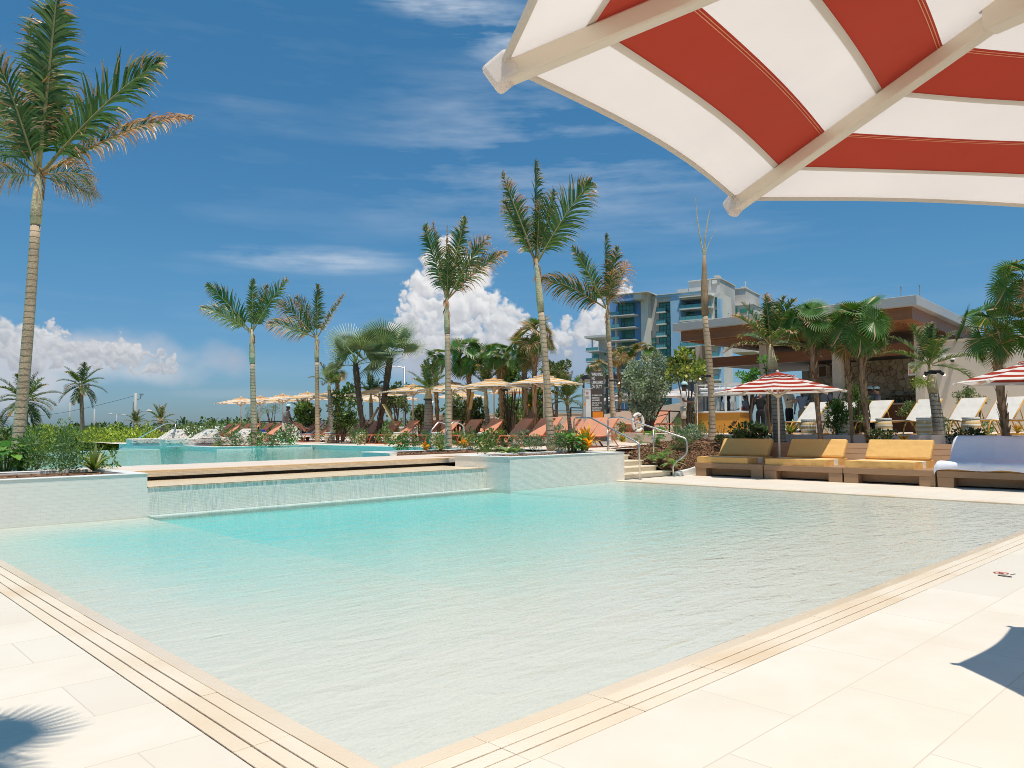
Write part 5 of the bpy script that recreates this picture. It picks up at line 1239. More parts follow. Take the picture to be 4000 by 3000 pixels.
for k, y in enumerate(ys):
    if k: window(622+6*min(k, 3), y-112, 765, y-4, 2.0, 4, 2)
    else: window(597, 352, 760, 497, .2, 4, 3)
    hpart('balcony', [(455 if k < 3 else 560, y+8, 770, y+18, -2.6, 2.5)], 'hslab')
    if k < 3 or k > 4: hpart('glass_rail', [(460, y-22, 602, y+8, -2.5, -2.4)], 'glassb')
hpart('pillar', [(556, 520, 572, 1700, -1, 0)], 'hcream')
for k in range(9):
    y = 462+k*131.5-2*k
    window(1040, y-122, 1153, y-4, 1.9, 3, 2)
    balcony(1004, 1105, y, .8, 2.2)
    if k > 2: window(925, y-100, 1000, y-2, 2.0, 2, 2)
ys2 = [(418, 302, 374), (0, 442, 516), (828, 728, 790), (952, 850, 915), (1075, 975, 1040), (1200, 1100, 1160)]
for i, (yb, w0, w1) in enumerate(ys2):
    window(1330 if i < 2 else 1310, w0, 1410 if i < 2 else 1480, w1 if i < 2 else yb-5, 4.8, 3, 1)
    balcony(1254 if i < 2 else 1264, 1592 if i < 2 else 1680, yb if yb else 545, .2, 5)
hpart('canopy', [(1250, 288, 1592, 300, -.2, 5)], 'hslab')
window(1640, 310, 1660, 402, 2.4, 1, 2); window(1645, 446, 1663, 530, 2.4, 1, 2)
window(1790, 350, 1803, 520, 20, 1, 3)
hpart('wall_light', [(930+3*k, 350+130*k, 940+3*k, 378+130*k, 1.9, 2.2) for k in range(3)], 'hslab')
# rear and side blocks
h2 = thing('hotel_building', 'grey and cream hotel block behind the pavilion roof, right of the blue hotel', 'building', HO, HANG)
hpart('wall', [(1802, 215, 1972, 900, 26, 40)], 'hgrey', h2); hpart('wall', [(1810, 392, 2052, 900, 23, 30), (2052, 430, 2205, 900, 30, 36)], 'hcream', h2); hpart('roof_edge', [(1798, 208, 1976, 216, 25.7, 40.3), (1805, 385, 2060, 394, 22.7, 30)], 'hslab', h2)
hpart('roof_plant', [(1920, 192, 1970, 207, 28, 31)], 'hgrey', h2); hpart('mast', [(1965, 130, 1970, 192, 29, 29.3), (1950, 150, 1986, 153, 29, 29.2)], 'hslab', h2)
for x0, x1, y0, y1 in ((1910, 1985, 430, 470), (2000, 2048, 450, 480), (1830, 1880, 430, 470)):
    hb_ = hpart('window', [(x0, y0, x1, y1, 22.8, 23.1)], 'glassg', h2)
for k in range(6): hpart('louvre_slot', [(1715+k*3, 352+k*26, 1760+k*5, 358+k*26, 8.8, 9)], 'mullion')
h3 = thing('hotel_building', 'lower cream hotel wing with corner balconies left of the blue hotel', 'building', HO, HANG)
hpart('wall', [(380, 738, 475, 1700, 20, 34), (440, 880, 620, 1700, 21, 34)], 'hcream', h3)
hpart('canopy', [(228, 718, 470, 742, 14, 34)], 'hslab', h3); hpart('pillar', [(305, 742, 314, 1700, 15, 15.5)], 'hslab', h3)
for k in range(6):
    y = 882+k*118-4*k
    s_ = hpart('balcony', [(240, y, 378, y+12, 14, 26)], 'hslab', h3); hpart('glass_rail', [(243, y-32, 376, y, 14.1, 14.2)], 'glassb', s_)
    if k: hpart('window', [(315, y-90, 378, y-2, 22, 22.4)], 'glassg', h3)
    hpart('window', [(444, y+4, 468, y+52, 19.8, 20.2)], 'glassg', h3)
    hpart('balcony', [(470, y+20, 640, y+32, 17, 21)], 'hslab', h3)
# ------------------------------------------------------------------ bar pavilion
pav = thing('bar_pavilion', 'open poolside bar pavilion with flat grey edged roof, timber ceiling and stone back wall', 'pavilion', (0, 0, 0))
c0 = onA(2634, 27.4); c1 = onA(3599, 27.4); zt = zat(3599, 1149, c1); zb = zat(3599, 1189, c1)
c2 = onA(3823, 36.5)
poly = [(c0.x, c0.y), (c1.x, c1.y), (38.2, c1.y+1.0), (38.2, c0.y)]
b = MB(); b.prism(poly, zb, zt); b.build('roof', 'fascia', pav, bevel=.02)
b = MB(); inn = [(poly[0][0]+.25, poly[0][1]-.25), (poly[1][0]+.25, poly[1][1]+.25), (38, c1.y+1.3), (38, c0.y-.25)]
b.prism(inn, zb-.42, zb-.002); b.build('soffit_edge', 'woodceil', pav)
b = MB()
for k in range(46):
    x = 27.9+k*.22; b.box((x, c1.y+.9, zb-.47), (x+.09, c0.y-.5, zb-.421))
b.build('ceiling_slats', 'woodceil', pav)
colx = 30.0
for x in (2743, 2994, 3281, 3607):
    p = onA(x, colx); b = MB(); b.box((colx-.17, p.y-.17, ZT-.3), (colx+.17, p.y+.17, zb-.4)); b.build('column', 'column', pav, bevel=.01)
pa = onA(2743, colx); pb = onA(3607, colx)
b = MB(); b.box((colx+.2, pb.y, 3.95), (colx+.5, pa.y, 4.38)); b.build('beam', 'woodceil', pav)
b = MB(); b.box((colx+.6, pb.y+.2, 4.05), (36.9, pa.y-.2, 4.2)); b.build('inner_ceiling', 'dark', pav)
b = MB(); b.box((33.5, pb.y-.3, ZT), (33.9, onA(3165, 33.5).y, 4.3)); b.build('stone_wall', 'stone', pav)
b = MB(); b.box((33.45, onA(3165, 33.5).y, ZT), (33.85, onA(3140, 33.5).y, 3.8)); b.build('end_panel', 'fascia', pav)
b = MB(); yb0, yb1 = pb.y+.4, onA(3225, 31.5).y
b.box((31.2, yb0, ZT), (31.7, yb1, ZT+1.05)); b.build('bar_counter', 'woodceil', pav)
b = MB(); b.box((31.1, yb0-.05, ZT+1.051), (31.85, yb1+.05, ZT+1.11)); b.build('counter_top', 'cream', pav)
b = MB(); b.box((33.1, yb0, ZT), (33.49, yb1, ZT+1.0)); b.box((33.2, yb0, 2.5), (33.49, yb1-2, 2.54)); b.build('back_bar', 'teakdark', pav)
# upper roof block right
b = MB(); q0 = onA(3700, 33.0); b.box((31.5, q0.y-9, 4.0), (45, pb.y-.6, 4.35)); b.build('lower_roof', 'fascia', pav)
b = MB(); b.box((29.85, -2, ZT-.2), (30.2, pb.y-.175, 4.27)); wl_ = b.build('side_wall', 'cream', pav)
b = MB(); b.box((29.80, -2, 4.271), (30.25, pb.y-.18, 4.33)); b.build('wall_coping', 'column', pav)
for i, x in enumerate((3538, 3612, 3057)):
    p = onA(x, 27.8+i*.1, zt); o = thing('lightning_rod', 'thin metal rod on the pavilion roof, '+['left of the roof corner', 'right of the roof corner', 'farthest left'][i], 'rod', p)
    b = MB(); b.tube([(0, 0, 0), (0, 0, .36)], .018, 6); b.lathe([(.03, .36), (.03, .40)], 6); b.build('rod', 'greypole', o)
# wall fixtures
p = onA(3735, 29.85); o = thing('security_camera', 'white dome security camera with black eye on the cream wall', 'camera', (29.84, p.y, zat(3742, 1405, p)))
b = MB(); b.box((-.05, -.06, -.05), (0, .06, .07)); b.lathe([(.09, -.02), (.10, .02), (.07, .06)], 14, (-.14, 0, 0)); b.build('housing', 'white', o)
b = MB(); b.lathe([(.01, -.09), (.05, -.07), (.07, -.02)], 14, (-.14, 0, 0)); b.build('lens', 'black', o)
p = onA(3698, 29.85); o = thing('junction_box', 'white square box mounted left of the dome camera', 'box', (29.84, p.y, zat(3698, 1398, p)))
b = MB(); b.box((-.16, -.07, -.08), (0, .07, .08)); b.box((-.24, -.1, -.04), (-.161, .02, .04)); b.build('box', 'white', o, bevel=.008)
p = onA(3592, 29.75); o = thing('notice_sign', 'white framed notice on the rightmost pavilion column', 'sign', (29.8, p.y+.1, zat(3592, 1441, p)), 0)
b = MB(); b.box((-.06, -.03, -.22), (0, .22, .24)); b.build('panel', 'white', o); 
b = MB(); b.box((-.064, .0, -.16), (-.0605, .18, -.02)); b.build('print', 'coral', o); b = MB(); b.box((-.064, .0, .02), (-.0605, .18, .1)); b.build('print', 'redink', o)
p = onA(3227, 33.3); o = thing('loudspeaker', 'dark wall speaker on the stone wall beside the beam', 'speaker', (33.3, p.y, zat(3227, 1452, p)))
b = MB(); b.box((-.2, -.2, -.28), (.1, .2, .28)); b.build('cabinet', 'conc', o, bevel=.02); b = MB(); b.box((-.21, -.15, -.22), (-.201, .15, .22)); b.build('grille', 'teakdark', o)
rnd = random.Random(8)
for k in range(16):
    x = 3460+k*9.5+rnd.uniform(-2, 2); y = onA(x, 33.3).y; o = thing('bottle', 'dark bottle standing on the back bar', 'bottle', (33.3+rnd.uniform(-.05, .1), y, ZT+1.0), 0, 'bottles on the back bar')
    s = rnd.uniform(.85, 1.2); b = MB(); b.lathe([(.038*s, 0), (.04*s, .18*s), (.015*s, .24*s), (.014*s, .32*s)], 8); b.build('glass', rnd.choice(['black', 'hairdark', 'glassg', 'teakdark']), o, smooth=True)
for k in range(5):
    y = onA(3415+14*k, 31.4).y; o = thing('bar_glass', 'small pale cup on the bar counter', 'cup', (31.35, y, ZT+1.112), 0, 'cups on the bar counter'); b = MB(); b.lathe([(.03, 0), (.04, .11)], 8); b.build('cup', 'white', o)
# service station
p = onA(3205, 27.2); o = thing('service_station', 'pale grey service cabinet behind the white loungers', 'cabinet', (27.2, p.y, ZT))
b = MB(); b.box((0, -.4, 0), (.9, .55, .92)); b.build('body', 'hgrey', o, bevel=.01); b = MB(); b.box((-.03, -.43, .921), (.93, .58, .97)); b.build('top', 'white', o); b = MB(); b.box((-.012, -.3, .1), (-.001, .45, .8)); b.build('door', 'fascia', o)
# ------------------------------------------------------------------ towel kiosk
KP = dist(2892, 29.3, ZT); TH = .58
ko = thing('towel_kiosk', 'honey wood towel kiosk with white frame and shelves of towels', 'kiosk', KP, YAW-PI/2-TH)
KW, KD_ = 1.95, 1.35; ko.scale = (.91,)*3
b = MB(); b.box((-KW, 0, .04), (0, KD_, .86)); b.build('cabinet', 'cartwood', ko, bevel=.01)
b = MB()
b.box((-KW-.01, -.016, .0), (.016, KD_+.01, .06)); b.build('plinth', 'cartwood', ko)
b = MB(); b.box((-KW-.06, -.06, .861), (.06, KD_+.06, .93)); b.build('counter', 'white', ko, bevel=.01)
for x in (-KW, -1.30, -.62, -.02):
    for y in (0, KD_-.06):
        b = MB(); b.box((x, y, .931), (x+.06, y+.06, 2.12)); b.build('post', 'white', ko)
for z in (1.60, 2.06):
    b = MB(); b.box((-KW, .002, z), (.04, .058, z+.05)); b.box((-KW, KD_-.058, z), (.04, KD_-.002, z+.05)); b.box((-.018, .06, z), (.038, KD_-.06, z+.05)); b.box((-KW, .06, z), (-KW+.055, KD_-.06, z+.05)); b.build('rail', 'white', ko)
b = MB(); b.box((-KW+.01, .06, 1.602), (.03, KD_-.06, 1.63)); b.build('shelf', 'white', ko)
rnd = random.Random(3)
for i, x in enumerate((-1.6, -1.1, -.7, -.3)):
    for j in range(2 if i < 3 else 1):
        P = KP+Matrix.Rotation(YAW-PI/2-TH, 3, 'Z') @ Vector((x, .45, 1.632+.15*j))*.91
        o = thing('folded_towel', 'folded white towel on the kiosk shelf', 'towel', P, YAW-PI/2-TH, 'folded towels on the kiosk shelf'); b = MB(); b.box((-.2, -.25, 0), (.2, .25, .14)); b.build('cloth', 'towel', o, bevel=.05)
for i, x in enumerate((-1.0, -.85, -.42, -.30)):
    P = KP+Matrix.Rotation(YAW-PI/2-TH, 3, 'Z') @ Vector((x, .3, .932))*.91
    o = thing('jug', 'tall pale container on the kiosk counter', 'jug', P, 0, 'containers on the kiosk counter'); b = MB(); b.lathe([(.06, 0), (.07, .1), (.06, .26), (.04, .33), (.045, .36)], 12); b.build('vessel', 'white' if i != 1 else 'steel', o, smooth=True)
# ------------------------------------------------------------------ signs
P = dist(2334, 27.6, ZU+.02); SA = YAW-PI/2+.10
sg = thing('warning_sign', 'tall brown pool warning sign with white lettering and orange panel', 'sign', P, SA)
pxm = 27.6/FL; zb_ = zat(2318, 1722, P)-P.z; ztp = zat(2318, 1450, P)-P.z
W2 = 51.5*pxm/2
b = MB(); b.box((-W2, -.04, zb_), (W2, .04, ztp)); b.build('panel', 'sgn', sg, bevel=.004)
b = MB(); b.box((-W2-.02, -.1, zb_-.02), (W2+.14, .1, zb_+.15)); b.build('foot', 'sgn', sg)
b = MB(); b.box((-W2+.0, -.16, -.05), (W2+.16, .16, zb_-.021)); b.build('plinth', 'conc', sg)
Zy = lambda y: zat(2330, y, P)-P.z
b = MB(); b.box((-W2+.055, -.05, Zy(1661)), (W2-.035, -.0405, Zy(1608))); op_ = b.build('orange_panel', 'orange', sg)
def sgtext(s, y, size, xs, mat='lettering', parent=sg, x=-W2+.035): put('lettering', text_mesh(s, size, xs, mat, .001), parent, loc=(x, -.043, Zy(y)), rot=(PI/2, 0, 0))
cap = .72
for s, y, xs in (("WARNING:", 1469, .47), ("NO", 1484.5, .47), ("LIFEGUARD", 1501, .46), ("ON DUTY", 1517, .47)): sgtext(s, y, 13.5*pxm/cap, xs)
for i, s in enumerate(("NO SWIMMING ALONE.", "CHILDREN AND", "NON-SWIMMERS", "SHALL NOT USE THE", "POOL UNLESS", "ACCOMPANIED BY A", "RESPONSIBLE ADULT.")):
    sgtext(s, 1547.5+9.75*i, 6.4*pxm/cap, .46 if i not in (0, 6) else .43)
for i, s in enumerate(("NO DIVING. MAXIMUM DEPTH", "AND BATHING LOAD APPLY.", "NO GLASS IN POOL.")):
    put('lettering', text_mesh(s, 2.6*pxm/cap, .52, 'redink', .001), op_, loc=(-W2+.09, -.0525, Zy(1631+4.8*i)), rot=(PI/2, 0, 0))
P = dist(2062, 32.5, ZU); s2 = thing('warning_sign', 'second brown sign with orange panel, half hidden behind the fan palm trunks', 'sign', P, SA)
pm = 32.5/FL; Zq = lambda y: zat(2062, y, P)-P.z
b = MB(); b.box((-.25, -.04, 0), (.25, .04, Zq(1505))); b.build('panel', 'sgn', s2, bevel=.004); b = MB(); b.box((-.2, -.05, Zq(1592)), (.2, -.0405, Zq(1558))); b.build('orange_panel', 'orange', s2)
for i, s in enumerate(("NO SWIMMING ALONE.", "CHILDREN AND", "NON-SWIMMERS", "SHALL NOT USE THE", "POOL UNLESS", "ACCOMPANIED BY A")): put('lettering', text_mesh(s, .065, .5, 'lettering', .001), s2, loc=(-.2, -.043, Zq(1520+6.4*i)), rot=(PI/2, 0, 0))
P = dist(2294, 26.6, ZU-.1); o = thing('service_post', 'square white post with small red printed notice and orange button', 'post', P, SA+.35)
Zq = lambda y: zat(2294, y, P)-P.z; w = 11*26.6/FL
b = MB(); b.box((-w, -w, 0), (w, w, Zq(1519))); b.build('post', 'white', o, bevel=.01); b = MB(); b.box((-w-.02, -w-.02, Zq(1519)+.002), (w+.02, w+.02, Zq(1516))); b.build('cap', 'white', o)
b = MB(); b.box((-w-.06, -w-.03, Zq(1548)), (w-.06, -w-.005, Zq(1526))); nt_ = b.build('notice', 'white', o)
for i, s in enumerate(("EMERGENCY", "PHONE", "DIAL 911")): put('lettering', text_mesh(s, .045, .6, 'redink', .001, 'CENTER'), nt_, loc=(-.06, -w-.032, Zq(1534+5*i)), rot=(PI/2, 0, 0))
b = MB(); b.lathe([(.03, 0), (.03, .05)], 10, (0, 0, 0)); q = b.build('button', 'orange', o); q.location = (-w-.0, -w*.6, Zq(1578)); q.rotation_euler = (0, -PI/2, 0)
# ------------------------------------------------------------------ rails
def railing(label, name, pts, posts, r=.024, mat='steel', cat='handrail'):
    o = thing(name, label, cat, pts[0]); p0 = Vector(pts[0])
    def rnd_pts(P):
        out_ = [P[0]]
        for a, c, d in zip(P[:-2], P[1:-1], P[2:]):
            r_ = min(.12, (a-c).length*.4, (d-c).length*.4); q0 = c+(a-c).normalized()*r_; q1 = c+(d-c).normalized()*r_
            for k in range(5): t = k/4; out_.append(q0*(1-t)**2+c*2*t*(1-t)+q1*t*t)
        return out_+[P[-1]]
    b = MB(); b.tube(rnd_pts([Vector(p)-p0 for p in pts]), r, 12); b.build('rail', mat, o, smooth=True)
    for a, c in posts:
        b = MB(); b.tube([Vector(a)-p0, Vector(c)-p0], r*.95, 10); b.build('post', mat, o, smooth=True)
    for q in [pts[0], pts[-1]]+[a for a, c in posts]:
        b = MB(); q = Vector(q)-p0; b.lathe([(.055, 0), (.055, .012), (.03, .02)], 14, q); b.build('flange', mat, o)
    return o
railing('left stainless stair handrail against the tiled planter', 'handrail', [(16.2, 12.12, 0), (16.2, 12.12, .93), (16.2, 13.75, 1.62), (16.2, 14.35, 1.62), (16.2, 14.35, ZU)], [((16.2, 13.15, .432), (16.2, 13.15, 1.36))])
railing('right stainless stair handrail beside the mulch slope', 'handrail', [(17.95, 12.3, 0), (17.95, 12.3, .33), (18.2, 12.0, .62), (18.2, 12.0, 1.02), (17.75, 13.9, 1.64), (17.75, 14.4, 1.62), (17.75, 14.4, ZU)], [((17.98, 12.95, .35), (17.98, 12.95, 1.33))])
p = onA(1715, 15.6, ZU); q = onA(1760, 15.6, ZU)
for i, (yy, lab) in enumerate(((p.y-.0, 'left curved stainless pool ladder rail'), (p.y-.75, 'right curved stainless pool ladder rail'))):
    railing(lab, 'ladder_rail', [(15.2, yy, .45), (15.25, yy, 1.25), (15.6, yy, 1.58), (16.0, yy, 1.45), (16.1, yy, ZU)], [])
pA = G(790, 1750, ZU); 
railing('long stainless handrail running down into the upper pool beside the sun beds', 'handrail', [tuple(dist(668, 31, ZU+.02)), tuple(dist(688, 31.5, zat(688, 1654, dist(688, 31.5))+0)), tuple(dist(645, 33, zat(645, 1654, dist(645, 33)))), tuple(dist(465, 33, .55))], [])
# black fences
def fence(label, a, c, h, n, bars=4, mat='blackmetal', vertical=False):
    a = Vector(a); c = Vector(c); o = thing('railing', label, 'railing', a); d = c-a
    for i in range(n+1):
        b = MB(); p = d*i/n; b.box((p.x-.025, p.y-.025, p.z), (p.x+.025, p.y+.025, p.z+h)); b.build('post', mat, o)
    b = MB()
    if vertical:
        b.tube([Vector((0, 0, h)), d+Vector((0, 0, h))], .03, 6); b.tube([Vector((0, 0, .1)), d+Vector((0, 0, .1))], .02, 6); N_ = int(d.length/.14)
        for k in range(N_+1): p = d*k/N_; b.tube([p+Vector((0, 0, .1)), p+Vector((0, 0, h))], .011, 5)
    else:
        b.tube([Vector((0, 0, h)), d+Vector((0, 0, h))], .03, 6)
        for k in range(bars): z = h*(k+.7)/(bars+.7); b.tube([Vector((0, 0, z)), d+Vector((0, 0, z))], .01, 5)
    b.build('rails', mat, o); return o
fence('black wire fence behind the left loungers and bathers', dist(1010, 45, ZU), dist(1440, 40, ZU), 1.05, 9, 8)
fence('black gate railing with upright bars above the concrete box', dist(1583, 42, 1.25), dist(1690, 42, 1.25), 1.3, 2, vertical=True)
a_ = dist(2235, 36, 0); a_.z = zat(2235, 1620, a_)
fence('black sloping ramp railing behind the terrace loungers', dist(2230, 37, 1.25), dist(2700, 33.5, .95), 1.02, 6, 1)
fence('black railing left of the white post', dist(2100, 38, 1.15), dist(2290, 38, 1.15), 1.0, 3, 1)
b = MB(); P0 = dist(2310, 35.2, ZT); P1 = dist(2760, 35.5, ZT); d = (P1-P0); n_ = Vector((-d.y, d.x, 0)).normalized()*.15
o = thing('ramp_wall', 'beige ramp wall behind the sunlit coral loungers', 'wall'); b.add([P0-n_, P1-n_, P1+n_, P0+n_, P0-n_+Vector((0, 0, .75)), P1-n_+Vector((0, 0, 1.5)), P1+n_+Vector((0, 0, 1.5)), P0+n_+Vector((0, 0, .75))], [(0, 3, 2, 1), (4, 5, 6, 7), (0, 1, 5, 4), (1, 2, 6, 5), (2, 3, 7, 6), (3, 0, 4, 7)]); b.build('wall', 'cream', o)
o = thing('garden_wall', 'long low cream wall behind the second row of loungers', 'wall'); b = MB(); P0 = dist(1685, 41, ZU); P1 = dist(2330, 38, ZU); d = (P1-P0); n_ = Vector((-d.y, d.x, 0)).normalized()*.15
b.prism([(P0-n_)[:2], (P1-n_)[:2], (P1+n_)[:2], (P0+n_)[:2]], ZU-.2, 1.98); b.build('wall', 'cream', o); b = MB(); n_ *= 1.15
b.prism([(P0-n_)[:2], (P1-n_)[:2], (P1+n_)[:2], (P0+n_)[:2]], 1.981, 2.05); b.build('coping', 'column', o)
o = thing('concrete_box', 'low white concrete box below the black gate railing', 'box', dist(1590, 38, ZU), YAW-PI/2); b = MB(); b.box((-.35, 0, 0), (.9, 1.2, .62)); b.build('box', 'conc', o, bevel=.01); b = MB(); b.box((-.4, -.05, .621), (.95, 1.25, .70)); b.build('lid', 'white', o)
# dark pergola behind the sign, and the sage umbrella
o = thing('pergola', 'dark flat roofed pergola behind the warning sign and silver tree', 'pergola', dist(2330, 46, ZT), YAW-PI/2); b = MB(); b.box((-.9, 0, 3.1), (3.2, 3, 3.35)); b.build('roof', 'blackmetal', o)
for x in (-.8, .6, 1.9, 3.0):
    b = MB(); b.box((x, 0, 0), (x+.12, .12, 3.099)); b.build('post', 'blackmetal', o)
o = thing('canvas_shade', 'olive curved canvas canopy glimpsed between the palm and the silver tree', 'canopy', dist(2418, 43, ZT), YAW-PI/2); b = MB(); M['olive'] = fabric('olive_canvas', (.36, .34, .20), .2)
for k in range(14):
    t0 = k/14*PI; t1 = (k+1)/14*PI; r_ = 1.15
    b.quad((-r_*math.cos(t0), 0, 2.0+.55*math.sin(t0)), (-r_*math.cos(t1), 0, 2.0+.55*math.sin(t1)), (-r_*math.cos(t1), 1.2, 2.0+.55*math.sin(t1)), (-r_*math.cos(t0), 1.2, 2.0+.55*math.sin(t0)))
b.build('canopy', 'olive', o)
for x in (-1.1, 1.1): b = MB(); b.tube([(x, .6, 0), (x, .6, 2.0)], .03, 6); b.build('post', 'blackmetal', o)
# life ring
P = dist(2492, 30.8, ZT); o = thing('life_ring', 'white life ring hanging on a post behind the sunlit coral loungers', 'life ring', P, YAW+.5); Zq = zat(2492, 1650, P)-P.z
b = MB(); n = 24
b.tube([(0, .26*math.cos(2*PI*k/n), Zq+.34*math.sin(2*PI*k/n)) for k in range(n+1)], .06, 8, cap=False); b.build('ring', 'white', o, smooth=True)
for a in (0, 1, 2, 3): b = MB(); aa = a*PI/2+.6; b.tube([(0, .26*math.cos(aa+q), Zq+.34*math.sin(aa+q)) for q in (-.12, 0, .12)], .064, 8); b.build('band', 'greycloth', o)
b = MB(); b.tube([(.08, 0, 0), (.08, 0, Zq+.1)], .03, 8); b.build('post', 'white', o)
# outdoor shower
P = dist(2724, 30, ZT); o = thing('outdoor_shower', 'stainless hook shaped outdoor shower left of the pavilion column', 'shower', P, YAW+PI/2); Zq = zat(2724, 1480, P)-P.z
b = MB(); b.tube([(0, 0, 0), (0, 0, Zq)]+[(.18-.18*math.cos(t), 0, Zq+.18*math.sin(t)) for t in (.4, .8, 1.2, 1.57, 2.0, 2.5, 3.0)]+[(.36, 0, Zq-.1)], .04, 10); b.build('pipe', 'steel', o, smooth=True)
# lamps fixed on palm trunks
def spot(label, x, y, D, s=1):
    P = dist(x, D, 0); P.z = zat(x, y, P); o = thing('spotlight', label, 'spotlight', P-FWD*.16, YAW-PI/2)
    b = MB(); b.tube([(0, .1, .02), (-.0, 0, .02), (s*.16, -.03, -.03)], .022, 6); b.box((-.16, .0, -.02), (.16, .02, .05)); b.build('bracket', 'blackmetal', o)
    b = MB(); b.tube([(s*.12, -.03, -.01), (s*.2, -.04, -.06)], .045, 8); b.build('housing', 'blackmetal', o)
    b = MB(); b.lathe([(.035, 0), (.035, .01)], 10); q = b.build('bulb', 'bulb', o); q.location = (s*.2, -.055, -.07); q.rotation_euler = (PI/2, 0, 0)
spot('black spotlight strapped to the trunk right of the warning sign', 2396, 1489, 28.7); spot('black spotlight with round bulb strapped to the bare palm trunk', 2758, 1472, 24.6, -1); spot('pair of black spotlights strapped to the dark curved palm, lit side', 3648, 1455, 20.5); spot('small black spotlight on the dark curved palm, left side', 3630, 1460, 20.5, -1); spot('small lit lamp on the bulging base palm', 1672, 1562, 30.6)
# brace boards
for i, (x0, y0, x1, y1, D, lab) in enumerate([(1497, 1578, 1545, 1660, 32.6, 'pale yellow brace board propped against the silvery palm'), (1480, 1590, 1442, 1655, 33, 'dark short brace board on the left side of the silvery palm'), (1848, 1530, 1836, 1600, 30.6, 'small pale board strapped to a fan palm trunk')]):
    a = dist(x0, D, 0); a.z = zat(x0, y0, a); c = dist(x1, D-.4, 0); c.z = zat(x1, y1, c); o = thing('brace_board', lab, 'board', c); b = MB(); d = a-c; s = RGT*.06
    w2 = FWD*.02; b.add([-s-w2, s-w2, s+w2, -s+w2, d-s-w2, d+s-w2, d+s+w2, d-s+w2], [(0, 3, 2, 1), (4, 5, 6, 7), (0, 1, 5, 4), (1, 2, 6, 5), (2, 3, 7, 6), (3, 0, 4, 7)])
    M.setdefault('newwood', simple('yellow_lumber', (.52, .34, .12), .7)); b.build('board', 'newwood' if i != 1 else 'bark', o)
# poles and lamps
def street(label, x, ytop, D, arms, r=.07, pole='greypole', zb=-.5, name='street_lamp'):
    P = dist(x, D, zb); h = zat(x, ytop, P)-zb; o = thing(name, label, 'street lamp' if name == 'street_lamp' else 'utility pole', P, YAW-PI/2)
    b = MB(); b.tube([(0, 0, 0), (0, 0, h)], [r, r*.7], 8); b.build('pole', pole, o, smooth=True); k = D/FL
    for dx, dy in arms:
        b = MB(); b.tube([(0, 0, h-.1), (dx*k*.5, 0, h+dy*k*.8), (dx*k, 0, h+dy*k)], r*.45, 6); b.build('arm', pole, o)
        b = MB(); s = 1 if dx > 0 else -1; b.tube([(dx*k, 0, h+dy*k), (dx*k+s*.25, 0, h+dy*k+.02), (dx*k+s*.6, 0, h+dy*k-.02)], [.06, .12, .05], 8); b.build('lamp_head', 'white', o, smooth=True)
    return o
street('grey street lamp with two pipe arms behind the centre palms', 1580, 1432, 55, [(-50, -0)], .11)
street('double armed street lamp far behind the thicket', 456, 1618, 120, [(-18, 2), (18, -2)], .12)
street('single armed street lamp left of the utility pole tuft', 540, 1610, 80, [(30, 5)], .08)
street('grey thin pole beside the lone coconut palm', 272, 1570, 110, [], .12, 'conc', name='utility_pole')
street('short utility pole between coconut palm and thicket', 368, 1598, 110, [], .14, 'conc', name='utility_pole')
up_ = street('tall wooden utility pole with bracket above the thicket', 528, 1535, 85, [], .2, 'conc', name='utility_pole')
b = MB(); k = 85/FL; h = zat(528, 1535, dist(528, 85))+.5; b.tube([(0, 0, h-.8), (.5, 0, h-.6), (.6, 0, h-.2)], .05, 6); b.box((.45, -.1, h-.25), (.8, .1, h-.08)); b.tube([(-.25, 0, h-3), (-.25, 0, h-1)], .06, 6); b.build('bracket', 'greypole', up_)
o = thing('power_line', 'thin power cable sagging left from the utility pole', 'cable'); A_ = dist(528, 85, 0); A_.z = zat(528, 1545, A_); B_ = dist(-300, 110, 0); B_.z = zat(-300, 1560, B_)
b = MB(); b.tube(bend(A_, B_, (0, 0, -2.4), 14), .018, 4); b.build('cable', 'black', o)
# white roofed house
P = dist(735, 70, -.5); o = thing('house', 'low house with a plain white sloping roof beyond the pool platform', 'house', P, YAW-PI/2); b = MB(); b.box((-1.8, 0, 0), (2.1, 5, 1.0)); b.build('wall', 'hcream', o)
k = 70/FL; zr = zat(735, 1664, P)-P.z; b = MB(); b.add([(-2.0, -.3, 1.0), (2.6, -.3, 1.0), (2.0, 4, zr), (-1.7, 4, zr), (-2.0, 5, .9), (2.4, 5, .9)], [(0, 1, 2, 3), (3, 2, 5, 4), (0, 3, 4), (1, 5, 2)]); b.build('roof', 'white', o)
b = MB(); b.box((-.6, -.01, .15), (.0, -.001, .75)); b.build('window', 'glassg', o)
# flower pot of pale goods on the far deck: small table tray
# ------------------------------------------------------------------ people
def skinned(name, J, E, mat, parent, sub=1):
    """J: {name:(pos, radius)}, E: list of (a,b); grows one continuous surface"""
    keys = list(J); me = bpy.data.meshes.new('tmp'); me.from_pydata([J[k][0] for k in keys], [(keys.index(a), keys.index(c)) for a, c in E], [])
    ob = bpy.data.objects.new('tmp', me); col.objects.link(ob); md = ob.modifiers.new('s', 'SKIN'); md.use_smooth_shade = True
    for i, k in enumerate(keys):
        r_ = J[k][1]; me.skin_vertices[0].data[i].radius = (r_, r_) if not isinstance(r_, tuple) else r_
    me.skin_vertices[0].data[0].use_root = True
    s = ob.modifiers.new('u', 'SUBSURF'); s.levels = sub; s.render_levels = sub
    dg = bpy.context.evaluated_depsgraph_get(); dg.update(); out_ = bpy.data.meshes.new_from_object(ob.evaluated_get(dg)); bpy.data.objects.remove(ob); bpy.data.meshes.remove(me)
    out_.name = name; out_.materials.clear(); out_.materials.append(M[mat]); return put(name, out_, parent)
V = Vector
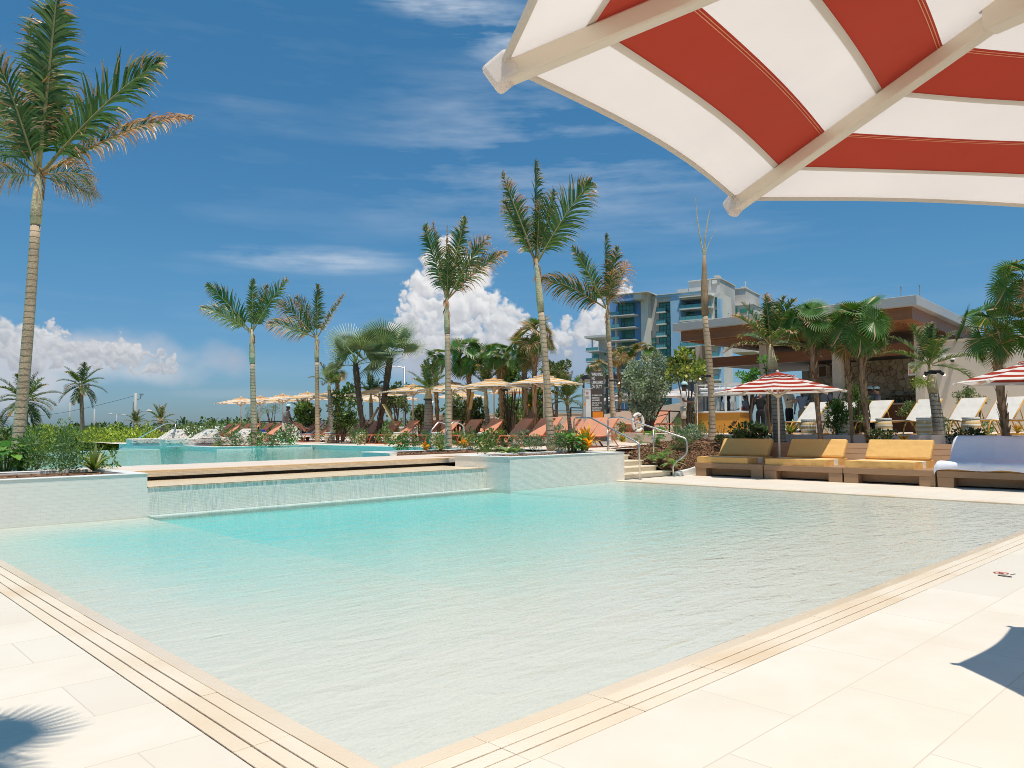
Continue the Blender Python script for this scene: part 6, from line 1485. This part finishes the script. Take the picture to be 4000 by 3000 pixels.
def person(label, P, rz, top, low, skin='skin1', head='cap', H=1.75, arms='rest', legs='trousers', hair='hairdark', sleeves=.5, lean=0, shoes='black', extra=None):
    """standing figure, facing +x"""
    o = thing('person', label, 'person', P, rz); k = H/1.75
    L = lean
    hip = V((0, 0, .92)); sp = V((.02+L*.3, 0, 1.12)); ch_ = V((.02+L*.7, 0, 1.32)); nk = V((.02+L, 0, 1.49)); hd = V((.05+L*1.2, 0, 1.58)); hc = V((.06+L*1.3, 0, 1.66))
    J = {'hip': (hip, (.15, .115)), 'sp': (sp, (.135, .11)), 'ch': (ch_, (.16, .12)), 'nk': (nk, .055), 'jaw': (hd, (.068, .075)), 'hc': (hc, (.078, .095)), 'tp': (hc+V((-.01, 0, .07)), (.06, .07))}
    E_ = [('hip', 'sp'), ('sp', 'ch'), ('ch', 'nk'), ('nk', 'jaw'), ('jaw', 'hc'), ('hc', 'tp')]
    J['nose'] = (hd+V((.105, 0, .045)), .014); E_.append(('jaw', 'nose'))
    ar = {'rest': ((.03, .27, 1.12), (.10, .28, .87)), 'front': ((.0, .25, 1.14), (.27, .14, 1.08)), 'chest': ((.06, .27, 1.14), (.25, .10, 1.22)), 'down': ((.06+L, .24, 1.1), (.28+L, .16, .95))}[arms]
    sl = {}
    for s, n in ((1, 'l'), (-1, 'r')):
        f = lambda p: V((p[0], p[1]*s, p[2]))
        sh = V((.01+L*.9, .185*s, 1.41)); el = f(ar[0]); wr = f(ar[1]); d = (wr-el).normalized(); hnd = wr+d*.07
        J['sh'+n] = (sh, .062); J['el'+n] = (el, .043); J['wr'+n] = (wr, .028); J['hd'+n] = (hnd, (.038, .022)); E_ += [('ch', 'sh'+n), ('sh'+n, 'el'+n), ('el'+n, 'wr'+n), ('wr'+n, 'hd'+n)]
        sd = d.cross(V((0, 0, 1))).normalized() if abs(d.z) < .95 else V((0, 1, 0))
        for q in range(4):
            a = hnd+sd*(q-1.5)*.02+d*.03; e = a+d*(.045+.01*(1-abs(q-1.5)))+V((0, 0, -.012)); J['f%d%s' % (q, n)] = (e, .009); E_.append(('hd'+n, 'f%d%s' % (q, n)))
        th = hnd+V((0, 0, .03))+d*.02-sd*.015*s; J['th'+n] = (th, .01); E_.append(('hd'+n, 'th'+n))
        kn = V((.03, .10*s, .49)); an = V((-.02, .11*s, .08)); toe = V((.13, .13*s, .03))
        J['th_'+n] = (V((.0, .09*s, .84)), .088); J['kn'+n] = (kn, .058); J['ca'+n] = (V((-.02, .105*s, .34)), .055); J['an'+n] = (an, .036); J['to'+n] = (toe, (.035, .028)); E_ += [('hip', 'th_'+n), ('th_'+n, 'kn'+n), ('kn'+n, 'ca'+n), ('ca'+n, 'an'+n), ('an'+n, 'to'+n)]
        sl[n] = (sh, el, wr)
    for q_ in ('hip', 'sp', 'ch'): J[q_] = (J[q_][0], (J[q_][1][0]*.66, J[q_][1][1]*.66))
    for n in 'lr':
        J['sh'+n] = (J['sh'+n][0], .045); J['th_'+n] = (J['th_'+n][0], .062)
        if sleeves >= .8: J['el'+n] = (J['el'+n][0], .032)
        if legs == 'trousers': J['kn'+n] = (J['kn'+n][0], .042); J['ca'+n] = (J['ca'+n][0], .038)
    skinned('body', J, E_, skin, o)
    J2 = {'hip': (V((0, 0, .86)), (.175, .14)), 'sp': (sp, (.16, .135)), 'ch': (ch_, (.18, .14)), 'nk': (nk-V((0, 0, .03)), .075)}; E2 = [('hip', 'sp'), ('sp', 'ch'), ('ch', 'nk')]
    for n in 'lr':
        sh, el, wr = sl[n]; e = sh.lerp(el, .75) if sleeves < .8 else el; J2['s'+n] = (sh, .078); J2['e'+n] = (e, .07 if sleeves < .8 else .055); E2 += [('ch', 's'+n), ('s'+n, 'e'+n)]
        if sleeves >= .8: J2['w'+n] = (wr, .042); E2.append(('e'+n, 'w'+n))
    skinned('shirt', J2, E2, top, o)
    J3 = {'hip': (V((0, 0, .88)), (.15, .125)), 'wst': (V((0, 0, 1.0)), (.15, .12))}; E3 = [('hip', 'wst')]
    for s, n in ((1, 'l'), (-1, 'r')):
        J3['t'+n] = (V((.0, .095*s, .74)), .10); J3['k'+n] = (V((.02, .10*s, .50)), .080 if legs == 'trousers' else .10); E3 += [('hip', 't'+n), ('t'+n, 'k'+n)]
        if legs == 'trousers': J3['a'+n] = (V((-.02, .11*s, .10)), .062); E3.append(('k'+n, 'a'+n))
    skinned('trousers' if legs == 'trousers' else 'shorts', J3, E3, low, o)
    for s in (1, -1): b = MB(); b.box((-.09, .11*s-.045, 0), (.18, .11*s+.045, .075)); b.build('shoe', shoes, o, bevel=.03)
    T = Matrix.Translation(hc+V((-.005, 0, .03)))
    b = MB()
    if head in ('cap', 'capdark'):
        hm = 'mint' if head == 'cap' else 'greycloth'; prof = [(.112, 0), (.112, .03), (.10, .07), (.07, .10), (.02, .118)]
        b.lathe(prof, 14, hc+V((-.005, 0, .03))); cp = b.build('cap', hm, o, smooth=True); b = MB(); c = hc+V((.1, 0, .03))
        n = 8; b.add([c+V((-.03, -.085, 0)), c+V((.06, -.06, -.015)), c+V((.09, 0, -.02)), c+V((.06, .06, -.015)), c+V((-.03, .085, 0)), c+V((-.03, 0, .012))], [(0, 1, 2, 5), (5, 2, 3, 4)]); b.build('visor', hm, cp)
    b = MB(); b.lathe([(.05, -.10), (.095, -.06), (.112, 0), (.108, .05), (.08, .10), (.02, .125)], 12, hc+V((-.028, 0, .0)) if head not in ('cap', 'capdark') else hc+V((-.035, 0, -.015))); 
    if head in ('cap', 'capdark'):
        b = MB(); b.lathe([(.06, -.07), (.09, -.03), (.10, .04)], 12, hc+V((-.02, 0, 0)))
    if head == 'bun': b.lathe([(.02, -.05), (.05, -.02), (.05, .03), (.02, .06)], 10, hc+V((-.13, 0, .05)))
    b.build('hair', hair, o, smooth=True)
    o.scale = (k,)*3
    return o
F_ = lambda a: YAW-PI/2+a      # facing: 0 = picture right, +90 = away
P = dist(2670, 27.3, ZT+.003)
m1 = person('man in white shirt, khaki shorts and mint cap standing left of the towel kiosk', P, F_(R(-12)), 'whitecloth', 'khaki', 'skin1', 'cap', 1.80, 'front', 'shorts')
P = dist(1112, 35.5, ZU)
m2 = person('man in grey polo and mint cap bending over a round tray at the sun beds', P, F_(R(-10)), 'greycloth', 'khaki', 'skin1', 'cap', 1.72, 'down', 'shorts', lean=.10)
b = MB(); b.lathe([(.26, 0), (.28, .02), (.28, .035)], 20); tr_ = b.build('tray', 'black', None); tr_.location = P+RGT*.36-FWD*.05+V((0, 0, .80)); tr_.rotation_euler = (.9, .5, YAW); tag(tr_, 'round black tray held by the man in the grey polo', 'tray')
for args in [
    ('woman with fair hair in a bun, dressed in black, at the kiosk', 2972, 29.4, 80, 'blackcloth', 'blackcloth', 'skin2', 'bun', 1.66, 'chest', 'trousers', 'hairfair', 1),
    ('person in grey shirt with red bag behind the right end of the kiosk', 2915, 34.5, -170, 'bluecloth', 'blackcloth', 'skin2', 'hair', 1.66, 'front', 'trousers', 'hairdark', 1),
    ('person in mustard top and teal skirt just right of the woman in black', 3012, 31.5, 20, 'yellowcloth', 'tealcloth', 'skin2', 'hair', 1.66, 'front', 'trousers', 'hairdark', .5),
    ('man in beige blazer and white shirt behind the daybed parasol pole', 3084, 30.5, -60, 'khaki', 'blackcloth', 'skin2', 'hair', 1.80, 'chest', 'trousers', 'hairdark', 1),
    ('man in pale blue shirt seen from behind, right of the blazer man', 3137, 31.5, 85, 'bluecloth', 'khaki', 'skin1', 'hair', 1.76, 'rest', 'trousers', 'hairdark', 1),
    ('bartender in grey shirt and mint cap beside the first fan palm', 3228, 29.0, -150, 'greycloth', 'blackcloth', 'skin1', 'cap', 1.74, 'front', 'trousers', 'hairdark', .5),
    ('bartender with mint cap and ponytail behind the close-set fan palms', 3435, 28.8, 160, 'greycloth', 'blackcloth', 'skin2', 'cap', 1.68, 'front', 'trousers', 'hairdark', .5),
    ('bartender mostly hidden behind the shaggy fan palm trunk', 3398, 29.3, 20, 'greycloth', 'blackcloth', 'skin1', 'cap', 1.70, 'front', 'trousers', 'hairdark', .5),
    ('person in grey bending at the far side of the kiosk', 2850, 34.8, 170, 'greycloth', 'blackcloth', 'skin1', 'hair', 1.62, 'down', 'trousers', 'hairdark', .5),
    ('guest in dark clothes walking behind the kiosk counter', 2815, 36.5, 10, 'blackcloth', 'blackcloth', 'skin2', 'hair', 1.68, 'rest', 'trousers', 'hairdark', .5)]:
    lab, x, D, an, tp_, lw, sk, hd_, H_, ar_, lg, hr, sv = args
    person(lab, dist(x, D, ZT), F_(R(an)), tp_, lw, sk, hd_, H_, ar_, lg, hr, sv)
sb = MB(); sb.box((-.16, -.05, -.12), (.16, .05, .12)); sbo = sb.build('shoulder_bag', 'redink', None, bevel=.03); sbo.location = dist(2905, 34.2, ZT+1.0); sbo.rotation_euler = (0, 0, YAW); tag(sbo, 'small dark red shoulder bag carried by the person behind the kiosk', 'bag')
# reclining bathers on the front-row loungers; they lie along +x with feet toward the pool
def recliner(label, P, rz, skin, top, knees=.42, hat=True, low='blackcloth', arm='lap'):
    o = thing('person', label, 'person', P, rz); zs = .47
    a = R(42); bx = 1.15
    def bk(s): return V((bx-.10+s*math.cos(a), 0, .44+.0+s*math.sin(a)))
    J = {'hip': (V((1.02, 0, .50)), (.13, .15)), 'sp': (bk(.25), (.11, .14)), 'ch': (bk(.48), (.12, .16)), 'nk': (bk(.66), .052), 'jaw': (bk(.76)+V((-.02, 0, .02)), (.07, .068)), 'hc': (bk(.84)+V((-.02, 0, .03)), (.088, .078)), 'nose': (bk(.80)+V((-.11, 0, .04)), .014)}
    E_ = [('hip', 'sp'), ('sp', 'ch'), ('ch', 'nk'), ('nk', 'jaw'), ('jaw', 'hc'), ('hc', 'nose')]
    for s, n in ((1, 'l'), (-1, 'r')):
        kz = knees if s < 0 else knees*.8
        J['t'+n] = (V((.92, .1*s, .50)), .085); J['k'+n] = (V((.62, .12*s, .46+kz)), .058); J['c'+n] = (V((.47, .12*s, .46+kz*.55)), .052); J['a'+n] = (V((.32, .12*s, .43)), .036); J['f'+n] = (V((.14, .13*s, .42)), (.035, .03))
        E_ += [('hip', 't'+n), ('t'+n, 'k'+n), ('k'+n, 'c'+n), ('c'+n, 'a'+n), ('a'+n, 'f'+n)]
        J['s'+n] = (bk(.58)+V((0, .18*s, 0)), .058); J['e'+n] = (V((1.12, .27*s, .62)), .042); J['w'+n] = (V((.92, .15*s, .66)), .028); J['h'+n] = (V((.85, .12*s, .67)), (.035, .022)); E_ += [('ch', 's'+n), ('s'+n, 'e'+n), ('e'+n, 'w'+n), ('w'+n, 'h'+n)]
        for q in range(4): J['q%d%s' % (q, n)] = (V((.79, (.12+(q-1.5)*.02)*s, .665)), .009); E_.append(('h'+n, 'q%d%s' % (q, n)))
        J['z'+n] = (V((.83, (.08)*s, .69)), .01); E_.append(('h'+n, 'z'+n))
    skinned('body', J, E_, skin, o)
    J2 = {'hip': (V((1.0, 0, .50)), (.145, .165))}; E2 = []
    for s, n in ((1, 'l'), (-1, 'r')): J2['t'+n] = (V((.86, .105*s, .55)), .095); E2.append(('hip', 't'+n))
    if top: J2['sp'] = (bk(.25), (.13, .16)); J2['ch'] = (bk(.50), (.135, .18)); E2 += [('hip', 'sp'), ('sp', 'ch')]
    skinned('clothes', J2, E2, top or low, o)
    if hat:
        hc = bk(.84)+V((-.01, 0, .05)); b = MB(); T = Matrix.Translation(hc) @ Matrix.Rotation(-.5, 4, 'Y'); n0 = len(b.v); b.lathe([(.18, 0), (.17, .012), (.10, .02), (.095, .09), (.05, .12)], 14); b.v = [tuple(T @ V(v)) for v in b.v]; b.build('hat', 'hairdark', o, smooth=True)
    else:
        b = MB(); b.lathe([(.05, -.08), (.09, -.05), (.10, .03), (.05, .10)], 12, bk(.86)+V((.0, 0, .02))); b.build('hair', 'hairdark', o, smooth=True)
    return o
u5 = UY[4]
l1 = V((FA, u5.y+.52, ZU)); l2 = V((FA, UY[3].y-.62, ZU))
recliner('sunbathing woman with bent knees and dark sun hat on a towel covered lounger', l1, 0, 'skin2', None)
recliner('man in dark grey shirt reclining on the lounger left of the sunbathing woman', l2, 0, 'skin1', 'greycloth', .25, False)
for P_2, lab in ((l1, 'white towel spread under the sunbathing woman'), (l2, 'white towel under the reclining man in grey')):
    b = MB(); W = .37
    pr = [(.1, .36), (.16, .385), (.6, .375), (1.13, .39), (1.16, .39)]+[(1.15+s*math.cos(R(42)), .39+s*math.sin(R(42))) for s in (.2, .4, .6, .86)]+[(1.82, .90)]
    for (x0, z0), (x1, z1) in zip(pr[:-1], pr[1:]): b.quad((x0, -W, z0+.012), (x0, W, z0+.012), (x1, W, z1+.012), (x1, -W, z1+.012))
    for (x0, z0), (x1, z1) in zip(pr[1:-1], pr[2:]): b.quad((x0, -W, z0+.012), (x1, -W, z1+.012), (x1-.0, -W-.03, z1-.12), (x0, -W-.03, z0-.16))
    o = b.build('towel', 'towel', None, smooth=True); o.location = P_2; tag(o, lab, 'towel')
P = V((FA+.35, UY[3].y+.25, ZU+.48))
o = thing('drink_carton', 'small bright blue box on the drum table beside the reclining man', 'box', V((FA+.35, UY[3].y+1.25, ZU+.482))); M['bluebox'] = simple('bright_blue_card', (.01, .04, .45), .4); b = MB(); b.box((-.08, -.13, 0), (.08, .13, .12)); b.build('box', 'bluebox', o)
# ------------------------------------------------------------------ sky and light
SUN = Vector((-.12, -.27, 1)).normalized()
w = bpy.data.worlds.new('World'); sc.world = w; w.use_nodes = True; nt = w.node_tree; nt.nodes.clear(); L = nt.links
out = nt.nodes.new('ShaderNodeOutputWorld'); bgn = nt.nodes.new('ShaderNodeBackground'); L.new(bgn.outputs[0], out.inputs[0])
sky = nt.nodes.new('ShaderNodeTexSky'); sky.sky_type = 'NISHITA'; sky.sun_disc = False
sky.sun_elevation = math.asin(SUN.z); sky.sun_rotation = math.atan2(SUN.x, SUN.y); sky.air_density = 1.0; sky.dust_density = .5; sky.ozone_density = 1.6; sky.altitude = 0
tcw = nt.nodes.new('ShaderNodeTexCoord')
sp = nt.nodes.new('ShaderNodeSeparateXYZ'); L.new(tcw.outputs['Generated'], sp.inputs[0])
# bearing and elevation of a sky direction, relative to the mean view bearing
dn = nt.nodes.new('ShaderNodeVectorRotate'); dn.rotation_type = 'Z_AXIS'; dn.inputs['Angle'].default_value = -YAW; L.new(tcw.outputs['Generated'], dn.inputs[0])
s2_ = nt.nodes.new('ShaderNodeSeparateXYZ'); L.new(dn.outputs[0], s2_.inputs[0])
az = mth(nt, 'ARCTAN2', s2_.outputs[1], s2_.outputs[0]); hyp = mth(nt, 'SQRT', mth(nt, 'SUBTRACT', 1.0, mth(nt, 'MULTIPLY', s2_.outputs[2], s2_.outputs[2])))
el = mth(nt, 'ARCTAN2', s2_.outputs[2], hyp)
cx = nt.nodes.new('ShaderNodeCombineXYZ'); L.new(mth(nt, 'MULTIPLY', az, -1.0), cx.inputs[0]); L.new(el, cx.inputs[1])
def ae(x, y):
    d = ray(x, y).normalized(); q = Matrix.Rotation(-YAW, 3, 'Z') @ d; return (-math.atan2(q.y, q.x), math.asin(q.z))
K = 1/FL
BL = [(1762, 975, 42, 50), (1735, 1020, 72, 62), (1830, 1040, 62, 58), (1700, 1095, 80, 72), (1870, 1110, 78, 66), (1630, 1115, 52, 44), (1780, 1130, 130, 95),
      (1645, 1195, 82, 70), (1585, 1250, 80, 55), (1760, 1230, 160, 95), (1900, 1205, 85, 70), (1990, 1265, 85, 70), (1525, 1295, 62, 42), (1700, 1330, 200, 75), (1940, 1320, 150, 80), (2080, 1305, 80, 55),
      (2335, 1210, 42, 40), (2290, 1290, 80, 60), (2360, 1270, 60, 60), (2210, 1335, 80, 55), (2452, 1120, 30, 24), (2440, 1150, 38, 22),
      (30, 1340, 120, 60), (130, 1370, 200, 55), (330, 1385, 220, 50), (500, 1395, 150, 42), (215, 1302, 36, 22), (110, 1292, 18, 20), (160, 1345, 60, 28), (340, 1352, 45, 24), (440, 1347, 62, 36), (510, 1370, 75, 30), (660, 1425, 38, 18), (600, 1440, 50, 20)]
SOFT = [(250, 1400, 520, 110, .98), (60, 1480, 300, 130, .9), (560, 1450, 240, 75, .7), (1750, 1410, 420, 110, .95), (2150, 1390, 260, 120, .8), (1660, 1350, 200, 70, .8), (2290, 1400, 180, 110, .7), (1000, 1540, 420, 24, .15)]
import numpy as np
def cloud_map(Wd=2048, Hd=1100, AZ=.80, E0=-.06, E1=.80):
    rs = np.random.RandomState(4)
    def vn(gx, gy, seed):
        g = np.random.RandomState(seed).rand(gy+3, gx+3); x = np.linspace(0, gx, Wd); y = np.linspace(0, gy, Hd); xi = x.astype(int); yi = y.astype(int)
        fx = x-xi; fy = y-yi; fx = fx*fx*(3-2*fx); fy = fy*fy*(3-2*fy)
        a = g[yi][:, xi]; b_ = g[yi][:, xi+1]; c = g[yi+1][:, xi]; d = g[yi+1][:, xi+1]; fx = fx[None, :]; fy = fy[:, None]
        return (a*(1-fx)+b_*fx)*(1-fy)+(c*(1-fx)+d*fx)*fy-.5
    def fbm(gx, gy, seed, o=6, p=.55):
        r = 0; a = 1; 
        for k in range(o): r = r+a*vn(int(gx*2**k), int(gy*2**k), seed+k); a *= p
        return r
    sx = Wd/(2*AZ); sy = Hd/(E1-E0)
    def T(x, y): a, e = ae(x, y); return ((a+AZ)*sx, (e-E0)*sy)
    k = sx*K
    yy, xx = np.mgrid[0:Hd, 0:Wd].astype(np.float32)
    wx = xx+17*fbm(46, 26, 11, 6, .55)+7*fbm(190, 100, 31, 4, .6); wy = yy+17*fbm(46, 26, 51, 6, .55)+7*fbm(190, 100, 71, 4, .6)
    C = np.zeros((Hd, Wd), np.float32)+.5; A = np.zeros((Hd, Wd), np.float32)
    lx, ly, lz = .25, .80, .55; P = []
    for (x, y, rx, ry) in BL:
        u, v = T(x, y); P.append((v, u, rx*k, ry*k, 1))
    pf = []
    for v, u, rx, ry, _ in P:
        n = int(8+rx*ry/95)
        for q in range(n):
            a = rs.rand()*6.283; r = rs.rand()**.5; pr = (.20+.38*rs.rand())*min(rx, ry)*(1.15-.5*r)+3
            pf.append((u+math.cos(a)*r*rx*.95, v+math.sin(a)*r*ry*.95, pr, rs.rand()*.5+(.5 if r > .7 else 0)))
        pf.append((u, v, min(rx, ry)*.9, -1))
    pf.sort(key=lambda t: t[3]-.012*t[1]*.2+ (0 if t[3] >= 0 else -5))
    for (u, v, r, _) in pf:
        m_ = int(r+30); x0, x1 = max(0, int(u)-m_), min(Wd, int(u)+m_); y0, y1 = max(0, int(v)-m_), min(Hd, int(v)+m_)
        if x1 <= x0 or y1 <= y0: continue
        dx = (wx[y0:y1, x0:x1]-u)/r; dy = (wy[y0:y1, x0:x1]-v)/r; d2 = dx*dx+dy*dy
        a = np.clip((1-np.sqrt(d2))/.6, 0, 1); a = a*a*(3-2*a); nz = np.sqrt(np.clip(1-d2, 0, 1))
        s = np.clip(.5+.42*(dx*lx+dy*ly+nz*lz*.6), 0, 1)
        c = C[y0:y1, x0:x1]; C[y0:y1, x0:x1] = c*(1-a*.6)+s*a*.6; A[y0:y1, x0:x1] = np.maximum(A[y0:y1, x0:x1], a)
    base = (yy/sy+E0); hz = np.clip((base-ae(2000, 1430)[1])/(ae(2000, 1150)[1]-ae(2000, 1430)[1]), 0, 1)
    br = np.clip((C-.35)/.5, 0, 1); br = .52+.58*br; br = br*(.74+.28*hz)+.06*fbm(60, 34, 91)
    S = np.zeros((Hd, Wd), np.float32); f1 = fbm(14, 9, 131)
    for (x, y, rx, ry, o_) in SOFT:
        u, v = T(x, y); d = np.sqrt(((xx-u)/(rx*k))**2+((yy-v)/(ry*k))**2)+f1*.75; a = np.clip((1.05-d)/.75, 0, 1); S = np.maximum(S, a*a*(3-2*a)*o_)
    # cirrus
    ca, sa = math.cos(-.22), math.sin(-.22); 
    ci = fbm(5, 30, 171, 7, .62); ci2 = fbm(9, 16, 211, 6, .6)
    ci = np.clip((ci*.6+ci2*.55+.05)/.8, 0, 1)
    cm = np.zeros_like(S)+.06
    for (x, y, rx, ry, rot, o_) in ((1680, 0, 620, 85, -.16, .95), (1950, 130, 260, 120, -.25, .9), (1230, 1015, 460, 60, 0, .75), (2250, 560, 1100, 420, .1, .42), (1000, 430, 500, 120, -.3, .12), (2700, 880, 500, 50, -.1, .3), (2600, 1200, 500, 160, 0, .15)):
        u, v = T(x, y); dx = (xx-u)/(rx*k); dy = (yy-v)/(ry*k); c_, s_ = math.cos(rot), math.sin(rot); ex = ((xx-u)*c_+(yy-v)*s_)/(rx*k); ey = (-(xx-u)*s_+(yy-v)*c_)/(ry*k); cm = np.maximum(cm, o_*np.clip(1.1-np.sqrt(ex*ex+ey*ey), 0, 1))
    CI = np.clip(ci*cm*1.6, 0, .75)
    A = A*(.90+.1*hz); cloud = np.stack([.40+.60*br, .45+.545*br, .53+.46*br], -1)
    lb = np.clip((xx/Wd*2-1)*-2.2, 0, 1)*.12; soft = np.stack([.66+lb+.14*f1, .71+lb*.8+.13*f1, .79+lb*.5+.1*f1], -1); cirr = np.array([.82, .87, .93])
    al = CI; rgb = np.zeros((Hd, Wd, 3), np.float32)+cirr
    al2 = S+al*(1-S); rgb = (soft*S[..., None]+rgb*(al*(1-S))[..., None])/np.maximum(al2, 1e-4)[..., None]
    al3 = A+al2*(1-A); rgb = (cloud*A[..., None]+rgb*(al2*(1-A))[..., None])/np.maximum(al3, 1e-4)[..., None]
    im = bpy.data.images.new('cloud_map', Wd, Hd, alpha=True, float_buffer=True); buf = np.concatenate([np.clip(rgb, 0, 1.05), al3[..., None]], -1).astype(np.float32); buf[0, :, 3] = buf[-1, :, 3] = 0; buf[:, 0, 3] = buf[:, -1, 3] = 0
    im.alpha_mode = 'CHANNEL_PACKED'; im.colorspace_settings.name = 'Non-Color'
    im.pixels.foreach_set(buf.ravel()); im.update(); im.pack(); return im, AZ, E0, E1
def mr(v, a, b_, c=0, d=1, sm=True):
    n = nt.nodes.new('ShaderNodeMapRange'); n.interpolation_type = 'SMOOTHSTEP' if sm else 'LINEAR'
    for i, q in enumerate((v, a, b_, c, d)):
        if hasattr(q, 'links'): L.new(q, n.inputs[i])
        else: n.inputs[i].default_value = q
    return n.outputs[0]
hs = nt.nodes.new('ShaderNodeHueSaturation'); hs.inputs['Saturation'].default_value = 1.12; hs.inputs['Value'].default_value = 1.0; L.new(sky.outputs[0], hs.inputs['Color'])
grade = mr(el, -.02, .55, 0, 1, False); lowg = mr(el, -.02, .20, 0, 1, False); skyc = mixc(nt, 1.0, hs.outputs[0], mixc(nt, grade, (.40, .60, .77, 1), (.48, 1.0, 1.06, 1)), 'MULTIPLY'); skyc = mixc(nt, 1.0, skyc, mixc(nt, lowg, (.86, .845, 1.06, 1), (1, 1, 1, 1)), 'MULTIPLY')
SKYC = skyc
im, AZ, E0, E1 = cloud_map()
uv = nt.nodes.new('ShaderNodeCombineXYZ'); L.new(mr(cx_az := mth(nt, 'MULTIPLY', az, -1.0), -AZ, AZ, 0, 1, False), uv.inputs[0]); L.new(mr(el, E0, E1, 0, 1, False), uv.inputs[1])
ti = nt.nodes.new('ShaderNodeTexImage'); ti.image = im; ti.extension = 'CLIP'; ti.interpolation = 'Linear'; L.new(uv.outputs[0], ti.inputs[0])
gm = nt.nodes.new('ShaderNodeGamma'); gm.inputs[1].default_value = 2.0; L.new(ti.outputs[0], gm.inputs[0])
CB = 1/.11
cl_ = mixc(nt, 1.0, gm.outputs[0], (.92*CB, .92*CB, .92*CB, 1), 'MULTIPLY')
c3_ = mixc(nt, ti.outputs[1], skyc, cl_)
L.new(c3_, bgn.inputs[0]); bgn.inputs[1].default_value = .11
sd = bpy.data.lights.new('sun', 'SUN'); so = bpy.data.objects.new('sun', sd); col.objects.link(so); sd.energy = 4.4; sd.angle = R(.53); sd.color = (1, .94, .845)
so.rotation_euler = SUN.to_track_quat('Z', 'Y').to_euler()
sc.view_settings.view_transform = 'Standard'; sc.view_settings.look = 'None'; sc.view_settings.exposure = 0
sc.cycles.use_denoising = True; sc.cycles.denoiser = 'OPENIMAGEDENOISE'; sc.cycles.denoising_input_passes = 'RGB_ALBEDO_NORMAL'; sc.cycles.denoising_prefilter = 'NONE'; sc.cycles.filter_width = .9; sc.cycles.use_adaptive_sampling = False; sc.cycles.max_bounces = 8; sc.cycles.transparent_max_bounces = 12; sc.cycles.caustics_reflective = False; sc.cycles.caustics_refractive = False
sc.cycles.sample_clamp_indirect = 6
